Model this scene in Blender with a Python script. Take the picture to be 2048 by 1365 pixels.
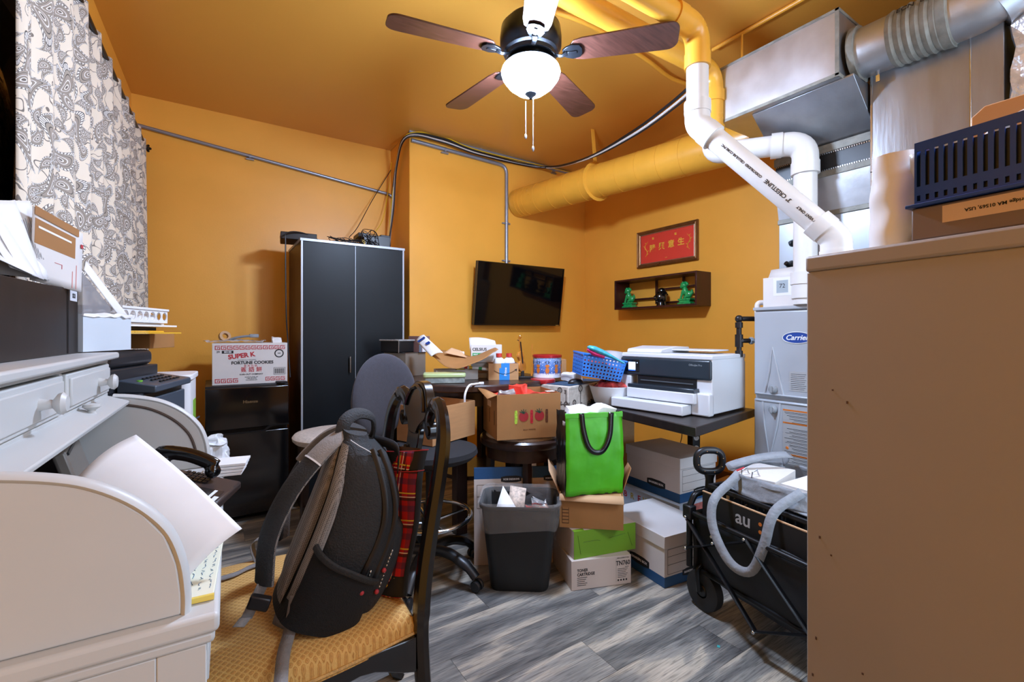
import bpy, math, random
from mathutils import Vector as V, Matrix as Mx, noise as NZ
random.seed(7)
for o in list(bpy.data.objects): bpy.data.objects.remove(o)
SC = bpy.context.scene; C = SC.collection
PI = math.pi; R = math.radians
# ---------------------------------------------------------------- camera, world, lights, exposure
F, CX, HY, ZC, TH = 920.0, 1024.0, 667.0, 1.2, R(33.3)
S_, C_ = math.sin(TH), math.cos(TH)
cd = bpy.data.cameras.new('camera'); cam = bpy.data.objects.new('camera', cd); C.objects.link(cam)
cd.sensor_width = 36; cd.lens = F/2048*36; cd.shift_y = -(682.5-HY)/2048; cd.clip_start = .02
cam.location = (0, 0, ZC); cam.rotation_euler = (PI/2, 0, -TH); SC.camera = cam
SC.view_settings.view_transform = 'Standard'; SC.view_settings.look = 'None'
SC.view_settings.gamma = 1; SC.view_settings.use_curve_mapping = False
SC.view_settings.exposure = 0.12
w = bpy.data.worlds.new('world'); SC.world = w; w.use_nodes = True
w.node_tree.nodes['Background'].inputs[0].default_value = (.8, .85, 1, 1)
w.node_tree.nodes['Background'].inputs[1].default_value = .02
def area(name, loc, rot, sx, sy, power, col):
    l = bpy.data.lights.new(name, 'AREA'); l.shape = 'RECTANGLE'; l.size = sx; l.size_y = sy; l.energy = power; l.color = col
    o = bpy.data.objects.new(name, l); o.location = loc; o.rotation_euler = rot; C.objects.link(o); return o
area('rear_fill_overhead', (1.9, -1.0, 2.75), (R(8), 0, 0), 1.4, .6, 60, (.55, .75, 1))  # unseen fill light added overhead behind the camera
area('rear_fill_upright', (1.85, -1.42, 1.2), (R(90), 0, 0), 1.2, 2.0, 50, (.55, .75, 1))  # second added fill, upright behind the camera, for faces turned this way
BOWL_STRENGTH = 320.0
# ---------------------------------------------------------------- pixel -> room helpers (frame 2048 x 1365)
def ray(px): a = (px-CX)/F; return S_+a*C_, C_-a*S_
def pt(px, py, t): dx, dy = ray(px); return V((dx*t, dy*t, ZC+(HY-py)/F*t))
def pz(px, py, z): return pt(px, py, (z-ZC)*F/(HY-py))
def pX(px, py, X): return pt(px, py, X/ray(px)[0])
def pY(px, py, Y): return pt(px, py, Y/ray(px)[1])
def depth(p): return p[0]*S_+p[1]*C_
def zat(py, t): return ZC+(HY-py)/F*t
def reach(c, ang, px):
    dx, dy = ray(px); n = (dy, -dx); u = (math.cos(ang), math.sin(ang))
    return -(n[0]*c[0]+n[1]*c[1])/(n[0]*u[0]+n[1]*u[1])
# ---------------------------------------------------------------- mesh builder
class G:
    def __init__(s): s.v = []; s.f = []; s.m = Mx.Identity(4)
    def add(s, vs, fs):
        b = len(s.v); s.v += [s.m @ V(p) for p in vs]; s.f += [tuple(b+i for i in q) for q in fs]; return s
    def box(s, x0, x1, y0, y1, z0, z1):
        return s.add([(x0,y0,z0),(x1,y0,z0),(x1,y1,z0),(x0,y1,z0),(x0,y0,z1),(x1,y0,z1),(x1,y1,z1),(x0,y1,z1)],
                     [(0,3,2,1),(4,5,6,7),(0,1,5,4),(1,2,6,5),(2,3,7,6),(3,0,4,7)])
    def tube(s, pts, r, n=10, cap=True, flat=None):
        pts = [V(p) for p in pts]; k = len(pts); rs = r if isinstance(r, (list, tuple)) else [r]*k
        vs = []; fs = []; t0 = (pts[1]-pts[0]).normalized()
        up = V((0,0,1)) if abs(t0.z) < .9 else V((1,0,0)); nx = t0.cross(up).normalized()
        for i, p in enumerate(pts):
            t = ((pts[i+1] if i < k-1 else p)-(pts[i-1] if i else p))
            t = t.normalized() if t.length > 1e-9 else t0
            nx = (nx-t*nx.dot(t)).normalized(); ny = t.cross(nx)
            for j in range(n):
                a = 2*PI*j/n; fx, fy = (flat or (1, 1))
                vs.append(p+(nx*math.cos(a)*fx+ny*math.sin(a)*fy)*rs[i])
        for i in range(k-1):
            for j in range(n):
                a, b = i*n+j, i*n+(j+1) % n; fs.append((a, b, b+n, a+n))
        if cap: fs += [tuple(range(n-1, -1, -1)), tuple(range((k-1)*n, k*n))]
        return s.add(vs, fs)
    def lathe(s, prof, n=24, c=(0,0,0), ax='z', arc=2*PI):
        vs = []; fs = []; k = len(prof); full = abs(arc-2*PI) < 1e-6; m = n if full else n+1
        for i in range(m):
            a = arc*i/n; ca, sa = math.cos(a), math.sin(a)
            for r, z in prof:
                p = (r*ca, r*sa, z) if ax == 'z' else ((r*ca, z, r*sa) if ax == 'y' else (z, r*ca, r*sa))
                vs.append((p[0]+c[0], p[1]+c[1], p[2]+c[2]))
        for i in range(n):
            i2 = (i+1) % m
            for j in range(k-1):
                q = (i*k+j, i2*k+j, i2*k+j+1, i*k+j+1)
                fs.append(q if ax != 'y' else q[::-1])
        return s.add(vs, fs)
    def cyl(s, c, r, h, n=20, ax='z', r2=None): return s.lathe([(0,0),(r,0),(r2 if r2 is not None else r,h),(0,h)], n, c, ax)
    def prism(s, poly, a, b, pl='xy'):
        n = len(poly); f = {'xy': lambda p, w: (p[0],p[1],w), 'xz': lambda p, w: (p[0],w,p[1]), 'yz': lambda p, w: (w,p[0],p[1])}[pl]
        vs = [f(p,a) for p in poly]+[f(p,b) for p in poly]
        fs = [tuple(range(n-1,-1,-1)), tuple(range(n,2*n))]+[(i,(i+1)%n,(i+1)%n+n,i+n) for i in range(n)]
        return s.add(vs, fs)
    def grid(s, fn, nu, nv, wrap=False):
        vs = [fn(i/(nu if wrap else nu), j/nv) for i in range(nu if wrap else nu+1) for j in range(nv+1)]; k = nv+1; m = nu if wrap else nu+1
        return s.add(vs, [(i*k+j, ((i+1)%m)*k+j, ((i+1)%m)*k+j+1, i*k+j+1) for i in range(nu) for j in range(nv)])
    def ball(s, c, r, n=12, sq=(1,1,1)):
        pr = [(math.sin(PI*i/n), -math.cos(PI*i/n)) for i in range(n+1)]
        m0 = s.m; s.m = m0 @ Mx.Translation(c) @ Mx.Diagonal((r*sq[0], r*sq[1], r*sq[2], 1)); s.lathe(pr, n*2); s.m = m0; return s
    def at(s, m): s.m = m; return s
def T(x=0, y=0, z=0, rz=0, rx=0, ry=0): return Mx.Translation((x,y,z)) @ Mx.Rotation(rz,4,'Z') @ Mx.Rotation(ry,4,'Y') @ Mx.Rotation(rx,4,'X')
def mesh(g, name, m, smooth=True, ang=40):
    me = bpy.data.meshes.new(name); me.from_pydata([tuple(p) for p in g.v], [], g.f); me.validate(); me.update()
    if m is not None: me.materials.append(m)
    if smooth:
        me.polygons.foreach_set('use_smooth', [True]*len(me.polygons)); me.set_sharp_from_angle(angle=R(ang))
    return me
def fixn(me):
    import bmesh
    b = bmesh.new(); b.from_mesh(me); bmesh.ops.recalc_face_normals(b, faces=b.faces); b.to_mesh(me); b.free()
def obj(name, g, m, parent=None, loc=None, rz=None, bev=0, seg=2, solid=0, sub=0, smooth=True, ang=40, off=0, **tags):
    me = g if isinstance(g, bpy.types.Mesh) else mesh(g, name, m, smooth, ang)
    if not isinstance(g, bpy.types.Mesh): fixn(me)
    o = bpy.data.objects.new(name, me); C.objects.link(o)
    if parent: o.parent = parent
    if loc is not None: o.location = loc
    if rz is not None: o.rotation_euler = (0, 0, rz)
    if solid: md = o.modifiers.new('s', 'SOLIDIFY'); md.thickness = solid; md.offset = off
    if bev: md = o.modifiers.new('b', 'BEVEL'); md.width = bev; md.segments = seg; md.limit_method = 'ANGLE'; md.angle_limit = R(35)
    if sub: md = o.modifiers.new('u', 'SUBSURF'); md.levels = sub; md.render_levels = sub
    for k, v in tags.items(): o[k] = v
    return o
def thing(name, label, cat, loc=(0,0,0), rz=0, group=None, rx=0, ry=0):
    o = bpy.data.objects.new(name, None); C.objects.link(o); o.location = loc; o.rotation_euler = (rx, ry, rz)
    o.empty_display_size = .05; o['label'] = label; o['category'] = cat
    if group: o['group'] = group
    return o
def islands(name, g, m, parent, **k):
    """one part per connected piece"""
    n = len(g.v); par = list(range(n))
    def fd(i):
        while par[i] != i: par[i] = par[par[i]]; i = par[i]
        return i
    for f in g.f:
        for j in f[1:]: par[fd(j)] = fd(f[0])
    grp = {}
    for f in g.f: grp.setdefault(fd(f[0]), []).append(f)
    for fs in grp.values():
        ids = sorted({i for f in fs for i in f}); mp = {i: j for j, i in enumerate(ids)}; q = G(); q.v = [g.v[i] for i in ids]; q.f = [tuple(mp[i] for i in f) for f in fs]
        obj(name, q, m, parent, **k)
def struct(name, g, m, **k): return obj(name, g, m, kind='structure', **k)
def copy_tree(o, parent=None):
    c = o.copy(); C.objects.link(c)
    if parent: c.parent = parent
    for ch in list(o.children): copy_tree(ch, c)
    return c
def rbox(w, d, h, r=.02, n=4, x=0, y=0, z=0):
    """rounded-corner footprint extruded; centred at x,y, base z"""
    p = []
    for cx, cy, a0 in ((w/2-r, d/2-r, 0), (-w/2+r, d/2-r, PI/2), (-w/2+r, -d/2+r, PI), (w/2-r, -d/2+r, 1.5*PI)):
        for i in range(n+1): a = a0+PI/2*i/n; p.append((x+cx+r*math.cos(a), y+cy+r*math.sin(a)))
    return G().prism(p, z, z+h)
def bez(pts, n=8):
    """catmull-rom through the points"""
    P = [V(p) for p in pts]; P = [P[0]*2-P[1]]+P+[P[-1]*2-P[-2]]; out = []
    for i in range(1, len(P)-2):
        for k in range(n):
            t = k/n; a, b, c, d = P[i-1:i+3]
            out.append(.5*((2*b)+(c-a)*t+(2*a-5*b+4*c-d)*t*t+(3*b-a-3*c+d)*t**3))
    return out+[P[-2]]
def bend(pts, rad, n=6):
    """polyline with rounded corners"""
    P = [V(p) for p in pts]; out = [P[0]]
    for i in range(1, len(P)-1):
        a = (P[i-1]-P[i]).normalized(); b = (P[i+1]-P[i]).normalized()
        h = a.angle(b)/2; d = rad/math.tan(h); s0 = P[i]+a*d; s1 = P[i]+b*d
        for k in range(n+1):
            t = k/n; out.append(s0*(1-t)**2+P[i]*2*t*(1-t)+s1*t*t)
    return out+[P[-1]]
# ---------------------------------------------------------------- materials
def lin(h):
    if isinstance(h, str): h = [int(h[i:i+2], 16)/255 for i in (0, 2, 4)]
    return tuple([(c/12.92 if c <= .04045 else ((c+.055)/1.055)**2.4) for c in h])+(1,)
MC = {}
def pm(name, col, rough=.5, metal=0, var=.08, vs=6, bump=0, bs=60, emit=0, alpha=1, trans=0, coat=0, sheen=0, stretch=None, spec=None, scr=0):
    if name in MC: return MC[name]
    m = bpy.data.materials.new(name); m.use_nodes = True; nt = m.node_tree; N = nt.nodes; L = nt.links; b = N['Principled BSDF']
    c = lin(col); b.inputs['Base Color'].default_value = c; b.inputs['Roughness'].default_value = rough; b.inputs['Metallic'].default_value = metal
    if spec is not None: b.inputs['Specular IOR Level'].default_value = spec
    if coat: b.inputs['Coat Weight'].default_value = coat; b.inputs['Coat Roughness'].default_value = .08
    if sheen: b.inputs['Sheen Weight'].default_value = sheen
    if emit: b.inputs['Emission Color'].default_value = c; b.inputs['Emission Strength'].default_value = emit
    if alpha < 1: b.inputs['Alpha'].default_value = alpha
    if trans: b.inputs['Transmission Weight'].default_value = trans; b.inputs['IOR'].default_value = 1.2
    tc = N.new('ShaderNodeTexCoord'); mp = N.new('ShaderNodeMapping'); L.new(tc.outputs['Object'], mp.inputs[0])
    if stretch: mp.inputs['Scale'].default_value = stretch
    if var:
        n = N.new('ShaderNodeTexNoise'); n.inputs['Scale'].default_value = vs; n.inputs['Detail'].default_value = 5; L.new(mp.outputs[0], n.inputs[0])
        r = N.new('ShaderNodeValToRGB'); e = r.color_ramp.elements; e[0].position = .3; e[1].position = .7
        e[0].color = tuple(x*(1-var) for x in c[:3])+(1,); e[1].color = tuple(min(1, x*(1+var)) for x in c[:3])+(1,)
        L.new(n.outputs[0], r.inputs[0]); L.new(r.outputs[0], b.inputs['Base Color'])
        mr = N.new('ShaderNodeMapRange'); mr.inputs['To Min'].default_value = max(0, rough-.07); mr.inputs['To Max'].default_value = min(1, rough+.07)
        L.new(n.outputs[0], mr.inputs[0]); L.new(mr.outputs[0], b.inputs['Roughness'])
    if bump:
        n2 = N.new('ShaderNodeTexNoise'); n2.inputs['Scale'].default_value = bs; n2.inputs['Detail'].default_value = 3; L.new(mp.outputs[0], n2.inputs[0])
        bp = N.new('ShaderNodeBump'); bp.inputs['Strength'].default_value = bump; bp.inputs['Distance'].default_value = .01
        L.new(n2.outputs[0], bp.inputs['Height']); L.new(bp.outputs[0], b.inputs['Normal'])
    MC[name] = m; return m
def nodes(name):
    m = bpy.data.materials.new(name); m.use_nodes = True; MC[name] = m; return m, m.node_tree.nodes, m.node_tree.links, m.node_tree.nodes['Principled BSDF']
def mth(N, L, op, a, b=None, c=None):
    n = N.new('ShaderNodeMath'); n.operation = op
    for i, x in enumerate((a, b, c)):
        if x is None: continue
        if isinstance(x, (int, float)): n.inputs[i].default_value = x
        else: L.new(x, n.inputs[i])
    return n.outputs[0]
def ramp(N, L, fac, stops, interp='LINEAR'):
    r = N.new('ShaderNodeValToRGB'); r.color_ramp.interpolation = interp; e = r.color_ramp.elements
    while len(e) < len(stops): e.new(.5)
    for i, (p, c) in enumerate(stops): e[i].position = p; e[i].color = lin(c)
    L.new(fac, r.inputs[0]); return r.outputs[0]
def mix(N, L, fac, a, b):
    n = N.new('ShaderNodeMix'); n.data_type = 'RGBA'
    for s, x in ((n.inputs[0], fac), (n.inputs[6], a), (n.inputs[7], b)):
        if isinstance(x, (int, float)): s.default_value = x
        elif isinstance(x, str): s.default_value = lin(x)
        else: L.new(x, s)
    return n.outputs[2]
WALL = pm('wall_paint', 'F3AE42', .42, var=.04, vs=3, bump=.04, bs=90)
CEIL = pm('ceiling_paint', 'E0A346', .32, var=.02, vs=2, bump=.008, bs=30)
PAINT = pm('painted_metal', 'E8A83A', .3, var=.05, vs=8)
PVC = pm('white_pvc', 'DCD8D4', .35, var=.03)
GALV = pm('galvanized_steel', 'C4C6CA', .4, metal=.95, var=.1, vs=9, bump=.05, bs=30)
GALVD = pm('dull_galvanized', 'A4A7AC', .34, metal=.9, var=.08, vs=5, bump=.05, bs=25, stretch=(3,3,.6))
BLK = pm('black_plastic', '16171A', .4, var=.1)
GLOSSB = pm('gloss_black', '0B0B0D', .13, var=.0, coat=.3)
BLKM = pm('black_metal', '141416', .35, metal=.3, var=.1)
WHITE = pm('white_plastic', 'E4E4E6', .4, var=.02)
GRAYM = pm('conduit_grey', '9AA0AC', .35, metal=.6, var=.05)
CHROME = pm('chrome', 'C8CACC', .15, metal=1, var=0)
PAPER = pm('white_paper', 'E9E7E6', .7, var=.03, vs=12)
INK = pm('black_ink', '1A1A1C', .6, var=0)
REDINK = pm('red_ink', 'B8323A', .6, var=0)
BLUEINK = pm('blue_ink', '123C8C', .5, var=0)
CARD = pm('cardboard', 'B98A5C', .75, var=.06, vs=10, stretch=(1,1,8), bump=.03, bs=40)
CARDD = pm('brown_cardboard', 'A0703F', .75, var=.06, vs=10, bump=.03, bs=40)
CARDL = pm('light_cardboard', 'C9A078', .75, var=.05, vs=8)
WBOX = pm('white_card', 'D9D4D0', .65, var=.03, vs=10)
WPAINT = pm('white_furniture_paint', 'C3C2BF', .42, var=.03, vs=4)
FABG = pm('grey_fabric', '3B3A42', .9, var=.12, vs=60, bump=.15, bs=300, sheen=.2)
BFAB = pm('black_fabric', '19191B', .85, var=.2, vs=80, bump=.25, bs=250, sheen=.2)
def text(s, size, m, parent, mw, name='lettering', ext=.0004, align='CENTER', sx=1, bold=0, shear=0, **tags):
    """raised print: mw = 4x4 whose x axis reads right, y axis up, z outwards"""
    cu = bpy.data.curves.new(name, 'FONT'); cu.body = s; cu.size = size; cu.align_x = align; cu.align_y = 'CENTER'; cu.extrude = ext; cu.resolution_u = 3
    cu.offset = bold; cu.shear = shear
    t = bpy.data.objects.new('tmp', cu); C.objects.link(t); dg = bpy.context.evaluated_depsgraph_get(); dg.update()
    me = bpy.data.meshes.new_from_object(t.evaluated_get(dg)); bpy.data.objects.remove(t); bpy.data.curves.remove(cu)
    me.transform(mw @ Mx.Diagonal((sx, 1, 1, 1))); me.materials.clear(); me.materials.append(m)
    return obj(name, me, m, parent, **tags)
def face(o, right, up):
    r = V(right).normalized(); u = V(up).normalized(); n = r.cross(u)
    return Mx(((r.x,u.x,n.x,o[0]),(r.y,u.y,n.y,o[1]),(r.z,u.z,n.z,o[2]),(0,0,0,1)))
FY = lambda x, y, z: face((x,y,z), (1,0,0), (0,0,1))         # on a face looking to -y (local)
FX = lambda x, y, z: face((x,y,z), (0,-1,0), (0,0,1))        # on a face looking to -x (local), reads towards -y
FT = lambda x, y, z, a=0: face((x,y,z), (math.cos(a),math.sin(a),0), (-math.sin(a),math.cos(a),0))
# ================================================================ THE SETTING
YB, YT, XC, XR, H, YF = 4.0, 3.54, 1.34, 3.22, 2.82, -1.5     # back wall, tv wall, column side, right wall, height, front wall
LW = lambda y: -.443+(y-4)*.0288                               # left wall line
LANG = -math.atan(.0288)
m, N, L, b = nodes('plank_wood')
tc = N.new('ShaderNodeTexCoord'); oi = N.new('ShaderNodeObjectInfo'); mp = N.new('ShaderNodeMapping'); L.new(tc.outputs['Object'], mp.inputs[0])
cb = N.new('ShaderNodeCombineXYZ'); L.new(mth(N,L,'MULTIPLY',oi.outputs['Random'],37.0), cb.inputs[0]); L.new(mth(N,L,'MULTIPLY',oi.outputs['Random'],91.0), cb.inputs[1]); L.new(cb.outputs[0], mp.inputs['Location'])
mp2 = N.new('ShaderNodeMapping'); mp2.inputs['Scale'].default_value = (1.1, 6.5, 1); L.new(mp.outputs[0], mp2.inputs[0])
n1 = N.new('ShaderNodeTexNoise'); n1.inputs['Scale'].default_value = 1.6; n1.inputs['Detail'].default_value = 8; n1.inputs['Distortion'].default_value = .7; L.new(mp2.outputs[0], n1.inputs[0])
mp3 = N.new('ShaderNodeMapping'); mp3.inputs['Scale'].default_value = (7, 150, 1); L.new(mp.outputs[0], mp3.inputs[0])
n2 = N.new('ShaderNodeTexNoise'); n2.inputs['Scale'].default_value = 1.4; n2.inputs['Detail'].default_value = 5; n2.inputs['Distortion'].default_value = .6; L.new(mp3.outputs[0], n2.inputs[0])
mp4 = N.new('ShaderNodeMapping'); mp4.inputs['Scale'].default_value = (2.2, 5.5, 1); L.new(mp.outputs[0], mp4.inputs[0])
vo = N.new('ShaderNodeTexVoronoi'); vo.inputs['Scale'].default_value = 1.1; L.new(mp4.outputs[0], vo.inputs[0])
kn = mth(N,L,'SUBTRACT',1.0,mth(N,L,'MULTIPLY',vo.outputs['Distance'],8.0)); kn = mth(N,L,'MAXIMUM',kn,0.0)
c1 = ramp(N, L, n1.outputs[0], [(.32,'595857'),(.43,'75736F'),(.49,'8A8781'),(.54,'9C978E'),(.58,'BBB09F'),(.7,'C8BCAA')])
f2 = ramp(N, L, n2.outputs[0], [(.36,'66666A'),(.47,'D8D8D8'),(.62,'FFFFFF')])
mu = N.new('ShaderNodeMix'); mu.data_type='RGBA'; mu.blend_type='MULTIPLY'; mu.inputs[0].default_value=.6; L.new(c1, mu.inputs[6]); L.new(f2, mu.inputs[7])
c3 = mix(N, L, mth(N,L,'MULTIPLY',kn,.8), mu.outputs[2], '55504C')
hv = N.new('ShaderNodeHueSaturation'); L.new(c3, hv.inputs['Color']); L.new(mth(N,L,'ADD',mth(N,L,'MULTIPLY',oi.outputs['Random'],.3),.88), hv.inputs['Value'])
L.new(hv.outputs[0], b.inputs['Base Color']); b.inputs['Roughness'].default_value = .42
bp = N.new('ShaderNodeBump'); bp.inputs['Strength'].default_value = .25; bp.inputs['Distance'].default_value = .002; L.new(n2.outputs[0], bp.inputs['Height']); L.new(bp.outputs[0], b.inputs['Normal'])
PLANK = m
SUB = pm('dark_subfloor', '2A2622', .8)
X0 = -.75
fl = struct('floor', G().box(X0, XR+.1, YF-.1, YB+.1, -.06, -.006), SUB)
pw = .19; yy = YF; k = 0
while yy < YB:
    x = X0-((k*.47) % 1.22); y1 = min(yy+pw, YB)
    while x < XR:
        a0, a1 = max(x, X0+.01), min(x+1.22, XR)
        if a1-a0 > .03: obj('plank', G().box(a0-a0+.0006, a1-a0-.0006, .0006, y1-yy-.0006, -.006, 0), PLANK, fl, loc=(a0, yy, 0))
        x += 1.22
    yy += pw; k += 1
struct('ceiling', G().box(X0, XR+.1, YF-.1, YB+.1, H, H+.08), CEIL)
struct('wall_back', G().box(-.6, XC, YB, YB+.1, 0, H), WALL)
struct('wall_column', G().box(XC, XR+.1, YT, YB+.1, 0, H), WALL, bev=.006)
struct('wall_right', G().box(XR, XR+.1, YF-.1, YT, 0, H), WALL)
# wall_left with a window opening behind the curtain
a, bb = 1.35, 3.5
g = G(); P = lambda y0, y1, z0, z1: g.add([(LW(y0),y0,z0),(LW(y1),y1,z0),(LW(y1),y1,z1),(LW(y0),y0,z1),(LW(y0)-.1,y0,z0),(LW(y1)-.1,y1,z0),(LW(y1)-.1,y1,z1),(LW(y0)-.1,y0,z1)],
    [(0,1,2,3),(7,6,5,4),(0,4,5,1),(3,2,6,7),(0,3,7,4),(1,5,6,2)])
P(YF-.1, a, 0, H); P(bb, YB+.1, 0, H); P(a, bb, 0, 1.0); P(a, bb, 2.3, H)
struct('wall_left', g, WALL)
g = G(); P(a, bb, .98, 1.03); P(a, bb, 2.26, 2.31); P(a, a+.05, 1.03, 2.26); P(bb-.05, bb, 1.03, 2.26); P(2.4, 2.45, 1.03, 2.26)
win1 = struct('window_1', g, WPAINT)
struct('wall_front', G().box(-.7, 1.2, YF-.1, YF, 0, H).box(2.5, XR, YF-.1, YF, 0, H).box(1.2, 2.5, YF-.1, YF, 2.3, H), WALL)
struct('baseboard_back', G().box(-.44, XC, YB-.014, YB, 0, .11), PAINT, bev=.003)
struct('baseboard_column', G().box(XC+.0, XR, YT-.014, YT, 0, .11), PAINT, bev=.003)
struct('baseboard_right', G().box(XR-.014, XR, YF, YT-.015, 0, .11), PAINT, bev=.003)

# ================================================================ CEILING FAN
FW = pm('walnut_blade', '4A2B22', .38, var=.35, vs=5, stretch=(2,18,1), coat=.15)
OILM = pm('oil_rubbed_metal', '1E2126', .3, metal=.7, var=.05)
FX0, FY0, ZBL = 1.29*.92, 1.80*.92, 1.2+1.315*.92
fan = thing('ceiling_fan', 'five blade walnut and black ceiling fan with glowing white bowl light', 'ceiling fan', (FX0, FY0, ZBL)); fan.scale = (.92,.92,.92)
obj('canopy', G().lathe([(0,.445),(.075,.445),(.072,.40),(.05,.36),(.022,.34),(.022,.22),(.045,.21),(.05,.18)], 28), OILM, fan)
obj('motor_housing', G().lathe([(0,.2),(.06,.2),(.11,.185),(.142,.15),(.148,.10),(.147,.06),(.135,.045),(.132,.03),(.12,.022),(.118,.005),(.10,.0),(.0,.0)], 40), OILM, fan)
obj('bowl_light_shield', G().lathe([(0,-.022),(.118,-.024),(.130,-.036),(.126,-.040),(0,-.030)], 40), OILM, fan)  # pan added to keep the bowl's light off blades and ceiling
obj('switch_cup', G().lathe([(.0,.0),(.075,.0),(.078,-.02),(.10,-.032),(0,-.032)], 32), CHROME, fan)
m = pm('lit_glass_bowl', 'C6DCFF', .3, var=0, emit=BOWL_STRENGTH)
obj('light_bowl', G().lathe([(0,-.165),(.03,-.163),(.07,-.152),(.11,-.12),(.135,-.085),(.142,-.062),(.136,-.045),(.115,-.034)], 40), m, fan)
fi = obj('finial', G().lathe([(0,-.19),(.008,-.188),(.012,-.178),(.026,-.168),(.03,-.158),(.0,-.155)], 24), OILM, fan)
bl = []
for i in range(26):
    t = i/25; x = .19+t*.485; wd = (.052+.018*min(1, t*4))
    bl.append((x, wd))
rr = .045
out = [(.19,-.03),(.21,-.055),(.25,-.064)]+[(.6,-.076)]+[(.63+.045*math.cos(a), -.031+.045*math.sin(a)) for a in [R(d) for d in range(-90,1,15)]]
out += [(x, -y) for x, y in out[::-1]]
bg = G().prism(out, -.004, .004)
for kq, deg in enumerate((168.9, 96.9, 24.9, -47.1, -119.1)):
    M_ = T(0,0,.02, rz=R(deg)) @ Mx.Rotation(R(-11), 4, 'X')
    g = G().at(M_); g.add(bg.v, bg.f); bl = obj('blade', g, FW, fan, bev=.0015)
    h = G().at(M_)
    h.prism([(.155,-.018),(.17,-.03),(.20,-.042),(.235,-.036),(.247,-.014),(.247,.014),(.235,.036),(.20,.042),(.17,.03),(.155,.018)], -.013, -.0045)
    h.m = T(0,0,0, rz=R(deg)); h.tube([(.10,0,.012),(.125,0,.004),(.15,0,-.002),(.175,0,.008)], [.016,.012,.012,.017], 8, flat=(1,.45))
    h.m = M_; h.box(.178,.222,-.008,.008,-.0165,-.013)
    obj('blade_bracket', h, OILM, bl, bev=.003)
for dx, dy, ln in ((-.008,.03,.155), (.0,-.02,.23)):
    g = G(); z = -.19
    while z > -.19-ln: g.ball((dx,dy,z), .0022, 4); z -= .0052
    o = obj('pull_chain', g, GRAYM, fan)
    obj('chain_fob', G().ball((dx,dy,-.19-ln-.014), .014, 8, (.5,.35,1)), GRAYM, o)

# ================================================================ PIPES, CONDUITS, CABLES
def pipe(g, pts, r, rad=.1, n=20): return g.tube(bend(pts, rad, 8), r, n)
# duct on the wall
A = V((2.395, YT-.002, 2.405)); B = V((2.79, 1.53, 2.40))
t = thing('round_air_duct', 'large round air duct painted orange, crossing under ceiling to plenum', 'duct', A)
D = B-A; ln = D.length
obj('duct_tube', G().tube([(0,0,0), tuple(D*.25), tuple(D*.5), tuple(D)], .128, 40), PAINT, t)
q = G()
for f in (.03,.05,.075,.14,.22,.30,.38,.46,.54,.62,.7,.78): q.tube([tuple(D*f), tuple(D*(f+.004))], .1305, 40)
obj('seam_band', q, PAINT, t)
q = G(); f = .43; c = D*f
q.tube([tuple(c+V((.134*math.cos(a), 0, .134*math.sin(a)))) for a in [R(d) for d in range(0,361,15)]], .004, 4, flat=(1,5))
q.tube([tuple(c+V((-.02,0,.13))), tuple(c+V((-.05,0,H-A.z-.012)))], .004, 6, flat=(1,5))
obj('hanger_strap', q, PAINT, t)
# pvc A
vx = pt(1395,200,1.96); pa = [V((vx.x,vx.y,2.50)), V((vx.x,vx.y,2.09)), V((1.965,.775,1.555)), V((1.965,.775,1.36)), V((2.498,.775,1.36))]
t = thing('orange_vent_pipe', 'orange painted vent pipe, nearer and lower one above the fan', 'pipe', (vx.x,vx.y,2.33))
q = G().tube([tuple(V(p)-V((vx.x,vx.y,2.33))) for p in bend([(-.02,vx.y,2.50),(vx.x,vx.y,2.50),(vx.x,vx.y,2.331)], .1, 10)], .0445, 24)
obj('pipe_run', q, PAINT, t)
q = G()
for p0, p1 in (((-.17,0,.17),(-.11,0,.17)), ((0,0,.0),(0,0,.06))): q.tube([p0,p1], .053, 24)
q.tube(bend([(-.13,0,.17),(0,0,.17),(0,0,.05)], .085, 8), .0505, 24)
islands('elbow_fitting', q, PAINT, t)
t = thing('vent_pipe', 'white plastic vent pipe dropping diagonally across the metal ducts', 'pipe', (vx.x,vx.y,2.33))
o_ = V((vx.x,vx.y,2.33)); loc = [p-o_ for p in pa]; loc[0] = V((0,0,-.001)) 
d1 = (loc[2]-loc[1]).normalized(); UP = V((0,0,1))
obj('pipe_run', G().tube(bend(loc, .09, 8), .0445, 28), PVC, t)
q = G().tube(bend([loc[1]+UP*.07, loc[1], loc[1]+d1*.07], .06, 8), .0515, 28); q.tube([loc[1]+UP*.045, loc[1]+UP*.095], .054, 28); q.tube([loc[1]+d1*.045, loc[1]+d1*.095], .054, 28)
islands('elbow_fitting', q, PVC, t)
q = G().tube(bend([loc[2]-d1*.07, loc[2], loc[2]-UP*.07], .06, 8), .0515, 28); q.tube([loc[2]-d1*.045, loc[2]-d1*.095], .054, 28); q.tube([loc[2]-UP*.045, loc[2]-UP*.095], .054, 28)
islands('elbow_fitting', q, PVC, t)
mid = (loc[1]+loc[2])/2
nrm = (V((0,0,ZC))-(mid+o_)); nrm = (nrm-d1*nrm.dot(d1)).normalized(); upv = (-d1).cross(nrm)*-1
for s, f, sz in (('COEXTRUDED  CELLULAR CORE PVC', .36, .0125), ('3" CRESTLINE', .62, .021), ('DWV VENT ONLY', .83, .014)):
    c = loc[1]*(1-f)+loc[2]*f+nrm*.0447
    r_ = -d1; u_ = nrm.cross(r_)
    text(s, sz, INK, t, face(c, r_, u_), ext=.0003, bold=.0004)
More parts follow.
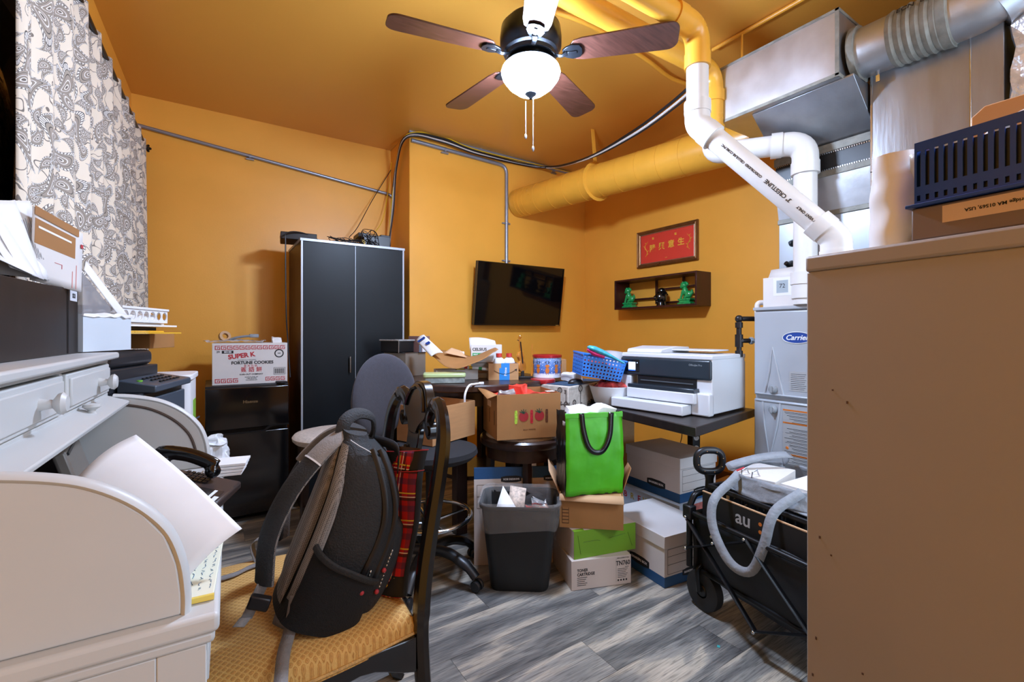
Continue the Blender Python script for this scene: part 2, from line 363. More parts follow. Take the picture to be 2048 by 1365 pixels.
# orange pipe 2 and white pipe B
v2 = pt(1427,220,2.5)
t = thing('orange_vent_pipe', 'orange painted vent pipe, farther one running above the fan', 'pipe', (v2.x,v2.y,2.2))
q = G().tube(bend([(-.02-v2.x,0,.42),(0,0,.42),(0,0,.055)], .1, 10), .05, 24)
obj('pipe_run', q, PAINT, t)
q = G().tube([(-.17,0,.42),(-.11,0,.42)], .057, 24).tube([(0,0,.25),(0,0,.31)], .057, 24).tube([(0,0,.055),(0,0,.12)], .057, 24); islands('elbow_fitting', q, PAINT, t)
t = thing('vent_pipe', 'white plastic pipe with top elbow running straight down into the furnace', 'pipe', (v2.x,v2.y,2.2))
e = V((2.49,1.118,2.155))-V((v2.x,v2.y,2.2)); zf = 1.345-2.2
q = G().tube(bend([(0,0,.05),(0,0,-.02),e,(e.x,e.y,zf)], .09, 8), .052, 28); obj('pipe_run', q, PVC, t)
dd = V((e.x,e.y,e.z+.02)).normalized()
q = G().tube(bend([e-dd*.10,e,e-UP*.1], .085, 8), .059, 28); q.tube([e-dd*.15,e-dd*.1], .063, 28); q.tube([e-UP*.16,e-UP*.10], .063, 28); q.tube([V((e.x,e.y,zf+.03)),V((e.x,e.y,zf+.12))], .06, 28); q.tube([V((e.x,e.y,zf+.1)),V((e.x,e.y,zf+.16))], .065, 28)
q.tube(bend([(0,0,.05),(0,0,-.02),tuple(V((0,0,-.02))+dd*.1)], .05, 6), .058, 24)
islands('elbow_fitting', q, PVC, t)
def run(name, label, cat, pts, r, mat, rad=.06, clips=(), clipm=None, n=12, smoothpath=False, group=None):
    o0 = V(pts[0]); P_ = bez(pts) if smoothpath else bend(pts, rad, 7) if len(pts) > 2 else [V(p) for p in pts]
    t = thing(name, label, cat, o0, group=group)
    obj('run', G().tube([p-o0 for p in P_], r, n), mat, t)
    if clips:
        for c, d in clips:
            c = V(c)-o0; d = V(d).normalized()
            obj('clamp', G().tube([c-d*.008, c+d*.008], r*1.35, 10).box(c.x-r*2, c.x+r*2, c.y-.003, c.y+r, c.z-r*1.6-.005, c.z-r*1.2) if abs(d.z) < .5 else G().tube([c-d*.006, c+d*.006], r*1.35, 10).box(c.x-r*2.6, c.x+r*2.6, c.y, c.y+r, c.z-.006, c.z+.006), clipm or mat, t)
    return t
yw = YB-.02
p0 = pY(262,247,yw); p0.x = LW(4)+.01; p1 = pY(742,379,yw); p2 = pY(788,392,yw); p3 = V((p2.x, yw, 1.62))
run('electrical_conduit', 'long grey conduit sloping across the back wall above the wardrobe', 'conduit', [p0, p1, V((p2.x, yw, p1.z-.02)), p3], .013, GRAYM, .08, clips=[(pY(500,313,yw),(1,0,0))])
yc = YT-.016
c0 = pY(866,277,yc); c1 = pY(1135,348,yc)
run('electrical_conduit', 'upper grey conduit along the top of the wall above the screen', 'conduit', [pY(818,262,yc)+V((0,0,.0)), pY(1140,347,yc)], .014, GRAYM, clips=[(pY(960,299,yc),(1,0,0)),(pY(1108,342,yc),(1,0,0))])
q0 = pY(800,275,yc); q1 = pY(985,325,yc); q2 = pY(1013,334,yc)
run('electrical_conduit', 'lower grey conduit turning down the orange wall to the screen', 'conduit', [V((XC+.01,yc,q0.z)), V((q2.x,yc,q1.z-.005)), V((q2.x,yc,zat(535, depth(q2))))], .016, GRAYM, .075,
    clips=[(pY(890,300,yc),(1,0,0)),(V((q2.x,yc,2.2)),(0,0,1)),(V((q2.x,yc,1.86)),(0,0,1))])
YEL = pm('yellow_cable', 'E2B81C', .45, var=0); WCAB = pm('white_cable', 'CFCBC8', .45, var=0); BCAB = pm('black_cable', '15161A', .45, var=0)
xs = XC-.02
for nm, lb, mt, dz, dy, r in (('black', 'thick black cable', BCAB, .035, .0, .009), ('white', 'white cable', WCAB, .01, -.012, .008), ('second black', 'thin black cable', BCAB, -.006, -.024, .006), ('yellow', 'thin yellow cable', YEL, .052, -.006, .004)):
    p = [(xs-.03-abs(dy), YB-.12+dy, 1.90), (xs-.012-dz*.3, YB-.14+dy, 2.25), (xs-.02+dz*.1, YT+.2+dy, 2.6+dz*.3), (xs-.01, YT-.02+dy, 2.755+dz*.5)]
    p += [tuple(pY(880,285,YT-.045)+V((0,dy,dz))), tuple(pY(960,312,YT-.05)+V((0,dy,dz*.8))), tuple(pY(1080,337,YT-.06)+V((0,dy,dz*.4)))]
    if mt is YEL: p = p[:-1]+[tuple(pY(1140,345,YT-.03))]
    else: p += [tuple(pt(1165,322,3.55)+V((0,dy,dz*.3))), tuple(pt(1260,275,3.05)+V((0,dy,dz*.8))), tuple(pt(1345,215,2.75)+V((0,dy,dz))), tuple(pt(1400,165,2.62)+V((0,dy,dz)))]
    run('cable', lb+' clipped up the wall corner and looping under the ceiling' if mt is not YEL else 'thin yellow cable running up the corner and along the ceiling', 'cable', p, r, mt, smoothpath=True, n=7, group='ceiling cables' if 0 else None)
run('flexible_conduit', 'orange ribbed flexible conduit looping behind the fan to vent pipes', 'conduit', [pz(1100,22,H-.03), pz(1150,38,H-.035), pz(1200,62,H-.03), pz(1290,118,H-.03), pz(1340,155,H-.03), pz(1385,172,H-.03)], .012, PAINT, smoothpath=True)
c = pz(1425,100,H-.015); d = V((c.x, -.9, c.z))
run('ceiling_conduit', 'thin orange conduit strapped straight along the ceiling above ducts', 'conduit', [c, d], .011, PAINT, clips=[])
q = pz(1484,68,H-.02)
run('hanging_strap', 'orange hanger strap dropping from ceiling above the rectangular duct', 'strap', [q, V((q.x, q.y, 2.64))], .006, PAINT, n=6)
run('cable', 'thin black lead from the wardrobe top up to the corner', 'cable', [pY(698,475,3.7), pY(715,455,3.75), pY(745,400,3.9), pY(782,340,3.95)], .003, BCAB, smoothpath=True, n=6)
run('cable', 'thin yellow lead hanging from the corner to wardrobe top', 'cable', [pY(748,468,3.75), pY(765,440,3.85), pY(775,390,3.93), pY(783,325,3.96)], .003, YEL, smoothpath=True, n=6)
# ================================================================ DUCTWORK
MAST = pm('grey_mastic', '8C8B82', .6, var=.25, vs=20, bump=.5, bs=25, metal=.3)
t = thing('rectangular_duct', 'shiny rectangular sheet metal duct hung beside the vent pipes', 'duct', (2.31,.903,2.336))
obj('duct_box', G().box(0,.62,0,.572,0,.294), GALV, t, bev=.002)
q = G().box(-.004,.0,-.004,.576,-.004,.012).box(-.004,0,-.004,.012,0,.298).box(-.004,0,.564,.576,0,.298).box(-.004,0,-.004,.576,.286,.298).box(0,.4,-.004,.0,-.004,.012).box(0,.4,-.004,.0,.286,.298)
obj('edge_seam', q, MAST, t, bev=.001)
t = thing('round_metal_duct', 'silver round duct with mastic tape leading out of rectangular duct', 'duct', (2.45,.89,2.455))
q = G().tube(bend([(0,0,0),(0,-.42,0),(.02,-.75,.22)], .15, 10), .107, 36); obj('duct_tube', q, GALV, t)
q = G()
for k in range(7): y = -.14-.028*k; q.tube([(0,y,0),(0,y-.016,0),(0,y-.027,0)], [.109,.114+random.random()*.003,.109], 36)
obj('mastic_wrap', q, MAST, t)
q = G().tube([(0,-.005,0),(0,-.03,0)], .122, 36).tube([(0,-.30,0),(0,-.33,0)], [.114,.12], 36); islands('collar', q, MAST, t)
q = G().tube([(.02,-.42,.0),(.03,-.50,.05)], [.12,.125], 36).tube([(.035,-.54,.08),(.04,-.58,.11)], [.115,.118], 36); islands('elbow_ring', q, GALV, t)
q = G().tube([(0,-.085,-.105),(0,-.085,-.125)], .004, 8); q.box(-.004,.004,-.092,-.078,-.15,-.122); obj('damper_handle', q, CHROME, t)
text('ECN  826', .03, INK, t, Mx.Translation((-.105,-.24,.06)) @ face((0,0,0),(0,-1,0),(.45,0,.9)), bold=.0005)
t = thing('orange_duct', 'orange painted round duct rising to ceiling beyond silver duct', 'duct', (2.47,.12,2.68))
obj('duct_tube', G().tube([(0,0,0),(.02,-.3,.09)], .1, 32), PAINT, t)
obj('mastic_joint', G().tube([(0,.03,-.02),(0,-.01,.0)], .112, 32), MAST, t)
# supply plenum and coil case above the furnace
XF, Y0F, Y1F, ZF0, ZF1 = 2.47, .92, 1.365, .385, 1.335
t = thing('supply_plenum', 'sheet metal plenum and coil case standing on top of furnace', 'plenum', (2.62,.86,ZF1+.005))
z = lambda zz: zz-ZF1
obj('coil_case', G().box(0,.5,0,.45,0,z(1.80)), pm('coil_case_paint', 'A9AEB4', .35, metal=.5, var=.05), t, bev=.002)
obj('tapered_collar', G().add([(0,0,z(1.80)),(0,.45,z(1.80)),(.5,.45,z(1.80)),(.5,0,z(1.80)),(-.04,.0,z(1.98)),(-.04,.45,z(1.98)),(.5,.45,z(1.98)),(.5,0,z(1.98))], [(0,1,2,3),(4,5,6,7),(0,1,5,4),(1,2,6,5),(2,3,7,6),(3,0,4,7)]), GALV, t)
obj('flange', G().box(-.045,.5,-.005,.455,z(1.98),z(2.01)).box(-.008,.5,-.004,.454,z(1.79),z(1.815)).box(-.045,.5,-.005,.455,z(2.10),z(2.14)), MAST, t, bev=.002)
obj('flexible_connector', G().box(-.035,.5,.0,.45,z(2.01),z(2.10)), BLK, t)
q = G()
for k in range(46): y = .0+k*.0098; q.box(-.04,-.034,y,y+.005,z(2.093),z(2.1)).box(-.04,-.034,y,y+.005,z(2.01),z(2.017))
obj('crimped_edge', q, CHROME, t, kind='stuff')
obj('upper_box', G().prism([(-.03,z(2.14)),(-.27,z(2.325)),(-.27,z(2.334)),(.5,z(2.334)),(.5,z(2.14))],0.0,.45,'xz'), GALVD, t, bev=.002)
q = G().tube([(-.03,.38,z(1.68)),(0,.38,z(1.68))], [.008,.02], 12).tube([(-.03,.385,z(1.56)),(0,.385,z(1.56))], [.012,.028], 12); q.tube([(-.03,.385,z(1.56)),(-.05,.39,z(1.57))], .012, 10)
islands('port_grommet', q, BLKM, t)
# return duct, nearer
t = thing('return_duct', 'tall flat sheet metal return duct beside the furnace, right of plenum', 'duct', (2.5,.43,0))
obj('duct_box', G().box(0,.65,0,.42,0,2.40), GALVD, t, bev=.002)
obj('seam_strip', G().box(-.003,.0,.0,.42,1.925,1.931).box(-.003,.0,.0,.42,1.55,1.556).box(-.003,0,.412,.42,0,2.4).box(-.003,0,.09,.095,0,2.4), CHROME, t, bev=.001)
t = thing('return_plenum', 'metal duct box over the return duct under silver round duct', 'duct', (2.56,-.2,2.4))
obj('duct_box', G().box(0,.6,0,.98,0.001,.06).box(0.05,.6,0,.98,.06,.2), GALVD, t, bev=.002)
FOIL = pm('foil', 'D2D2D4', .28, metal=.75, var=.2, vs=14, bump=1.0, bs=18)
def crump(w, d, h, amp=.02, n=10, seed=0, sc=9):
    g = G(); 
    def ff(a): 
        p = V(a); q = NZ.noise_vector(p*sc+V((seed,seed*2,0)))*amp; return tuple(p+q)
    for ax in range(6):
        def fn(u, v, ax=ax):
            c = [(u*w,v*d,0),(u*w,v*d,h),(u*w,0,v*h),(u*w,d,v*h),(0,u*d,v*h),(w,u*d,v*h)][ax]; return ff(c)
        g.grid(fn, n, n)
    return g
t = thing('foil_insulation', 'crinkled silver foil insulation hanging at the right edge', 'insulation', (2.48,-.02,1.6))
obj('foil_wrap', crump(.3,.43,.78,.03,20,3,11), FOIL, t, smooth=False)
# ================================================================ FURNACE
FP = pm('furnace_enamel', 'AEB3BA', .32, var=.02, metal=.15)
t = thing('furnace', 'light grey gas furnace with blue oval logo standing behind cabinet', 'furnace', (XF, Y0F, 0))
wf = Y1F-Y0F
obj('cabinet', G().box(.012,.74,0,wf,ZF0,ZF1), FP, t, bev=.004)
obj('return_base', G().box(.04,.72,.0,wf,0,ZF0), GALVD, t, bev=.003)
obj('top_flange', G().box(-.008,.74,-.004,wf+.004,ZF1-.012,ZF1+.004), FP, t, bev=.003)
zg = zat(797, 2.42)
def door(z0, z1, name):
    return obj(name, G().box(-.008,.012,.004,wf-.004,z0,z1), FP, t, bev=.006, seg=3)
KN = pm('knob_grey', '8F9397', .35, var=0)
RID = []
d1_ = door(zg+.012, ZF1-.02, 'upper_door'); d2_ = door(ZF0+.01, zg-.008, 'lower_door')
obj('door_ledge', G().box(-.016,-.006,.012,wf-.012,zg+.016,zg+.026), FP, d1_, bev=.004)
obj('door_ledge', G().box(-.014,-.006,.012,wf-.012,zg-.02,zg-.012), FP, d2_, bev=.003)
yk = wf-.105
g1 = G().tube([(-.008,yk+.045,zg+.02),(-.011,yk+.02,zg+.14),(-.008,yk+.005,zg+.27)], [.006,.005,.003], 8).tube([(-.008,yk-.05,zg+.02),(-.011,yk-.025,zg+.14),(-.008,yk+.005,zg+.27)], [.006,.005,.003], 8)
obj('recess_ridge', g1, FP, d1_)
g1 = G().tube([(-.008,yk+.055,zg-.02),(-.011,yk+.045,zg-.14),(-.008,yk+.02,zg-.32)], [.006,.005,.003], 8).tube([(-.008,yk-.035,zg-.02),(-.011,yk-.02,zg-.14),(-.008,yk+.02,zg-.32)], [.006,.005,.003], 8)
obj('recess_ridge', g1, FP, d2_)
for dz, dr in ((.05, d1_), (-.055, d2_)):
    obj('door_knob', G().lathe([(0,-.03),(.016,-.03),(.02,-.02),(.023,-.008),(0,-.008)], 24, (0,yk,zg+dz), 'x').box(-.038,-.028,yk-.005,yk+.005,zg+dz-.018,zg+dz+.018), KN, dr, bev=.002)
yl = reach((XF-.008,0), PI/2, 1594)-Y0F; zl = zat(676, 2.3)
og = G(); og.prism([(yl+.066*math.cos(a), zl+.026*math.sin(a)) for a in [2*PI*i/32 for i in range(32)]], -.0105, -.0082, 'yz')
lg = obj('logo_plate', og, BLUEINK, d1_)
og = G(); rim = [(-.0105, yl+.069*math.cos(a), zl+.029*math.sin(a)) for a in [2*PI*i/32 for i in range(33)]]; og.tube(rim, .0016, 6, False); obj('logo_rim', og, WHITE, lg)
text('Carrier', .036, WHITE, d1_, FX(-.0108, yl, zl), bold=.0007, shear=.3)
LBL = pm('label_silver', 'B5B7B9', .4, metal=.3, var=.02); ORG = pm('label_orange', 'C9702A', .5, var=0)
y565 = reach((XF-.008,0), PI/2, 1566)-Y0F; y577 = reach((XF-.008,0), PI/2, 1579)-Y0F
obj('warning_label', G().box(-.0095,-.008,y577-.085,y577,zg+.05,zg+.15), LBL, d1_)
lb = obj('warning_label', G().box(-.0095,-.008,.0,y565,zg-.34,zg-.045), LBL, d2_)
q = G()
for z0 in (-.05,-.115,-.275,-.338): q.box(-.0099,-.0094,.0,y565,zg+z0-.004,zg+z0+.004)
obj('orange_band', q, ORG, d2_)
q = G()
for k in range(17):
    zz = zg-.062-.0165*k
    if k not in (4,): q.box(-.0099,-.0094,.012+.01*(k%3),y565-.008-.012*(k%4),zz,zz+.0022).box(-.0099,-.0094,.012,y565-.012-.02*(k%3),zz-.006,zz-.0045)
obj('fine_print', q, INK, d2_)
q = G()
for k in range(9): q.box(-.0099,-.0094,y577-.079+.004*(k%3),y577-.007,zg+.135-.0095*k,zg+.1368-.0095*k)
obj('fine_print', q, INK, d1_)
for z0 in (.085,.20,.30): text('!', .016, REDINK, d2_, FX(-.0101,y565*.55,zg-z0))
obj('sight_glass', G().lathe([(0,-.012),(.006,-.012),(.009,-.008),(0,-.008)], 16, (0,wf-.175,zat(893,2.38)), 'x'), ORG, d2_)
# gas pipe
IRON = pm('black_iron', '2E2B2C', .4, metal=.6, var=.2, vs=30)
zg1, zg2 = zat(638,2.55), zat(682,2.55); ex = pt(1478,638,2.56)
t = thing('gas_pipe', 'black iron gas pipe with drip leg at the left side of furnace', 'pipe', (XF+.12, Y1F, zg1))
d = ex-V((XF+.12,Y1F,zg1)); d.z = 0
q = G().tube(bend([(0,0,0),tuple(d),(d.x,d.y,zg2-zg1-.07)], .02, 6), .0135, 16); q.tube([(d.x,d.y,zg2-zg1),(0,0,zg2-zg1)], .0125, 16)
obj('pipe_run', q, IRON, t)
q = G().ball(tuple(d), .021, 8).tube([(d.x,d.y,-.05),(d.x,d.y,-.02)], .02, 16).tube([(d.x,d.y,zg2-zg1-.035),(d.x,d.y,zg2-zg1+.035)], .021, 16).tube([(d.x,d.y,zg2-zg1-.09),(d.x,d.y,zg2-zg1-.055)], .02, 16).tube([(d.x*.15,d.y*.15,0),(0,0,0)], .028, 16)
q.tube([tuple(V((d.x,d.y,zg2-zg1))*.9+V((0,0,(zg2-zg1)*.1))),(d.x,d.y,zg2-zg1)], .021, 12)
islands('pipe_fitting', q, IRON, t)
obj('union_nut', G().tube([(d.x*.6,d.y*.6,zg2-zg1),(d.x*.5,d.y*.5,zg2-zg1)], .02, 8), pm('pale_thread', '8FA0AA', .5), t)
t = thing('drain_pipe', 'short white condensate pipe elbow on the furnace top corner', 'pipe', (XF+.03,Y1F-.02,ZF1+.004))
obj('pipe_run', G().tube(bend([(.0,.02,-.05),(.0,.02,.028),(.05,-.04,.028),(.22,-.08,.028)], .02, 6), .014, 16), PVC, t)
# thermostat box
t = thing('thermostat_box', 'white retail box with thermostat picture and red side on furnace', 'box', (XF+.012,Y1F-.075,ZF1+.005), rz=R(-4))
zb = .155
obj('carton', G().box(0,.045,-.20,0.035,0,zb), WBOX, t, bev=.001)
obj('red_side', G().box(.0,.045,-.2008,-.2,0,zb), pm('box_red','B22A2C',.5), t)
obj('open_flap', G().add([(.045,.035,zb),(.045,-.14,zb),(.075,-.14,zb+.055),(.075,.035,zb+.05)], [(0,1,2,3)]), WBOX, t, solid=.002)
th = obj('thermostat_picture', G().box(-.0008,0,-.13,-.02,zb-.10,zb-.005), WHITE, t, bev=.0003)
obj('display_picture', G().box(-.0012,-.0007,-.098,-.038,zb-.085,zb-.02), pm('lcd_grey','A7B4BB',.4), th)
text('72', .032, INK, t, face((-.0014,-.068,zb-.05),(0,-1,0),(0,0,1)), ext=.0001)
# ================================================================ BEIGE CABINET
BEI = pm('beige_enamel', 'A0968E', .45, var=.04, vs=2.5, bump=.015, bs=50)
cc = pt(1610,514,1.0); caz = math.atan2(.99,.14)-PI/2     # local +y runs to far corner
t = thing('filing_cabinet', 'tall plain beige metal cabinet filling the right foreground', 'cabinet', (cc.x,cc.y,0), rz=caz)
zt = cc.z
obj('body', G().box(.002,.44,-.70,-.002,0,zt-.034), BEI, t, bev=.003)
obj('top_cap', G().box(-.001,.443,-.703,.0,zt-.034,zt), BEI, t, bev=.006, seg=3)
q = G()
for dy, dz in ((-.004,-.30),(-.004,-.42)): pass
spots = G()
for k in range(10):
    y, zz = -.01-random.random()*.12, random.uniform(.3,1.1); spots.box(.0005,.0021,y,y+.003,zz,zz+.003+random.random()*.004)
obj('paint_chip', spots, pm('chip_brown','5A4030',.6), t, kind='stuff')
CABT = zt; CAB = t
def cabpt(px, z):   # point on the cabinet's top, along the front edge column px, inset y
    return None
# ================================================================ helpers for boxes placed on a surface
def boxfit(px, py, z0, deg, pxL, pxR, pyT=None, h=None):
    """near corner seen at px,py on height z0; u1 = deg (to the right), u2 = deg+90 (to the left)"""
    c = pz(px, py, z0); a = R(deg); w_ = reach(c, a, pxR); d_ = reach(c, a+PI/2, pxL)
    if h is None: h = zat(pyT, depth(c))-z0
    return c, a, w_, d_, h
def open_box(g, w, d, h, t=.004):
    return g.box(0,w,0,t,0,h).box(0,w,d-t,d,0,h).box(0,t,t,d-t,0,h).box(w-t,w,t,d-t,0,h).box(t,w-t,t,d-t,0,t)
def blob(name, g, mat, parent, vox=.004, sm=1, **k):
    me = mesh(g, name, mat); fixn(me); tmp = bpy.data.objects.new('tmp', me); C.objects.link(tmp)
    md = tmp.modifiers.new('r', 'REMESH'); md.mode = 'VOXEL'; md.voxel_size = vox; md.use_smooth_shade = True
    ms = tmp.modifiers.new('s', 'SMOOTH'); ms.iterations = sm; ms.factor = .6
    dg = bpy.context.evaluated_depsgraph_get(); dg.update(); m2 = bpy.data.meshes.new_from_object(tmp.evaluated_get(dg)); bpy.data.objects.remove(tmp)
    m2.materials.clear(); m2.materials.append(mat); m2.polygons.foreach_set('use_smooth', [True]*len(m2.polygons))
    return obj(name, m2, mat, parent, **k)
# ================================================================ CURTAIN with a paisley print
m, N, L, b = nodes('paisley_cloth')
uv = N.new('ShaderNodeUVMap'); uv.uv_map = 'cloth'
def VM(op, a, b_=None, sc=None):
    n = N.new('ShaderNodeVectorMath'); n.operation = op
    for i, x in enumerate((a, b_)):
        if x is None: continue
        if isinstance(x, tuple): n.inputs[i].default_value = x
        else: L.new(x, n.inputs[i])
    if sc is not None: n.inputs['Scale'].default_value = sc
    return n.outputs['Value'] if op == 'LENGTH' else n.outputs[0]
def paisley(scale, seed, Lm, Wm, base):
    off = VM('ADD', uv.outputs[0], (seed, seed*1.7, 0))
    vo = N.new('ShaderNodeTexVoronoi'); vo.voronoi_dimensions = '2D'; vo.inputs['Scale'].default_value = scale; vo.inputs['Randomness'].default_value = .75; L.new(off, vo.inputs['Vector'])
    d = VM('SUBTRACT', off, vo.outputs['Position'])
    sc = N.new('ShaderNodeSeparateColor'); L.new(vo.outputs['Color'], sc.inputs[0])
    rt = N.new('ShaderNodeVectorRotate'); rt.rotation_type = 'Z_AXIS'; L.new(d, rt.inputs['Vector']); L.new(mth(N,L,'MULTIPLY',sc.outputs[0],6.28), rt.inputs['Angle'])
    sp = N.new('ShaderNodeSeparateXYZ'); L.new(rt.outputs[0], sp.inputs[0])
    x = mth(N,L,'DIVIDE',sp.outputs[0],Lm); y0 = mth(N,L,'DIVIDE',sp.outputs[1],Wm)
    sgn = mth(N,L,'SUBTRACT',mth(N,L,'MULTIPLY',mth(N,L,'GREATER_THAN',sc.outputs[1],.5),2.0),1.0)
    y1 = mth(N,L,'MULTIPLY',y0,sgn)
    y = mth(N,L,'SUBTRACT',y1,mth(N,L,'MULTIPLY',mth(N,L,'MULTIPLY',x,x),.95))
    y = mth(N,L,'ADD',y,.25)
    wd = mth(N,L,'MAXIMUM',mth(N,L,'SUBTRACT',.62,mth(N,L,'MULTIPLY',x,.55)),.06)
    yy = mth(N,L,'DIVIDE',y,wd)
    f = mth(N,L,'SQRT',mth(N,L,'ADD',mth(N,L,'MULTIPLY',x,x),mth(N,L,'MULTIPLY',yy,yy)))
    ang = mth(N,L,'ARCTAN2',yy,x)
    col = ramp(N,L,f,[(0,'6E655C'),(.12,'EDE9E2'),(.19,'94887A'),(.34,'E9E6E2'),(.40,'A3978A'),(.58,'4A4642'),(.62,'A89C8D'),(.74,'4E4A47'),(.77,'F4F2EE'),(.93,'56524E'),(.97,'EDE0CC')],'CONSTANT')
    dash = mth(N,L,'MULTIPLY',mth(N,L,'MULTIPLY',mth(N,L,'GREATER_THAN',f,.78),mth(N,L,'LESS_THAN',f,.93)),mth(N,L,'GREATER_THAN',mth(N,L,'SINE',mth(N,L,'MULTIPLY',ang,30.0)),.1))
    col = mix(N,L,dash,col,'7A716A')
    return mix(N,L,mth(N,L,'LESS_THAN',f,.97),base,col)
base = N.new('ShaderNodeRGB'); base.outputs[0].default_value = lin('EBDDC8')
# trailing vines
wn = N.new('ShaderNodeTexNoise'); wn.inputs['Scale'].default_value = 7; L.new(uv.outputs[0], wn.inputs[0])
vb = mth(N,L,'ABSOLUTE',mth(N,L,'SUBTRACT',mth(N,L,'FRACT',mth(N,L,'MULTIPLY',wn.outputs[0],6.0)),.5))
vine = mix(N,L,mth(N,L,'LESS_THAN',vb,.035),base.outputs[0],'7A7168')
c1 = paisley(11.5, 3.3, .040, .028, vine)
c2 = paisley(12.5, 9.1, .036, .026, c1)
c3 = paisley(7.2, 21.7, .072, .044, c2)
L.new(c3, b.inputs['Base Color']); b.inputs['Roughness'].default_value = .85; b.inputs['Sheen Weight'].default_value = .1
PAIS = m
t = thing('paisley_curtain', 'cream curtain with grey and taupe paisley print over window', 'curtain', (LW(2.6)+.09, 2.6, 0), rz=LANG)
y0_, y1_ = 1.69-2.6, 3.86-2.6; NU, NV = 330, 26; g = G(); uvs = []
zt_, zb_ = 2.455, .45; npl = 21
for i in range(NU+1):
    u = i/NU
    for j in range(NV+1):
        v = j/NV; z_ = zt_+(zb_-zt_)*v; flare = 1+.05*v
        yc_ = (y0_+(y1_-y0_)*u); yc_ += (-.16*v if u < .0 else 0)*1
        yq = yc_+(u-.5)*-0.0; yq += -.12*v*(1-u)**4 + .02*v*u
        ph = u*npl*2*PI+.6*math.sin(u*9); amp = .016*(.32+.8*v)*(1+.4*math.sin(u*31))
        xq = amp*math.sin(ph)+.012*math.sin(ph*.5+2*v)
        g.v.append(V((xq+.012*v, yq+.010*math.cos(ph)*(.4+.6*v), z_))); uvs.append((u*3.2, v*2.0))
k = NV+1
for i in range(NU):
    for j in range(NV): g.f.append((i*k+j, (i+1)*k+j, (i+1)*k+j+1, i*k+j+1))
me = mesh(g, 'cloth_panel', PAIS); ul = me.uv_layers.new(name='cloth')
for lp in me.loops: ul.data[lp.index].uv = uvs[lp.vertex_index]
obj('cloth_panel', me, PAIS, t, solid=.0015)
rod = thing('curtain_rod', 'black curtain rod with leaf finial above the paisley curtain', 'curtain rod', (LW(2.6)+.09, 2.6, 2.44), rz=LANG)
obj('rod', G().tube([(0,-1.2,0),(0,1.28,0)], .009, 12), BLKM, rod)
q = G().ball((0,1.30,0), .016, 6)
for k in range(6): a = k*PI/3; q.tube([(0,1.295,0),(.022*math.cos(a),1.315,.022*math.sin(a)),(.012*math.cos(a),1.345,.012*math.sin(a))],[.006,.009,.002],6)
blob('finial', q, BLKM, rod, .003)
obj('bracket', G().box(-.09,.004,1.22,1.235,-.012,.004), BLKM, rod)
# dark night panes in the window
obj('window_pane', G().add([(LW(.95)-.05,1.36,1.03),(LW(3.5)-.05,3.5,1.03),(LW(3.5)-.05,3.5,2.26),(LW(.95)-.05,1.36,2.26)],[(0,1,2,3)]), pm('night_glass','050507',.05,var=0), win1, solid=.004)
t = thing('blackout_panel', 'narrow black blackout curtain at the photo left edge', 'curtain', (LW(1.45)+.06, 1.45, 0), rz=LANG)
g = G().grid(lambda u, v: (.015*math.sin(u*PI*8), -.35+u*.52, .8+1.75*v), 60, 4)
obj('cloth_panel', g, pm('blackout_cloth','060607',.95,var=0), t, solid=.002)

# ================================================================ WARDROBE
WD = pm('dark_brown_side', '3B2213', .45, var=.2, vs=8); BD = pm('black_door', '121518', .4, var=.25, vs=3, spec=.22); SILV = pm('silver_edge', 'A9ADB4', .4, metal=.3, var=0)
wx0 = V(pY(602,480,3.40)).x; wx1 = pY(808,490,3.40).x; zw = 1.85; ww = wx1-wx0
t = thing('wardrobe', 'tall black two door wardrobe cabinet with silver edging', 'wardrobe', (wx0,3.40,0))
obj('body', G().box(0,ww,.02,.56,0,zw-.012), WD, t)
obj('top_board', G().box(-.006,ww+.006,-.004,.57,zw-.018,zw), SILV, t, bev=.001)
obj('edge_trim', G().box(0,.012,-.002,.02,0,zw-.018), SILV, t); obj('edge_trim', G().box(ww-.012,ww,-.002,.02,0,zw-.018), SILV, t)
hx = ww/2
for x0, x1, hd in ((.014,hx-.0015,1),(hx+.0015,ww-.014,0)):
    dr = obj('door', G().box(x0,x1,0,.018,.06,zw-.02), BD, t, bev=.001)
    if hd: obj('handle', G().tube([(hx-.042,-.022,1.2-(715-667)/920*3.2),(hx-.042,-.022,1.2-(748-667)/920*3.2)],.005,10).tube([(hx-.042,0,1.02),(hx-.042,-.022,1.02)],.004,8).tube([(hx-.042,0,.935),(hx-.042,-.022,.935)],.004,8), CHROME, dr)
obj('plinth', G().box(0,ww,.01,.03,0,.058), BD, t)
obj('door_gap_strip', G().box(hx-.0015,hx+.0015,.001,.012,.06,zw-.02), SILV, t)
# things on the wardrobe
q = pY(578,470,3.55)
t = thing('modem', 'thin black modem overhanging the left end of wardrobe top', 'modem', (wx0+.0,3.62,zw+.001), rz=R(-6))
obj('case', G().box(-.10,.13,-.13,.10,0,.05), BLK, t, bev=.004)
obj('port_panel', G().box(-.102,-.099,-.11,.08,.008,.042), GRAYM, t)
obj('red_port', G().box(-.104,-.101,-.06,-.03,.018,.032), REDINK, t)
t = thing('label_printer', 'black boxy device with raised ends on the wardrobe right end', 'device', (wx1-.20,3.50,zw+.001), rz=R(-2))
obj('case', G().box(-.075,.125,0,.17,0,.095).box(-.115,-.045,0,.17,.072,.105).box(.05,.125,.0,.17,.09,.105), BLK, t, bev=.004)
def wires(n, c, ext, z0, hgt, seed, mat=BCAB, r=.0025):
    rd = random.Random(seed); g = G()
    for k in range(n):
        pts = []
        for i in range(6): pts.append((c[0]+rd.uniform(-ext[0],ext[0]), c[1]+rd.uniform(-ext[1],ext[1]), z0+r+(hgt*rd.random() if 0 < i < 5 else 0)))
        g.tube(bez(pts, 7), r, 6)
    return g
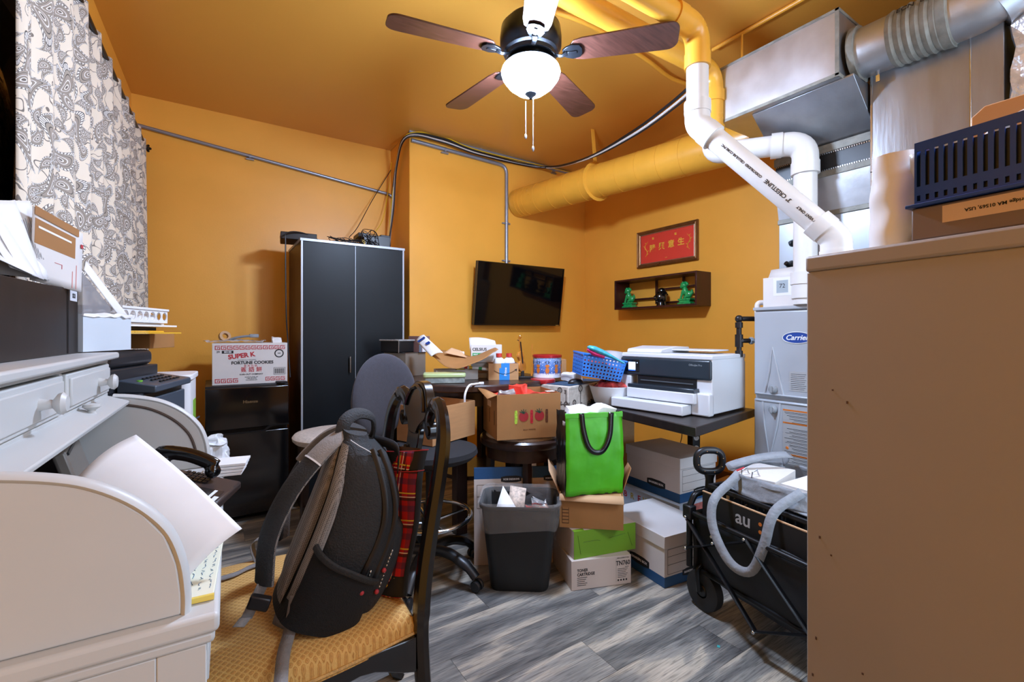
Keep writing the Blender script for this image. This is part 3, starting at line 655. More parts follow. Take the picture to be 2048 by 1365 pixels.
t = thing('cable_tangle', 'tangle of thin black wires on top of the wardrobe', 'cables', (wx0+.33,3.50,zw))
obj('wire_loops', wires(9, (0,0), (.17,.06), 0, .05, 4), BCAB, t, kind='stuff')
obj('wire_loops', wires(8, (.17,-.02), (.08,.05), 0, .12, 9), BCAB, t, kind='stuff')
obj('yellow_plug', G().box(.10,.13,0,.01,.02,.05), YEL, t)
t = thing('power_cord', 'black cord hanging down the left side of the wardrobe', 'cord', (wx0-.06,3.45,zw))
obj('cord_run', G().tube(bez([(.20,.05,.012),(.08,.03,.05),(-.02,0,.03),(-.03,-.01,-.06),(-.025,0,-.5),(-.012,.02,-.7),(.0,.0,-.95)],8), .0045, 8), BCAB, t)
# ================================================================ FRIDGE
fx0, fx1 = pY(410,800,3.36).x, pY(578,800,3.36).x; zf_ = .87; fw = fx1-fx0
t = thing('mini_fridge', 'glossy black two door mini fridge against the orange wall', 'fridge', (fx0,3.36,0))
obj('body', G().box(.004,fw-.004,.05,.52,.03,zf_-.02), BLK, t, bev=.004)
obj('top_panel', G().box(0,fw,.03,.52,zf_-.02,zf_), BLK, t, bev=.004)
dz_ = .585
obj('upper_door', G().box(0,fw,0,.045,dz_+.012,zf_-.012), GLOSSB, t, bev=.006, seg=3)
ld = obj('lower_door', G().box(0,fw,0,.045,.05,dz_-.012), GLOSSB, t, bev=.006, seg=3)
obj('handle_recess', G().prism([(.0,-.018),(fw*.7,-.018),(fw*.78,.012),(fw,.012),(fw,.02),(.75*fw,.02),(fw*.68,-.008),(0,-.008)], -.004, .0, 'xz').at(Mx.Identity(4)), BLKM, t, loc=(0,-.0,dz_))
for x in (.04,fw-.04): obj('foot', G().cyl((x,.06,0),.015,.05,12), BLK, t)
text('Hisense', .026, CHROME, t, FY(fw*.52,-.001,zf_-.105), bold=.0006)
# fortune cookie carton
t0 = pt(424,771,2.88); cw = .425
zc_ = .87
t = thing('cookie_carton', 'white fortune cookies carton with red print on the fridge', 'box', (t0.x, t0.y, zc_+.001), rz=R(-4))
ch = .262
obj('carton', G().box(0,cw,0,.30,0,ch), WBOX, t, bev=.002)
obj('lid_flap', G().box(.0,cw-.0,.002,.149,ch,ch+.003), WBOX, t); obj('lid_flap', G().box(0,cw,.151,.298,ch,ch+.003), WBOX, t)
def greek(x0, x1, z0, z1, n):
    g = G(); w_ = (x1-x0)/n; th_ = (z1-z0)*.16; y0, y1 = -.0012, -.0002
    for k in range(n):
        a0 = x0+k*w_; a1 = a0+w_-.005; 
        g.box(a0,a1,y0,y1,z1-th_,z1).box(a0,a0+th_,y0,y1,z0,z1-th_).box(a0+th_,a1,y0,y1,z0,z0+th_).box(a1-th_,a1,y0,y1,z0+th_,z0+(z1-z0)*.62).box(a0+(a1-a0)*.42,a1-th_,y0,y1,z0+(z1-z0)*.50,z0+(z1-z0)*.62).box(a0+(a1-a0)*.42,a0+(a1-a0)*.42+th_,y0,y1,z0+(z1-z0)*.3,z0+(z1-z0)*.5)
    return g
obj('key_border', greek(.015,cw-.01,ch-.038,ch-.012,12), REDINK, t); obj('key_border', greek(.015,.145,.014,.04,4), REDINK, t); obj('key_border', greek(.295,cw-.01,.018,.042,4), REDINK, t)
yf = -.0004
text('39', .018, INK, t, FY(.032,yf,ch-.052), bold=.0004); pb = obj('number_bar', G().box(.052,.115,-.0009,-.0002,ch-.062,ch-.044), INK, t); text('00100', .016, WHITE, pb, FY(.084,-.0012,ch-.053), bold=.0005)
text('SUPER K', .040, REDINK, t, FY(.16,yf,ch-.078) @ Mx.Rotation(R(7),4,'Z'), bold=.0018)
text('INDIVIDUALLY WRAPPED', .009, INK, t, FY(.19,yf,ch-.106))
text('FORTUNE COOKIES', .0265, INK, t, FY(.222,yf,ch-.124), bold=.0011)
text('單 夾 包 裝', .016, REDINK, t, FY(.21,yf,ch-.145)); text('簽 語 餅', .034, REDINK, t, FY(.215,yf,ch-.170), bold=.0005)
text('KARI-OUT COMPANY', .0135, INK, t, FY(.215,yf,ch-.199), bold=.0004); text('WHITE PLAINS, NY\n1-800-433-8799\nwww.kariout.com', .009, INK, t, FY(.215,yf,ch-.226), bold=.0002)
q = G().lathe([(.021,0),(.028,0),(.028,.0008),(.021,.0008)], 28, (0,0,0), 'y'); q.m = Mx.Identity(4)
obj('seal_print', q, INK, t, loc=(.375,-.0008,ch-.066)); text('500', .012, INK, t, FY(.375,yf,ch-.066), bold=.0003)
q = G(); xx = .348
for k in range(16): wb = (.001,.002,.003)[k*7%3]; q.box(xx,xx+wb,-.001,-.0002,.062,.095); xx += wb+.0018
q.box(.343,.345,-.001,-.0002,.057,.1).box(.41,.412,-.001,-.0002,.057,.1).box(.343,.412,-.001,-.0002,.1,.102).box(.343,.412,-.001,-.0002,.055,.057)
obj('barcode', q, INK, t)
zb_t = zc_+ch+.005
clear = pm('clear_plastic', 'DFE3E6', .15, var=0, alpha=.45)
bag = thing('clear_bag', 'crumpled clear plastic bag lying on top of the cookie carton', 'bag', (t0.x+.13,t0.y+.12,zb_t), rz=R(-4))
obj('film', G().grid(lambda u, v: ((u-.5)*.34+.01*math.sin(v*9), (v-.5)*.19, .004+.018*abs(math.sin(u*PI))*(.4+.6*math.sin(v*PI))+.007*NZ.noise((u*14,v*9,2))+(.012 if abs(u-.5) > .45 else 0)), 36, 20), pm('plastic_film','D9D9DC',.25,var=0,alpha=.7), bag, smooth=True)
t = thing('tape_roll', 'tan roll of packing tape on the bag over the carton', 'tape', (t0.x+.07,t0.y+.12,zb_t+.0422), rz=R(20), rx=R(74))
obj('tape', G().lathe([(.018,-.012),(.034,-.012),(.034,.012),(.018,.012),(.018,-.012)], 28), pm('tan_tape','B98A4E',.4,var=.03), t)
t = thing('grey_headband', 'grey folded strap lying beside the tape roll on carton', 'strap', (t0.x+.18,t0.y+.1,zb_t+.028), rz=R(2))
obj('band', G().tube(bez([(-.08,0,-.005),(-.04,-.01,.008),(.02,0,.016),(.07,.01,.014)],6), .013, 10, flat=(1.4,.6)), pm('grey_band','8E959C',.5), t)
obj('band_end', G().box(.03,.085,-.012,.018,.006,.03), pm('grey_band','8E959C',.5), t, bev=.005)
t = thing('white_bow', 'small crumpled white tissue on right end of the carton', 'tissue', (t0.x+.345,t0.y+.07,zb_t))
obj('lump', crump(.05,.04,.035,.012,6,5,30), PAPER, t)
t = thing('tv_remote', 'thin black remote lying beside carton on the fridge', 'remote', (fx1-.05,3.42,zc_+.001), rz=R(14))
obj('case', rbox(.05,.15,.013,.012), BLK, t, bev=.003)
# ================================================================ SCREEN
p_ = pY(948,650,3.44); p2_ = pY(1119,654,3.44); tw = p2_.x-p_.x
t = thing('television', 'black flat television tilted forward on orange wall', 'television', (p_.x,3.44,p_.z-.003), rx=R(8))
th_ = .545
obj('case', G().box(0,tw,.012,.045,0,th_), BLK, t, bev=.003)
obj('bezel', G().box(0,tw,0,.014,0,.014).box(0,tw,0,.014,th_-.009,th_).box(0,.009,0,.014,.014,th_-.009).box(tw-.009,tw,0,.014,.014,th_-.009), GLOSSB, t)
obj('screen', G().box(.009,tw-.009,.006,.012,.014,th_-.009), pm('screen_glass','08080A',.06,var=0,spec=.5), t)
obj('badge', G().box(tw-.05,tw-.012,-.0015,0,.003,.010), CHROME, t)
obj('wall_bracket', G().box(tw*.42,tw*.58,.045,.105,.22,.36), BLKM, t)
# ================================================================ FRAMED SIGN
ya, yb_ = pX(1395,480,3.2).y, pX(1274,500,3.2).y; z0_, z1_ = 1.779, 2.098
GOLDF = pm('bronze_frame', '8A6238', .3, metal=.6, var=.15, vs=20); GOLD = pm('gold_leaf', 'F2C648', .4, metal=.15, var=0)
t = thing('framed_sign', 'red Chinese calligraphy picture in bronze frame on the wall', 'picture', (XR-.001, yb_, z0_), rz=-PI/2)
W_, H_ = yb_-ya, z1_-z0_
def frame(w, h, wd, prof, y0):
    g = G(); outer = [(0,0),(w,0),(w,h),(0,h)]; n = len(prof)
    for (ins, dp) in prof:
        g.v += [V((ins,-dp,ins)),V((w-ins,-dp,ins)),V((w-ins,-dp,h-ins)),V((ins,-dp,h-ins))]
    for i in range(n-1):
        for k in range(4): g.f.append((i*4+k, i*4+(k+1)%4, (i+1)*4+(k+1)%4, (i+1)*4+k))
    return g
obj('frame', frame(W_,H_,.04,[(0,0),(0,.022),(.006,.03),(.014,.022),(.02,.026),(.028,.016),(.034,.012),(.036,.006)],0), GOLDF, t, ang=10)
obj('inner_edge', frame(W_,H_,.04,[(.031,.0145),(.034,.0165),(.037,.012)],0), pm('silver_fillet','C9C2B0',.25,metal=.8,var=0), t, ang=10)
red = obj('red_panel', G().box(.03,W_-.03,-.008,-.003,.03,H_-.03), pm('red_paper','E0402F',.55,var=.02), t)
for k, chh in enumerate('隆興意生'): text(chh, .066, GOLD, red, FY(.165+k*.096,-.0088,.155+.004*k), ext=.001, bold=.0012)
def dragon(cx, fl):
    pts = [(cx+fl*(.018*math.sin(i*.75)+.006*(i-5)*.3), .095+.014*i) for i in range(10)]
    g = G().tube([(p[0],-.0095,p[1]) for p in pts], [.004+.004*math.sin(i*.35) for i in range(10)], 6, flat=(1,.3))
    for i in (1,3,4,6,8): g.tube([(pts[i][0],-.0095,pts[i][1]),(pts[i][0]+fl*.018*(1 if i%2 else -1),-.0095,pts[i][1]+.01)], [.003,.0012], 5)
    return g
for cx, fl in ((.098,1),(W_-.085,-1)): obj('gold_ornament', dragon(cx,fl), GOLD, red)
for cx, zz in ((.17,.262),(.40,.262)): text('福', .02, GOLD, red, FY(cx,-.0088,zz-.02), ext=.0008, bold=.0008)
text('恭 賀', .009, GOLD, red, FY(W_/2,-.0088,.06), ext=.0004)
# ================================================================ WALL SHELF
XS = 3.04; y0s, y1s = 2.115, 2.95; zs0, zs1 = 1.41, 1.67
MAH = pm('dark_cherry', '3A1414', .35, var=.25, vs=10, coat=.1)
t = thing('wall_shelf', 'dark wooden wall shelf with Chinese lattice back', 'shelf', (XR-.001, y1s, zs0), rz=-PI/2)
W_, H_, D_ = y1s-y0s, zs1-zs0, XR-XS
obj('side_board', G().box(0,.015,-D_,0,0,H_), MAH, t, bev=.001); obj('side_board', G().box(W_-.015,W_,-D_,0,0,H_), MAH, t, bev=.001)
obj('bottom_board', G().box(.015,W_-.015,-D_,0,0,.015), MAH, t, bev=.001); obj('top_board', G().box(.015,W_-.015,-D_,0,H_-.015,H_), MAH, t, bev=.001)
for (x0,x1,z0,z1) in ((.33,.35,.04,.245),(.25,.33,.085,.1),(.35,.60,.155,.17),(.35,.44,.085,.1),(.35,.72,.04,.055),(.60,.62,.10,.245),(.62,.70,.10,.115),(.62,.80,.16,.175),(.78,.8,.03,.16),(.015,.25,.085,.1)):
    obj('lattice_bar', G().box(x0*W_/.835,x1*W_/.835,-.03,-.018,z0,z1), MAH, t)
JADE = pm('green_glaze', '1E9A52', .2, var=.25, vs=60, coat=.4)
def lion(name_y, lab, flip):
    t = thing('lion_figurine', lab, 'figurine', (XS+.07, name_y, zs0+.0165), rz=-PI/2)
    t.scale = (1.18,1.18,1.18)
    obj('pedestal', G().box(-.05,.05,-.03,.03,0,.012).box(-.04,.04,-.024,.024,.012,.026).box(-.047,.047,-.028,.028,.026,.038), JADE, t, bev=.002)
    g = G(); f = flip; b0 = .038
    g.ball((.018*f,0,b0+.026), .026, 8, (1,.8,1)).ball((-.008*f,0,b0+.05), .025, 8, (.8,.8,1.1)).ball((-.015*f,-.002,b0+.088), .024, 8, (1,.95,.9)).ball((-.03*f,-.004,b0+.08), .014, 8)
    g.tube([(-.015*f,-.012,b0+.055),(-.026*f,-.014,b0+.02),(-.032*f,-.015,b0)], [.011,.008,.009], 8).tube([(-.015*f,.012,b0+.055),(-.024*f,.013,b0+.02),(-.026*f,.014,b0)], [.011,.008,.009], 8)
    g.tube([(.03*f,0,b0+.02),(.046*f,0,b0+.035),(.04*f,0,b0+.058)], [.009,.01,.005], 8).tube([(.01*f,-.018,b0+.015),(.0,-.02,b0)], [.013,.01], 8)
    for k in range(7): a = R(20+k*30); g.ball((-.012*f+.024*math.cos(a)*f,0,b0+.088+.02*math.sin(a)), .008, 5)
    g.ball((-.028*f,-.012,b0+.10), .006, 5).ball((-.028*f,.012,b0+.10), .006, 5).ball((-.016*f,-.016,b0+.108), .006, 5)
    blob('lion_body', g, JADE, t, .0028)
lion(y1s-.115, 'green glazed guardian lion on the left end of shelf', 1)
lion(y0s+.14, 'green glazed guardian lion on the right end of shelf', 1)
t = thing('buddha_head', 'glossy black Buddha head between the two green lions', 'figurine', (XS+.075, (y0s+y1s)/2-.03, zs0+.0165), rz=-PI/2+R(-25))
t.scale = (1.4,1.4,1.12)
g = G().ball((0,0,.062), .038, 10, (.88,.95,1.2)).ball((0,.006,.112), .022, 8).tube([(0,.004,0),(0,.002,.03)], [.03,.024], 14).ball((0,-.036,.058), .0085, 6, (.7,1,1.5)).ball((0,-.031,.042), .010, 6, (1.3,.7,.5)).ball((-.036,.004,.05), .011, 6, (.5,.8,2.2)).ball((.036,.004,.05), .011, 6, (.5,.8,2.2)).ball((0,-.022,.028), .012, 6)
g.ball((-.014,-.033,.07), .008, 6, (1.3,.6,.6)).ball((.014,-.033,.07), .008, 6, (1.3,.6,.6))
rd = random.Random(2)
for k in range(70): a = rd.random()*2*PI; e = rd.uniform(.2,1.4); g.ball((.034*math.cos(a)*math.cos(e), .004+.037*math.sin(a)*math.cos(e), .076+.034*math.sin(e)), .0055, 4) if math.sin(a) > -.55 or e > .75 else None
blob('head', g, GLOSSB, t, .0025, 0)
# ================================================================ ROLLTOP DESK (left foreground)
DX, DY, DZ = .012, .80, .79; DA = LANG; DL, DD = .93, .50
def dw(x, y, z): return V((DX+x*math.cos(DA)-y*math.sin(DA), DY+x*math.sin(DA)+y*math.cos(DA), z))
t = desk = thing('rolltop_desk', 'white painted rolltop desk with drawers and curved end panels', 'desk', (DX,DY,0), rz=DA)
WP = WPAINT
obj('desktop', G().box(-DD,0,0,DL,DZ-.028,DZ), WP, t, bev=.007, seg=3)
obj('edge_moulding', G().box(-DD,-.006,.006,DL-.006,DZ-.045,DZ-.028), WP, t, bev=.005)
obj('end_panel', G().box(-DD,-.018,.016,.034,.0,DZ-.045), WP, t, bev=.002); obj('end_panel', G().box(-DD,-.018,DL-.034,DL-.016,0,DZ-.045), WP, t, bev=.002)
obj('panel_stile', G().box(-.075,-.016,.009,.016,.0,DZ-.045), WP, t, bev=.002); obj('panel_rail', G().box(-DD,-.075,.009,.016,DZ-.13,DZ-.045), WP, t, bev=.002)
obj('back_panel', G().box(-DD,-DD+.012,.034,DL-.034,0,1.12), WP, t)
obj('apron', G().box(-.03,-.014,.034,DL-.034,DZ-.115,DZ-.045), WP, t, bev=.002)
# curved end panels
arc = [(-.047,DZ+.0),(-.047,DZ+.03),(-.052,.865),(-.066,.91),(-.09,.945),(-.12,.973),(-.155,.995),(-.19,1.008),(-.235,1.018),(-.27,1.022)]
def endp(y0, y1, nm):
    poly = [(p[0], p[1]) for p in arc]+[(-DD,1.022),(-DD,DZ)]
    e = obj(nm, G().prism(poly, y0, y1, 'xz'), WP, t, bev=.003)
    q = G(); rim = [V((p[0]+.004,(y0+y1)/2,p[1])) for p in arc]; q.tube(bez(rim,4), .012, 8, flat=(1.15,.6)); obj('rim_moulding', q, WP, e)
    return e
endp(.022,.042,'curved_end_panel')
endp(DL-.042,DL-.022,'curved_end_panel')
q = G(); gr = [V((p[0]-.022,DL-.0425,p[1]-.018)) for p in arc[1:]]; obj('tambour_groove', G().tube(bez(gr,4), .004, 6), pm('groove_dark','4A3A30',.8,var=0), t)
# hutch with the drawers
HX = -.278
obj('hutch_top', G().box(-DD,HX+.022,.015,DL-.012,1.128,1.146), WP, t, bev=.005)
obj('hutch_case', G().box(-DD+.012,HX-.03,.03,DL-.03,1.022,1.128), WP, t)
obj('hutch_rail', G().box(HX-.03,HX,.03,DL-.03,1.022,1.034).box(HX-.03,HX,.03,DL-.03,1.118,1.128).box(HX-.03,HX,.03,.045,1.034,1.118).box(HX-.03,HX,.468,.482,1.034,1.118).box(HX-.03,HX,DL-.045,DL-.03,1.034,1.118), WP, t, bev=.002)
for y0, y1 in ((.05,.462),(.488,DL-.05)):
    dr = obj('hutch_drawer', G().box(HX-.02,HX+.006,y0,y1,1.037,1.115).box(HX+.004,HX+.011,y0+.014,y1-.014,1.046,1.106), WP, t, bev=.003)
    obj('knob', G().lathe([(0,.0),(.011,0),(.0085,.012),(.0075,.017),(.018,.024),(.02,.03),(.014,.036),(0,.037)], 20, (HX+.011,(y0+y1)/2+.05,1.076), 'x'), WP, dr)
# tambour lip and its knob, valance and pigeonholes
lip = obj('tambour_lip', G().prism([(-.30,1.018),(-.232,.996),(-.228,1.008),(-.29,1.031)], .044, DL-.044, 'xz'), WP, t, bev=.003)
obj('knob', G().lathe([(0,.0),(.009,0),(.007,.012),(.017,.02),(.016,.026),(0,.028)], 20, (-.255,.60,1.012), 'z'), WP, lip)
q = []
n = 9; y0 = .05; y1 = DL-.05
for k in range(n*6+1):
    u = k/(n*6); y = y0+(y1-y0)*u; q.append((y, .962-.016*abs(math.sin(u*n*PI))-.01*(k%6==0)))
obj('scalloped_valance', G().prism([(y0,1.005)]+q+[(y1,1.005)], -.335, -.325, 'yz'), WP, t)
obj('shade_backing', G().box(-DD+.013,-DD+.02,.045,DL-.045,DZ+.001,1.02), pm('shadow_brown','241C18',.8), t)  # dark sheet standing for the shade deep in the desk opening
for y in (.26,.5,.74): obj('pigeonhole_divider', G().box(-DD+.02,-.34,y,y+.01,DZ,1.0), pm('pigeonhole_brown','4B3A2E',.6), t)
# things in and on the desk
t = thing('dark_monitor', 'dark grey display panel tilted inside the rolltop desk', 'monitor', dw(-.27,.66,DZ+.0015), rz=DA+R(8), ry=R(-16))
obj('panel', G().box(-.012,.012,-.12,.13,.0,.16), pm('warm_grey_plastic','6E665E',.35,var=.03), t, bev=.006)
islands('bezel', G().box(.012,.015,-.115,.125,.006,.012).box(.012,.015,-.115,.125,.148,.154), BLK, t)
g = G(); c00 = pt(272,870,.90); c10 = pt(484,1058,.80); c11 = pt(330,1215,.705); c01 = pt(108,1010,.76)
o_ = (c00+c10+c11+c01)/4
def sheet(u, v):
    p = c00*(1-u)*(1-v)+c10*u*(1-v)+c11*u*v+c01*(1-u)*v-o_
    return p+V((0,0,.018*math.sin(v*PI)*(1-.3*u)+.006*math.sin(u*PI)))
t = thing('paper_sheet', 'large blank white sheet of paper sticking out over desk', 'paper', o_)
obj('sheet', g.grid(sheet, 16, 16), PAPER, t, solid=.0006)
t = thing('legal_pad', 'yellow edged notepad with blue handwriting on desk corner', 'notepad', dw(-.045,.155,DZ+.001), rz=DA+R(-3))
obj('pages', G().box(-.10,.042,-.11,.17,0,.007), pm('pad_paper','E9E6CE',.7,var=.02), t, bev=.001)
obj('yellow_binding', G().box(-.101,.043,-.111,-.1055,0,.0078), pm('pad_yellow','E3C65A',.6), t)
rd = random.Random(5)
q = G()
for k in range(9):
    x = .034-.013*k
    y = -.085
    while y < .14:
        l = rd.uniform(.006,.02); pts = [(x+rd.uniform(-.0025,.0025), y+l*i/4, .0076) for i in range(5)]; q.tube(pts, .0005, 4, flat=(1,.5)); y += l+rd.uniform(.004,.01)
obj('handwriting', q, pm('pen_blue','3E6E8E',.6,var=0), t, kind='stuff')
t = thing('desk_phone', 'black office phone with handset and label at far desk end', 'phone', (-.018,1.35,DZ+.001), rz=R(-20)); t.scale = (.84,.84,.84)
obj('base', G().prism([(-.12,0),(.075,0),(.075,.022),(-.12,.079)], -.09, .10, 'xz'), pm('phone_case','3A2F2C',.35,var=.03), t, bev=.006)
SL = math.atan2(.063,.215)
def onph(x, y): return Mx.Translation((x, y, .022+(.075-x)*.293+.0005))
tl = math.atan(.293)
sm = lambda x, y: onph(x,y) @ Mx.Rotation(tl,4,'Y') 
scr = G(); scr.m = sm(0.03,-.05); scr.box(-.035,.035,-.04,.04,0,.0015); obj('faceplate', scr, pm('phone_face','2A2321',.25,var=0), t)
q = G()
for i in range(6):
    for j in range(4): q.m = sm(-.045+.014*i*.9-.02,.028+j*.019); q.box(-.0045,.0045,-.007,.007,0,.004)
obj('keypad', q, BLK, t, kind='stuff')
q = G(); q.m = sm(.0,-.055); q.lathe([(0,.0012),(.022,.0012),(.022,.0022),(0,.0022)], 28); st = obj('oval_sticker', q, WHITE, t)
text('423966', .012, INK, st, sm(.0,-.055) @ Mx.Translation((0,0,.0024)) @ Mx.Rotation(R(-90),4,'Z'), bold=.0006)
q = G(); q.m = sm(.06,-.075); q.box(-.006,.006,-.018,.018,.001,.002); q.m = sm(.045,-.045); q.box(-.004,.004,-.03,.03,.0016,.0022); obj('white_label', q, WHITE, t)
q = G(); hs = [(-.125,.05,.128),(-.11,.052,.138),(-.05,.058,.125),(.0,.062,.10),(.02,.064,.085)]
g = G().tube([V(h)+V((0,-.01,.0)) for h in bez(hs,4)], .017, 12, flat=(.8,1.25)).ball((-.118,.04,.112), .026, 8, (.9,.9,.8)).ball((.012,.052,.072), .024, 8, (.9,.9,.9))
blob('handset', g, GLOSSB, t, .004, 2)
t = thing('phone_slips', 'short stack of white slips behind the black phone', 'paper', dw(.0,.79,DZ+.001), rz=R(-12))
for k in range(4): obj('slip', G().box(-.05,.05,-.04,.05,.0+k*.008,.006+k*.008), PAPER, t, loc=(.003*k,.004*k,0))
# ------------------------------------------------ on top of the hutch
ZH = 1.1468
c = pt(163,707,1.25)
t = thing('black_file_box', 'open black file box of papers on top of the desk', 'file box', (c.x-.008,c.y+.005,ZH), rz=DA)
BCB = pm('black_board', '1B1614', .45, var=.25, vs=6)
bl_ = .62
q = G()
q.prism([(-bl_,0),(0,0),(0,.174),(-.12,.168),(-.3,.162),(-bl_,.156)], -.004, 0, 'yz'); q.box(-.16,-.004,-.004,0,0,.172).box(-.16,-.156,-bl_,0,0,.172).box(-.156,-.004,-bl_,-bl_+.004,0,.155).box(-.156,-.004,-bl_+.004,-.004,0,.004)
obj('box_shell', q, BCB, t, bev=.001)
obj('front_seam', G().box(0,.001,-.098,-.094,.002,.176).box(0,.0008,-.09,-.088,.002,.175), pm('seam_black','0A0808',.6), t)
lb = obj('label', G().box(0,.0008,-.075,-.012,.138,.165), pm('label_paper','D2D6DC',.6,var=0), t); text('SOI', .017, INK, lb, face((.001,-.043,.151),(0,1,0),(0,0,1)), bold=.0004)
bo = t
def leaf(nm, lab, cat, pts, mat, d=.0006, o=None, extra=None, bulge=0):
    """thin card or sheet given by 4 world corners"""
    P = [V(p) for p in pts]; o = sum(P, V((0,0,0)))/4; nn = (P[1]-P[0]).cross(P[3]-P[0]).normalized()
    t = thing(nm, lab, cat, o)
    obj('sheet', G().grid(lambda u, v: (P[0]*(1-u)*(1-v)+P[1]*u*(1-v)+P[2]*u*v+P[3]*(1-u)*v-o)+nn*bulge*math.sin(u*PI)*math.sin(v*PI), 8, 8), mat, t, solid=d)
    return t, P, o, nn
B = lambda px, py, t_: pt(px, py, t_)
# big opened mailer
t, P, o, nn = leaf('opened_mailer', 'white and brown opened cardboard mailer standing in file box', 'mailer', [B(162,585,1.19),B(60,560,1.06),B(66,412,1.06),B(165,468,1.19)], WBOX, .002)
def onleaf(P, o, nn, u0, u1, v0, v1, off=.0016):
    f = lambda u, v: P[0]*(1-u)*(1-v)+P[1]*u*(1-v)+P[2]*u*v+P[3]*(1-u)*v-o
    s = 1 if nn.dot(V((0,0,ZC))-o) > 0 else -1
    g = G(); q = [f(u0,v0),f(u1,v0),f(u1,v1),f(u0,v1)]
    return g.add([p+nn*s*off for p in q]+[p+nn*s*(off-.0008) for p in q], [(0,1,2,3),(7,6,5,4),(0,4,5,1),(1,5,6,2),(2,6,7,3),(3,7,4,0)])
obj('brown_panel', onleaf(P,o,nn,.16,.96,.52,.86), CARDD, t); obj('white_strip', onleaf(P,o,nn,.25,.9,.74,.77,.0024), PAPER, t); obj('top_flap', onleaf(P,o,nn,.1,.98,.9,1.02,.003), CARDD, t)
obj('red_corner', onleaf(P,o,nn,.42,.57,.34,.345).box(0,0,0,0,0,0) if 0 else onleaf(P,o,nn,.42,.57,.34,.346), REDINK, t); obj('red_corner', onleaf(P,o,nn,.42,.43,.28,.346), REDINK, t)
q = onleaf(P,o,nn,.12,.13,.03,.42)
obj('red_print', q, pm('faded_red','D07A70',.6), t); obj('red_print', onleaf(P,o,nn,.20,.21,.03,.3), MC['faded_red'], t); obj('red_tab', onleaf(P,o,nn,.0,.05,.74,.8,.003), REDINK, t)
for k, (a1, b1, c1_, d1x, td, tz) in enumerate((((98,562),(40,540),(-40,400),(60,402),1.08,0),((88,560),(20,535),(-60,410),(30,400),.1+.94,0),((78,556),(0,520),(-80,430),(5,440),1.0,0))):
    lbx = ('printed letter sheet leaning out of the black file box','middle white sheet leaning left in the black file box','lowest white envelope leaning far left in file box')[k]
    t, P, o, nn = leaf('letter_sheet', lbx, 'paper', [B(*a1,td+.02),B(*b1,td-.10),B(*c1_,td-.12),B(*d1x,td)], PAPER, .0008, bulge=.012)
    if k == 0:
        rd = random.Random(3)
        for j in range(7): obj('text_line', onleaf(P,o,nn,.06+j*.05,.066+j*.05,.25+.05*rd.random(),.8-.1*rd.random(),.0032), pm('print_grey','8C8C90',.6), t)
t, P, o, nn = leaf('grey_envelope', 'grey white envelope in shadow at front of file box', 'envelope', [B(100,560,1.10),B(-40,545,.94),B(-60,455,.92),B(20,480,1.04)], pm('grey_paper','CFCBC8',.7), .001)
# white torn box at the end of the hutch
c = pt(166,706,1.255); c2 = pt(262,700,1.45); an = math.atan2(c2.y-c.y, c2.x-c.x); wl = (V((c2.x-c.x,c2.y-c.y))).length
t = thing('white_shipping_box', 'torn white box bridging desk end and black printer', 'box', (c.x,c.y,ZH+.002), rz=an)
hb = zat(638,1.45)-ZH
q = open_box(G(), wl, .15, hb+.005, .003); obj('carton', q, pm('white_tape_card','C9D2DA',.5,var=.03), t)
obj('torn_edge', crump(wl,.004,.01,.006,12,4,60), PAPER, t, loc=(0,-.003,hb))
t = thing('clear_sleeve', 'clear plastic display sleeve leaning on the white box', 'sleeve', pt(200,600,1.33)); o = pt(200,600,1.33)
P = [B(166,628,1.26),B(222,640,1.42),B(222,615,1.42),B(166,545,1.26)]
g = G(); vs = [p-o for p in P]+[p-o+V((-.05,.03,0)) for p in P]; g.add(vs, [(0,1,2,3),(7,6,5,4),(0,4,5,1),(1,5,6,2),(2,6,7,3),(3,7,4,0)]); obj('shell', g, pm('grey_clear','A9A6A8',.2,var=0,alpha=.6), t, bev=.003)
leaf('white_flyer', 'thin white flyer sloping down beside the clear sleeve', 'paper', [B(168,540,1.3),B(240,636,1.46),B(262,640,1.5),B(172,522,1.34)], PAPER, .001)
leaf('folded_card', 'white folded card standing up inside the white box', 'paper', [B(218,642,1.40),B(252,642,1.43),B(250,632,1.43),B(220,628,1.40)], PAPER, .001)
# ------------------------------------------------ small table, black printer, bin and clutter beyond desk
t = thing('printer_stand', 'white stand behind the desk under the black printer', 'stand', (LW(2.2)+.135,1.80,0), rz=LANG)
obj('top', G().box(0,.27,0,.85,.72,.74), WP, t, bev=.003)
for x in (.01,.23):
    for y in (.01,.81): obj('leg', G().box(x,x+.03,y,y+.03,0,.72), WP, t)
OP = pm('charcoal_plastic', '2B2C30', .35, var=.08); OP_LIT = pm('lit_charcoal_plastic', '46505C', .35, var=.06)  # blue-grey copy has the light on the printer's front put into its colour
cx_, cy_ = -.170, 1.82; an = R(74)
t = thing('laser_printer', 'black multifunction laser printer behind the white desk', 'printer', (cx_,cy_,.741), rz=an)
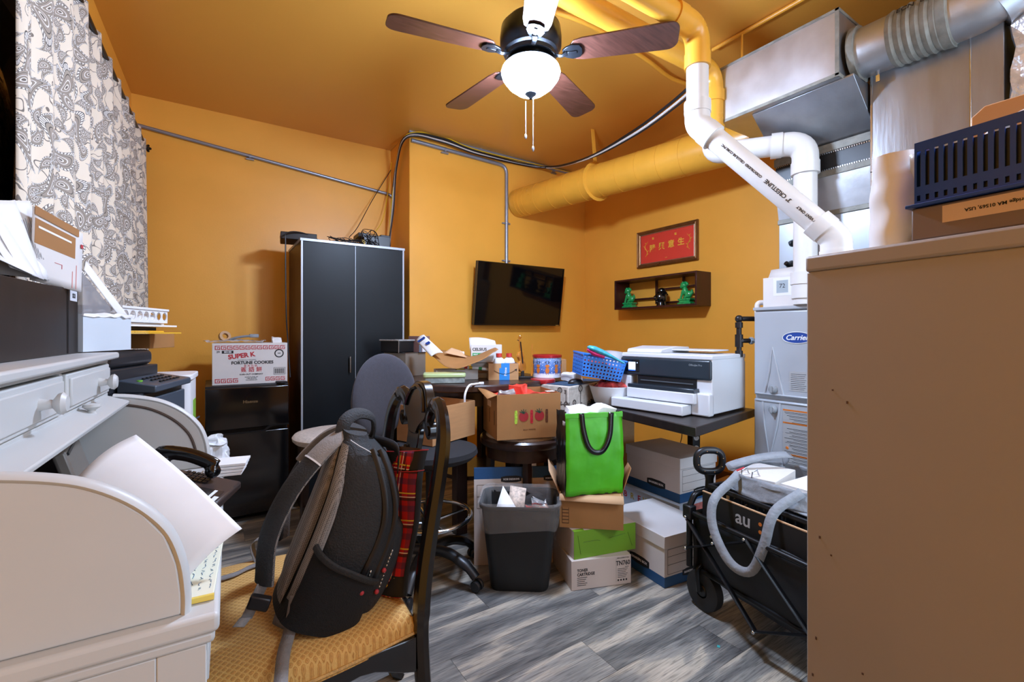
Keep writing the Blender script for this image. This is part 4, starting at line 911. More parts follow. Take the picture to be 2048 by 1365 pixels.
# local x along the front (away), local y to the left
obj('body', G().box(0,.34,.012,.225,0,.27), OP, t, bev=.006)
obj('front_cover', G().box(.012,.33,0,.014,.02,.25), OP_LIT, t, bev=.004)
obj('tray_slot', G().box(.06,.28,-.004,.0,.10,.125), BLK, t); obj('output_tray', G().prism([(-.0,.10),(-.07,.15),(-.07,.155),(0,.115)], .09, .26, 'yz'), OP_LIT, t)
obj('control_panel', G().prism([(-.02,.27),(.085,.27),(.085,.312),(-.02,.292)], .03, .33, 'yz'), OP_LIT, t, bev=.004)
q = G()
for i in range(6):
    for j in range(3): q.cyl((.12+i*.028,.0+j*.024,.297+j*.0045),.006,.004,10)
obj('button', q, BLK, t, kind='stuff'); obj('green_button', G().cyl((.07,.04,.303),.008,.004,12), pm('green_lamp','7BC83A',.4), t)
obj('scanner_unit', G().box(0,.34,.09,.225,.27,.345), OP, t, bev=.004); obj('feeder_cover', G().box(.01,.33,.10,.215,.345,.40), OP, t, bev=.02, seg=4)
obj('side_handle', G().box(-.003,.001,.05,.09,.12,.17), BLK, t, bev=.003)
c = pt(352,800,2.3)
t = thing('lidded_bin', 'white lidded plastic bin with label beyond the black printer', 'bin', (-.14,2.28,.741), rz=R(-4))
zb1 = zat(738,2.1)-.741
obj('tub', rbox(.17,.22,zb1-.02,.03), WHITE, t, bev=.002); obj('lid', rbox(.185,.235,.022,.03,z=zb1-.02), WHITE, t, bev=.004); obj('green_label', G().box(.085,.087,-.02,.06,.1,.19), pm('green_label','7FB23A',.5), t)
t = thing('brown_carton', 'small brown carton on top of printer under yellow envelopes', 'box', pt(300,741,1.72)-V((0,0,0)), rz=R(70)); bz = zat(741,1.72)
t.location.z = 1.1425
bh = zat(714,1.72)-bz
obj('carton', G().box(0,.19,0,.2,0,.055), CARDD, t, bev=.002)
zz = 1.142+.057
for k, (lab, mt, w_, d_, dx, a_) in enumerate((('yellow envelope jutting out to the right over carton','yellow',.30,.21,.0,62),('thin yellow pad above the large yellow envelope','yellow',.26,.2,-.0,70),('black folder under the white basket','black',.30,.2,-.02,74),('white papers between folder and basket','white',.31,.22,.0,66),('beige folder right under the white basket','beige',.31,.22,-.01,72))):
    mt = {'yellow': pm('yellow_paper','E2AE28',.6), 'black': BLK, 'white': PAPER, 'beige': pm('beige_folder','CDBBA6',.7)}[mt]
    o = pt(262,700,1.48); t = thing(('envelope','notepad','folder','papers','folder')[k], lab, ('envelope','notepad','folder','paper','folder')[k], (o.x-.02+dx,o.y-.01,zz), rz=R(a_))
    hh = (.004,.004,.012,.006,.005)[k]; obj('sheets', G().box(0,w_,0,d_,0,hh), mt, t); zz += hh+.0015
o = pt(262,700,1.50)
t = thing('white_basket', 'shallow white plastic basket with round holes on the papers', 'basket', (o.x-.02,o.y-.02,zz), rz=R(68))
bw, bd, bh_ = .27, .19, .052
def holed(g, L_, H_, nx, nz, place, r=.012, th=.003, pat=None):
    """wall panel with round holes, built cell by cell; place(u,v,w)->point"""
    cw, chh = L_/nx, H_/nz
    for i in range(nx):
        for j in range(nz):
            cx, cz = (i+.5)*cw, (j+.5)*chh; n = 12; rr = min(cw,chh)*r; ring = []; outer = []
            for k in range(n):
                a = 2*PI*k/n+PI/n; c_, s_ = math.cos(a), math.sin(a); m_ = max(abs(c_)/(cw/2), abs(s_)/(chh/2)); outer.append((cx+c_/m_, cz+s_/m_)); ring.append((cx+rr*c_, cz+rr*s_))
            vs = [place(p[0],p[1],0) for p in outer+ring]+[place(p[0],p[1],th) for p in outer+ring]
            fs = []
            for k in range(n):
                k2 = (k+1)%n; fs += [(k,k2,n+k2,n+k),(2*n+k,3*n+k,3*n+k2,2*n+k2),(n+k,n+k2,3*n+k2,3*n+k)]
            g.add(vs, fs)
q = G()
holed(q, bw, bh_-.012, 7, 1, lambda u,v,w: (u,w,v+.004), .40); holed(q, bd, bh_-.012, 5, 1, lambda u,v,w: (bw-w,u,v+.004), .40)
holed(q, bw, bh_-.012, 7, 1, lambda u,v,w: (u,bd-w,v+.004), .40); holed(q, bd, bh_-.012, 5, 1, lambda u,v,w: (w,u,v+.004), .40)
obj('basket_wall', q, WHITE, t, smooth=False); obj('basket_floor', G().box(0,bw,0,bd,0,.004), WHITE, t)
obj('basket_rim', G().box(-.004,bw+.004,-.004,.003,bh_-.008,bh_).box(-.004,bw+.004,bd-.003,bd+.004,bh_-.008,bh_).box(-.004,.003,.003,bd-.003,bh_-.008,bh_).box(bw-.003,bw+.004,.003,bd-.003,bh_-.008,bh_), WHITE, t, bev=.001)
t = thing('basket_papers', 'white papers and pouch lying inside the shallow white basket', 'paper', (o.x-.02,o.y-.02,zz+.0065), rz=R(68))
obj('pouch', crump(.22,.15,.025,.008,8,2,20), PAPER, t, loc=(.02,.02,0))
# black bin and white bag by the fridge
o = pt(398,870,2.9)
t = thing('black_waste_bin', 'small round black bin in the shade left of fridge', 'bin', (-.145,3.45,0))
obj('bin_wall', G().lathe([(0,0),(.08,0),(.105,.60),(.112,.605),(.112,.615),(.10,.615),(.076,.01),(0,.01)], 28), BLK, t)
t = thing('white_plastic_bag', 'crumpled white plastic bag squeezed beside desk and fridge', 'bag', pt(430,925,2.0)+V((0,0,0)))
o = pt(430,925,2.0); FILM = pm('white_film','E4E7EA',.35,var=.03)
g = G(); 
def bagf(u, v):
    a = u*2*PI; e = (v-.5)*PI; r_ = .055*math.cos(e)*(1.25 if v > .7 else 1); p = V((r_*math.cos(a), r_*math.sin(a), .085*math.sin(e)+.03)); return p+NZ.noise_vector(p*28+V((3,1,0)))*.026
obj('film', g.grid(bagf, 40, 26, True), FILM, t, smooth=False)
# ================================================================ DINING CHAIR
CH = pm('black_lacquer', '14100F', .22, var=.15, vs=12, coat=.35)
m, N, L, b = nodes('gold_damask')
tc = N.new('ShaderNodeTexCoord'); mp = N.new('ShaderNodeMapping'); mp.inputs['Scale'].default_value = (88,88,88); mp.inputs['Rotation'].default_value = (0,0,R(45)); L.new(tc.outputs['Object'], mp.inputs[0])
sp = N.new('ShaderNodeSeparateXYZ'); L.new(mp.outputs[0], sp.inputs[0])
sx = mth(N,L,'ABSOLUTE',mth(N,L,'SINE',mth(N,L,'MULTIPLY',sp.outputs[0],3.1416))); sy = mth(N,L,'ABSOLUTE',mth(N,L,'SINE',mth(N,L,'MULTIPLY',sp.outputs[1],3.1416)))
hh = mth(N,L,'MULTIPLY',sx,sy)
nz = N.new('ShaderNodeTexNoise'); nz.inputs['Scale'].default_value = 260; L.new(tc.outputs['Object'], nz.inputs[0])
cm = mth(N,L,'ADD',mth(N,L,'MULTIPLY',hh,.75),mth(N,L,'MULTIPLY',nz.outputs[0],.35))
L.new(ramp(N,L,cm,[(.15,'D9A95C'),(.38,'E3B768'),(.55,'B57B33'),(.72,'D6A354'),(.95,'B98442')]), b.inputs['Base Color']); b.inputs['Roughness'].default_value = .75; b.inputs['Sheen Weight'].default_value = .2
bp = N.new('ShaderNodeBump'); bp.inputs['Strength'].default_value = .6; bp.inputs['Distance'].default_value = .002; L.new(cm, bp.inputs['Height']); L.new(bp.outputs[0], b.inputs['Normal'])
DAMASK = m
NP = V((.425,1.075,0)); FPp = V((.455,1.575,0)); mid_ = (NP+FPp)/2; ca = math.atan2(FPp.y-NP.y, FPp.x-NP.x)-PI/2
t = chair = thing('dining_chair', 'black lacquered scroll back dining chair with gold upholstered seat', 'chair', (mid_.x,mid_.y,0), rz=ca)
hw, fwid, dp = .235, .285, .50       # half width back, half width front, depth ; local -x is forward
seat = [(-.0,-hw),(-.0,hw),(-dp*.45,hw+.045),(-dp*.85,fwid),(-dp,fwid-.045),(-dp-.012,0),(-dp,-fwid+.045),(-dp*.85,-fwid),(-dp*.45,-hw-.045)]
poly = [tuple(p.xy) for p in bez([V((p[0],p[1],0)) for p in seat[1:]+seat[:1]],5)]
g = G(); zs = [(.445,1.0),(.475,1.005),(.492,.985),(.503,.93),(.510,.75),(.513,.4)]
cxs = -dp/2; rows = []
for z_, s_ in zs: g.v += [V((cxs+(p[0]-cxs)*s_, p[1]*s_, z_)) for p in poly]
n_ = len(poly)
for i in range(len(zs)-1):
    for k in range(n_): g.f.append((i*n_+k, i*n_+(k+1)%n_, (i+1)*n_+(k+1)%n_, (i+1)*n_+k))
g.f += [tuple(range(n_-1,-1,-1)), tuple(range((len(zs)-1)*n_, len(zs)*n_))]
obj('seat', g, DAMASK, t)
g = G(); pr = [V((cxs+(p[0]-cxs)*1.004, p[1]*1.004, .455)) for p in poly]; g.tube(pr, .005, 6); obj('seat_braid', g, pm('gold_braid','C49A55',.6,var=.3,vs=200), t)
def rail(p0, p1, y):
    k = 14; top = []; bot = []
    for i in range(k+1):
        u = i/k; top.append((p0[0]+(p1[0]-p0[0])*u, p0[1]+(p1[1]-p0[1])*u))
    g = G(); vs = []
    for i in range(k+1):
        u = i/k; x, yy = top[i]; dn = .075-.03*math.sin(u*PI)+.012*math.cos(u*4*PI)
        d = V((p1[0]-p0[0],p1[1]-p0[1])).normalized(); nx_, ny_ = -d.y*.011, d.x*.011
        vs += [(x+nx_,yy+ny_,.452),(x-nx_,yy-ny_,.452),(x-nx_,yy-ny_,.452-dn),(x+nx_,yy+ny_,.452-dn)]
    fs = [(i*4+j, i*4+(j+1)%4, (i+1)*4+(j+1)%4, (i+1)*4+j) for i in range(k) for j in range(4)]+[(3,2,1,0),(k*4,k*4+1,k*4+2,k*4+3)]
    return g.add(vs, fs)
for p0, p1 in (((.0,-hw-.005),(-dp+.02,-fwid+.005)), ((.0,hw+.005),(-dp+.02,fwid-.005)), ((-dp+.01,-fwid+.02),(-dp+.01,fwid-.02)), ((.01,-hw),(.01,hw))):
    obj('seat_rail', rail(p0,p1,0), CH, t, bev=.003)
for s_ in (-1,1):
    # rear leg and stile in one sweep
    st = [V((.10,s_*(hw+.01),0)),V((.07,s_*(hw+.008),.06)),V((.03,s_*(hw+.004),.25)),V((.018,s_*hw,.40)),V((.018,s_*hw,.50)),V((.028,s_*(hw-.004),.60)),V((.045,s_*(hw+.0),.72)),V((.062,s_*(hw+.012),.85)),V((.074,s_*(hw+.006),.93)),V((.083,s_*(hw-.03),.985)),V((.088,s_*(hw-.075),1.005)),V((.090,s_*(hw-.115),.99)),V((.088,s_*(hw-.135),.955)),V((.086,s_*(hw-.128),.925))]
    pts = bez(st,5); n2 = len(pts); r_ = []
    for i in range(n2):
        u = i/n2; r_.append(.024 if u < .3 else .024+.003*math.sin(u*6) if u < .72 else .024-.010*(u-.72)/.28)
    obj('back_stile', G().tube(pts[:], r_, 8, flat=(1,.85)), CH, t)
    obj('scroll', G().tube([V((.086+.016*0-.012, s_*(hw-.112), .928)), V((.086+.028, s_*(hw-.112), .928))], .024, 18).tube([V((.070,s_*(hw-.112),.928)),V((.078,s_*(hw-.112),.928))], .014, 14), CH, t)
    # front cabriole leg
    fl_ = [V((-dp+.03,s_*(fwid-.03),.44)),V((-dp+.01,s_*(fwid-.01),.36)),V((-dp+.012,s_*(fwid-.012),.25)),V((-dp+.04,s_*(fwid-.03),.10)),V((-dp+.035,s_*(fwid-.025),.045)),V((-dp+.01,s_*(fwid-.008),.02)),V((-dp+.0,s_*(fwid-.0),.0))]
    obj('leg', G().tube(bez(fl_,4), [.034,.036,.038,.038,.036,.034,.031,.028,.026,.024,.022,.020,.018,.017,.017,.018,.020,.022,.024,.026,.027,.028,.028,.026,.022], 12), CH, t)
# carved crest and splat, cut from a board following the back rake
def board(poly, y0=0, th=.016, dx=0):
    rk = lambda z: .018+(z-.5)*.155 if z > .5 else .018
    g = G(); n = len(poly)
    g.add([(rk(p[1])+dx-th/2, p[0], p[1]) for p in poly]+[(rk(p[1])+dx+th/2, p[0], p[1]) for p in poly], [tuple(range(n-1,-1,-1)), tuple(range(n,2*n))]+[(i,(i+1)%n,(i+1)%n+n,i+n) for i in range(n)])
    return g
def sym(half): return half+[(-y, z) for y, z in half[::-1]]
crest = [(.0,1.055)] + [(.03,1.052),(.055,1.04),(.075,1.02),(.09,.995),(.10,.98),(.095,.955),(.07,.94),(.05,.925),(.035,.905),(.0,.90)]
cp = [tuple(p.xy) for p in bez([V((a_,b_,0)) for a_, b_ in crest],3)]
obj('crest', board([p for p in cp]+[(-p[0],p[1]) for p in cp[::-1][1:-1]], th=.03), CH, t, bev=.004, ang=60)
obj('crest_moulding', G().tube([V((.018+(z_-.5)*.155-.018, y_, z_)) for y_, z_ in [(-.085,.975),(-.07,1.005),(-.045,1.03),(0,1.042),(.045,1.03),(.07,1.005),(.085,.975)]], .006, 6), CH, t)
sp_ = [(.0,.93),(.045,.92),(.05,.88),(.042,.82),(.04,.76),(.06,.72),(.082,.70),(.088,.66),(.07,.63),(.06,.60),(.045,.56),(.04,.50),(.0,.49)]
cp = [tuple(p.xy) for p in bez([V((a_,b_,0)) for a_, b_ in sp_],3)]
obj('splat', board(cp+[(-p[0],p[1]) for p in cp[::-1][1:-1]], th=.018), CH, t, bev=.003, ang=60)
for s_ in (-1,1):
    q = G()
    sc_ = [V((.018+(z_-.5)*.155-.012, s_*y_, z_)) for y_, z_ in [(.075+.026*(1-i/22)*math.cos(i*.55), .70+.026*(1-i/22)*math.sin(i*.55)) for i in range(20)]]
    q.tube(sc_, .005, 6); obj('carved_spiral', q, CH, t)
    sc_ = [V((.018+(z_-.5)*.155-.016, s_*y_, z_)) for y_, z_ in [(.045+.02*(1-i/22)*math.cos(2+i*.55), .84+.02*(1-i/22)*math.sin(2+i*.55)) for i in range(20)]]
    obj('carved_spiral', G().tube(sc_, .0045, 6), CH, t)
# ================================================================ BACKPACK
m, N, L, b = nodes('mesh_grey')
tc = N.new('ShaderNodeTexCoord'); vo = N.new('ShaderNodeTexVoronoi'); vo.inputs['Scale'].default_value = 260; vo.inputs['Randomness'].default_value = .1; L.new(tc.outputs['Object'], vo.inputs[0])
L.new(ramp(N,L,vo.outputs['Distance'],[(.0,'1E1B1A'),(.3,'55504C'),(.5,'8F8882')]), b.inputs['Base Color']); b.inputs['Roughness'].default_value = .85
GMESH = m; GPAD = pm('grey_webbing', '8A8480', .8, var=.1, vs=90, bump=.2, bs=300); BPK = pm('backpack_black', '232324', .75, var=.2, vs=60, bump=.3, bs=220); NET = pm('net_black', '0F0F10', .9, var=.5, vs=160, bump=.3, bs=300)
bo_ = V((.243,1.283,.508)); bz_ = R(-14); tilt = R(21)
t = bp_ = thing('backpack', 'black and grey backpack with mesh padding leaning on the chair', 'backpack', bo_, rz=bz_, ry=tilt)
# local: x thickness (-x = straps side), y width, z height
HB = .44
def prof(v):   # half thickness, half width, x shift
    tk = .115*(1-.12*v) if v < .55 else .115*(1-.12*v)*(1-((v-.55)/.5)**2*.62)
    if v < .06: tk *= .82+.18*v/.06
    wd = .155*(1-(max(0,v-.55)/.5)**2.6*.45)
    if v > .96: tk *= .72; wd *= .8
    return tk, wd, -.115+tk+.012*math.sin(v*PI)
def shell(u, v, inf=0, y_only=None):
    tk, wd, xs_ = prof(v); a = u*2*PI; e = 2.6
    c_, s_ = math.cos(a), math.sin(a)
    return V((xs_+(tk+inf)*abs(c_)**(2/e)*(1 if c_ > 0 else -1), (wd+inf)*abs(s_)**(2/e)*(1 if s_ > 0 else -1), HB*v))
g = G(); nu, nv = 48, 26
g.grid(lambda u, v: shell(u, v)+NZ.noise_vector(shell(u,v)*11)*.006, nu, nv, True)
k = nv+1; g.f.append(tuple(i*k for i in range(nu))); g.f.append(tuple((nu-1-i)*k+nv for i in range(nu)))
obj('body', g, BPK, t, ang=70)
def patch(u0, u1, v0, v1, inf, n=10, m_=14, wav=0):
    return G().grid(lambda a, c: shell(u0+(u1-u0)*a, v0+(v1-v0)*c, inf*(math.sin(a*PI)**.4)*(math.sin(c*PI)**.4)+.001), n, m_)
obj('back_padding', patch(.40,.485,.05,.93,.018), GMESH, t); obj('back_padding', patch(.515,.60,.05,.93,.018), GMESH, t)
obj('side_padding', patch(.615,.675,.10,.94,.012), GMESH, t)
obj('net_pocket', G().grid(lambda a, c: shell(.655+.20*a, .015+(.40-.12*a)*c, .012+.012*math.sin(a*PI)), 14, 12), NET, t)
obj('pocket_hem', G().tube([shell(.655+.20*i/14, .415-.12*i/14, .014+.014*math.sin(i/14*PI)) for i in range(15)], .006, 8, flat=(1,1.5)), BPK, t)
for uu, inf in ((.80,.004),(.86,.004)):
    obj('zipper', G().tube([shell(uu+.02*math.sin(i/20*PI), .30+.66*i/20, inf) for i in range(21)], .0045, 6, flat=(1,1.6)), BLK, t)
obj('white_stitching', G().tube([shell(.72+.012*i, .965-.004*i, .002) for i in range(8)], .001, 4), WHITE, t)
obj('front_pocket', patch(.88,1.12,.06,.60,.03,16,14), BPK, t)
for uu, vv in ((.815,.36),(.90,.45),(.90,.33),(.93,.08)):
    p = shell(uu,vv,.012); q = G()
    for i in range(5): q.ball(p+V((0,-.004,-.009*i)), .0052, 5, (.7,.7,1))
    zp = blob('zip_pull', q, CHROME, t, .0025, 0)
    obj('red_bead', G().ball(p+V((-.003,-.008,-.048)), .006, 6), REDINK, zp)
tk, wd, xs_ = prof(.96)
# top handle loop
hp = [V((xs_-.05,-.05,.415)),V((xs_-.055,-.035,.455)),V((xs_-.03,.0,.478)),V((xs_+.01,.03,.475)),V((xs_+.03,.05,.44)),V((xs_+.03,.055,.41))]
obj('carry_handle', G().tube(bez(hp,5), .0095, 10, flat=(.75,1.9)), BPK, t)
# shoulder straps
def strap(y, ks):
    pts = [V((-.10,y*.45,.425)),V((-.135,y*.7,.38)),V((-.172,y*1.0,.28)),V((-.178,y*1.12,.17)),V((-.150,y*1.15,.07))]
    P_ = bez(pts,6); cut = 11 if ks else 8
    w0 = lambda i: .030
    a_ = obj('shoulder_strap', G().tube(P_[:cut+1], w0(0), 12, flat=(.42,1.0) if 0 else (1.0,.4)), GPAD, t)
    obj('strap_lower', G().tube(P_[cut:], .029, 12, flat=(1.0,.38)), BPK, a_)
    d_ = (P_[cut]-P_[cut-1]).normalized(); obj('white_piping', G().tube([P_[cut]-d_*.002, P_[cut]+d_*.002], .0312, 14, flat=(1.0,.42)), WHITE, a_)
    obj('strap_mesh', G().tube([p+V((.008,0,0)) for p in P_[2:]], .024, 10, flat=(1.0,.35)), GMESH, a_)
    return P_
P1 = strap(-.105,0); P2 = strap(.115,1)
def rib(pts, w_, wv, th=.0022):
    P_ = bez(pts,6); wv = V(wv).normalized()*w_/2; g = G(); n = len(P_)
    for p in P_: g.v += [p-wv, p+wv]
    g.f += [(2*i,2*i+1,2*i+3,2*i+2) for i in range(n-1)]; return g
obj('web_strap', rib([V((-.150,-.125,.07)),V((-.155,-.13,.0)),V((-.158,-.14,-.0)),V((-.165,-.155,-.012))],.024,(1,.3,0)), GPAD, t, solid=.002)
buc = obj('strap_buckle', G().box(-.165,-.12,-.145,-.125,.02,.05), BLK, t, bev=.004)
cen = bo_
def loc_(x, y, z): return V((x,y,z))
# long loose webbing, laid over the front edge of the seat (world points)
inv = (Mx.Translation(bo_) @ Mx.Rotation(bz_,4,'Z') @ Mx.Rotation(tilt,4,'Y')).inverted()
wpts = [pt(592,1192,1.06), pt(586,1228,1.045), pz(578,1268,.524), pz(568,1305,.523), pz(563,1345,.523), pz(560,1395,.522), pz(556,1450,.512)]
wpts = [V((p.x,p.y,p.z)) for i, p in enumerate(wpts)]
obj('loose_strap', rib([inv@p for p in wpts],.028,inv.to_3x3()@V((.836,-.549,0))), GPAD, t, solid=.002)
wp = [pt(592,1200,1.09),pt(560,1225,1.10),pt(548,1250,1.09),pt(572,1272,1.07),pt(588,1255,1.06)]
obj('loose_strap', rib([inv@V((p.x,p.y,max(p.z,.52))) for p in wp],.022,inv.to_3x3()@V((.3,.1,.9))), GPAD, t, solid=.002)
wp = [pt(548,1180,1.35),pt(515,1125,1.40),pt(505,1090,1.42),pt(522,1078,1.43),pt(545,1092,1.42)]
obj('loose_strap', rib([inv@p for p in wp],.024,inv.to_3x3()@V((.5,.8,.1))), GPAD, t, solid=.002)
wp = [pt(540,1150,1.38),pt(500,1185,1.34),pt(470,1205,1.30),pt(430,1212,1.27)]
obj('loose_strap', rib([inv@V((p.x,p.y,max(p.z,.518))) for p in wp],.02,inv.to_3x3()@V((.3,.9,.2))), GPAD, t, solid=.002)
bk_ = inv@pt(503,1178,1.34)
q = G(); q.m = Mx.Translation(bk_); q.box(-.02,.02,-.028,.028,-.01,.01).box(-.03,-.02,-.02,.02,-.006,.006)
obj('strap_buckle', q, BLK, t, bev=.004)
q = G().tube([inv@pt(524,1133,1.36), inv@pt(528,1139,1.36)], .009, 12); obj('red_badge', q, REDINK, t)
# ================================================================ PLAID TOTE
m, N, L, b = nodes('tartan')
tc = N.new('ShaderNodeTexCoord'); sp = N.new('ShaderNodeSeparateXYZ'); L.new(tc.outputs['Object'], sp.inputs[0])
def band(src, sc, off, wd): return mth(N,L,'LESS_THAN',mth(N,L,'FRACT',mth(N,L,'ADD',mth(N,L,'MULTIPLY',src,sc),off)),wd)
col = 'C8121A'
for src in (sp.outputs[1], sp.outputs[2]):
    col = mix(N,L,mth(N,L,'MULTIPLY',band(src,14,.0,.22),.55),col,'14204A'); col = mix(N,L,band(src,14,.35,.05),col,'E3C23E'); col = mix(N,L,band(src,14,.48,.035),col,'E8E0D8'); col = mix(N,L,mth(N,L,'MULTIPLY',band(src,14,.6,.1),.8),col,'161414')
L.new(col, b.inputs['Base Color']); b.inputs['Roughness'].default_value = .75; TART = m
to = V((.432,1.150,.512))
t = thing('plaid_tote_bag', 'red tartan tote bag with black trim behind the backpack', 'tote bag', to, rz=R(27), ry=R(9))
hT, wT = .375, .33
def tote(u, v):
    a = u*2*PI; th = .028+.012*v; c_, s_ = math.cos(a), math.sin(a)
    return V((th*abs(c_)**.8*(1 if c_ > 0 else -1)+.006*math.sin(v*9+s_*3), wT/2+(wT/2*(.92+.10*v))*abs(s_)**.6*(1 if s_ > 0 else -1), hT*v-.02*math.cos(a*1)*0+.018*(1-abs(s_))*v*(-1)))
g = G().grid(tote, 48, 16, True); k = 17; g.f.append(tuple(i*k for i in range(48))); obj('plaid_body', g, TART, t, solid=.003, off=1)
def tpatch(u0, u1, v0, v1, e=.003):
    def fn(a, c):
        p = tote(u0+(u1-u0)*a, v0+(v1-v0)*c); q_ = V((p.x, p.y-wT/2, 0)); n_ = q_.normalized() if q_.length else q_; return p+V((n_.x*e*1.6, n_.y*e, 0))
    return G().grid(fn, 24, 10)
TRIM = pm('tote_black', '18171A', .7, var=.15, vs=40)
obj('rim_band', tpatch(0,1,.86,1.004,.004), TRIM, t, solid=.002); obj('side_gusset', tpatch(.715,.79,.0,.87,.004), TRIM, t, solid=.002); obj('base_band', tpatch(0,1,.0,.14,.0045), TRIM, t, solid=.002)
for u_ in (.36,.46): obj('vertical_band', tpatch(u_-.02,u_+.02,.1,.9,.0055), TRIM, t, solid=.002)
for vv in (1.004,.86):
    obj('red_piping', G().tube([tote(i/40,vv)+V((tote(i/40,vv).x*.16,(tote(i/40,vv).y-wT/2)*.035,0)) for i in range(41)], .0013, 5), REDINK, t)
hd = [tote(.44,.9)+V((-.008,0,0)), tote(.45,1.0)+V((-.01,.0,.02)), V((-.03,wT/2,hT+.012)), tote(.58,1.0)+V((-.012,0,.01)), tote(.6,.88)+V((-.01,0,0))]
obj('handle', rib(hd,.026,(0.1,.2,1)), TRIM, t, solid=.003)
hd = [tote(.06,.98), V((.03,wT*.35,hT-.01)), V((.035,wT*.6,hT-.02)), tote(-.1,.98)]
obj('handle', rib(hd,.024,(.2,.2,1)), pm('handle_brown','4A3428',.6), t, solid=.003)
# ================================================================ ROUND TABLE AND STOOLS
DKW = pm('dark_walnut', '35241E', .32, var=.3, vs=5, stretch=(1,9,1), coat=.1); SEATF = pm('beige_seat_fabric', 'C9BCB0', .9, var=.14, vs=70, bump=.2, bs=250)
tcn = pt(945,760,3.03); TZ = .91; TR = .485
t = thing('round_table', 'dark round counter height table buried under clutter', 'table', (tcn.x,tcn.y,0))
obj('table_top', G().lathe([(0,TZ-.045),(TR-.012,TZ-.045),(TR,TZ-.035),(TR,TZ-.008),(TR-.008,TZ),(0,TZ)], 72), DKW, t)
obj('apron', G().lathe([(TR-.11,TZ-.13),(TR-.085,TZ-.13),(TR-.085,TZ-.0452),(TR-.11,TZ-.0452),(TR-.11,TZ-.13)], 48), DKW, t)
for k in range(4): a = PI/4+k*PI/2; x, y = .27*math.cos(a), .27*math.sin(a); obj('leg', G().box(x-.035,x+.035,y-.035,y+.035,0,TZ-.0455), DKW, t, bev=.004)
obj('lower_shelf', G().lathe([(0,.30),(.22,.30),(.22,.325),(0,.325)], 32), DKW, t)
def stool(x, y, lab, rz=0, kind=0, rad=.215, SZ=.64):
    t = thing('counter_stool', lab, 'stool', (x,y,0), rz=rz)
    if kind == 0: obj('seat_cushion', G().lathe([(0,SZ-.055),(rad-.01,SZ-.055),(rad+.004,SZ-.04),(rad+.006,SZ-.025),(rad-.006,SZ-.01),(rad-.04,SZ-.002),(0,SZ)], 48), SEATF, t)
    else:
        obj('seat_rim', G().lathe([(0,SZ-.05),(rad,SZ-.05),(rad+.006,SZ-.04),(rad+.006,SZ-.016),(rad-.004,SZ-.006),(0,SZ-.006)], 48), DKW, t)
        obj('seat_cushion', G().lathe([(0,-.008),(rad*.9,-.008),(rad*.86,.008),(rad*.6,.013),(0,.0135)], 48), SEATF, t, loc=(0,0,SZ))
    obj('apron', G().lathe([(rad-.05,SZ-.12),(rad-.025,SZ-.12),(rad-.025,SZ-.0555),(rad-.05,SZ-.0555),(rad-.05,SZ-.12)], 40), DKW, t)
    for k in range(4):
        a = PI/4+k*PI/2; x1, y1 = (rad-.055)*math.cos(a), (rad-.055)*math.sin(a)
        g = G(); 
        for (sx,z0) in ((1.12,0),(1.0,SZ-.056)): 
            for ddx, ddy in ((-.017,-.017),(.017,-.017),(.017,.017),(-.017,.017)): g.v.append(V((x1*sx+ddx,y1*sx+ddy,z0)))
        g.f = [(3,2,1,0),(4,5,6,7),(0,1,5,4),(1,2,6,5),(2,3,7,6),(3,0,4,7)]; obj('leg', g, DKW, t)
    for k in range(4):
        a0, a1 = PI/4+k*PI/2, PI/4+(k+1)*PI/2; rr = (rad-.055)*1.08; obj('foot_rest', G().tube([(rr*math.cos(a0),rr*math.sin(a0),.2),(rr*math.cos(a1),rr*math.sin(a1),.2)], .011, 8), DKW, t)
    return t
s1 = pt(668,860,2.66); stool(s1.x, s1.y, 'backless counter stool with pale round cushion before the wardrobe', .2)
s2 = pt(1046,870,2.60); stool(s2.x, s2.y, 'round dark wood counter stool carrying the tomato carton', .3, 1, .235)
# ================================================================ DRAFTING CHAIR
DC = pt(858,900,2.27); dc = thing('drafting_chair', 'dark grey armless drafting chair on castors with chrome foot ring', 'chair', (DC.x,DC.y,0), rz=-TH+R(0))
# local x = camera right, y = away
SZ = .645
g = G(); 
for z_, s_ in ((SZ-.075,.80),(SZ-.06,.94),(SZ-.035,1.0),(SZ-.015,.97),(SZ-.004,.85),(SZ,.5)):
    pass
pr = [(0,-.075),(.16,-.075),(.215,-.06),(.24,-.035),(.235,-.013),(.20,-.003),(0,0)]
obj('seat', G().at(Mx.Translation((0,0,SZ)) @ Mx.Diagonal((1,.93,1,1))).lathe(pr, 48), pm('seat_black_fabric','1B1C20',.85,var=.15,vs=90,bump=.15,bs=300), dc)
bm = Mx.Translation((-.245,.03,.885)) @ Mx.Rotation(R(-36),4,'Z') @ Mx.Rotation(R(4),4,'Y')
g = G(); g.m = bm
def bk(u, v):
    a = u*2*PI; r_ = math.sin(v*PI/2) if v <= 1 else 1; y, z = .195*math.cos(a)*r_, .215*math.sin(a)*r_
    if z < 0: y *= 1-.25*(z/.215)**2
    return (y, z, r_)
nu, nv = 48, 10
def bkf(side):
    def fn(u, v):
        y, z, r_ = bk(u, v); x = -.9*y*y*-1+side*.026*math.sqrt(max(0,1-r_**4)); return (x, y, z)
    return fn
g.grid(bkf(1), nu, nv, True); g.grid(bkf(-1), nu, nv, True); obj('backrest', g, FABG, dc)
obj('back_support', G().tube(bez([(-.05,0,SZ-.09),(-.20,.01,SZ-.10),(-.275,.03,SZ-.02),(-.275,.035,SZ+.13)],5), .014, 10, flat=(1,2)), BLK, dc)
obj('seat_plate', G().box(-.10,.10,-.09,.09,SZ-.105,SZ-.075), BLK, dc, bev=.006)
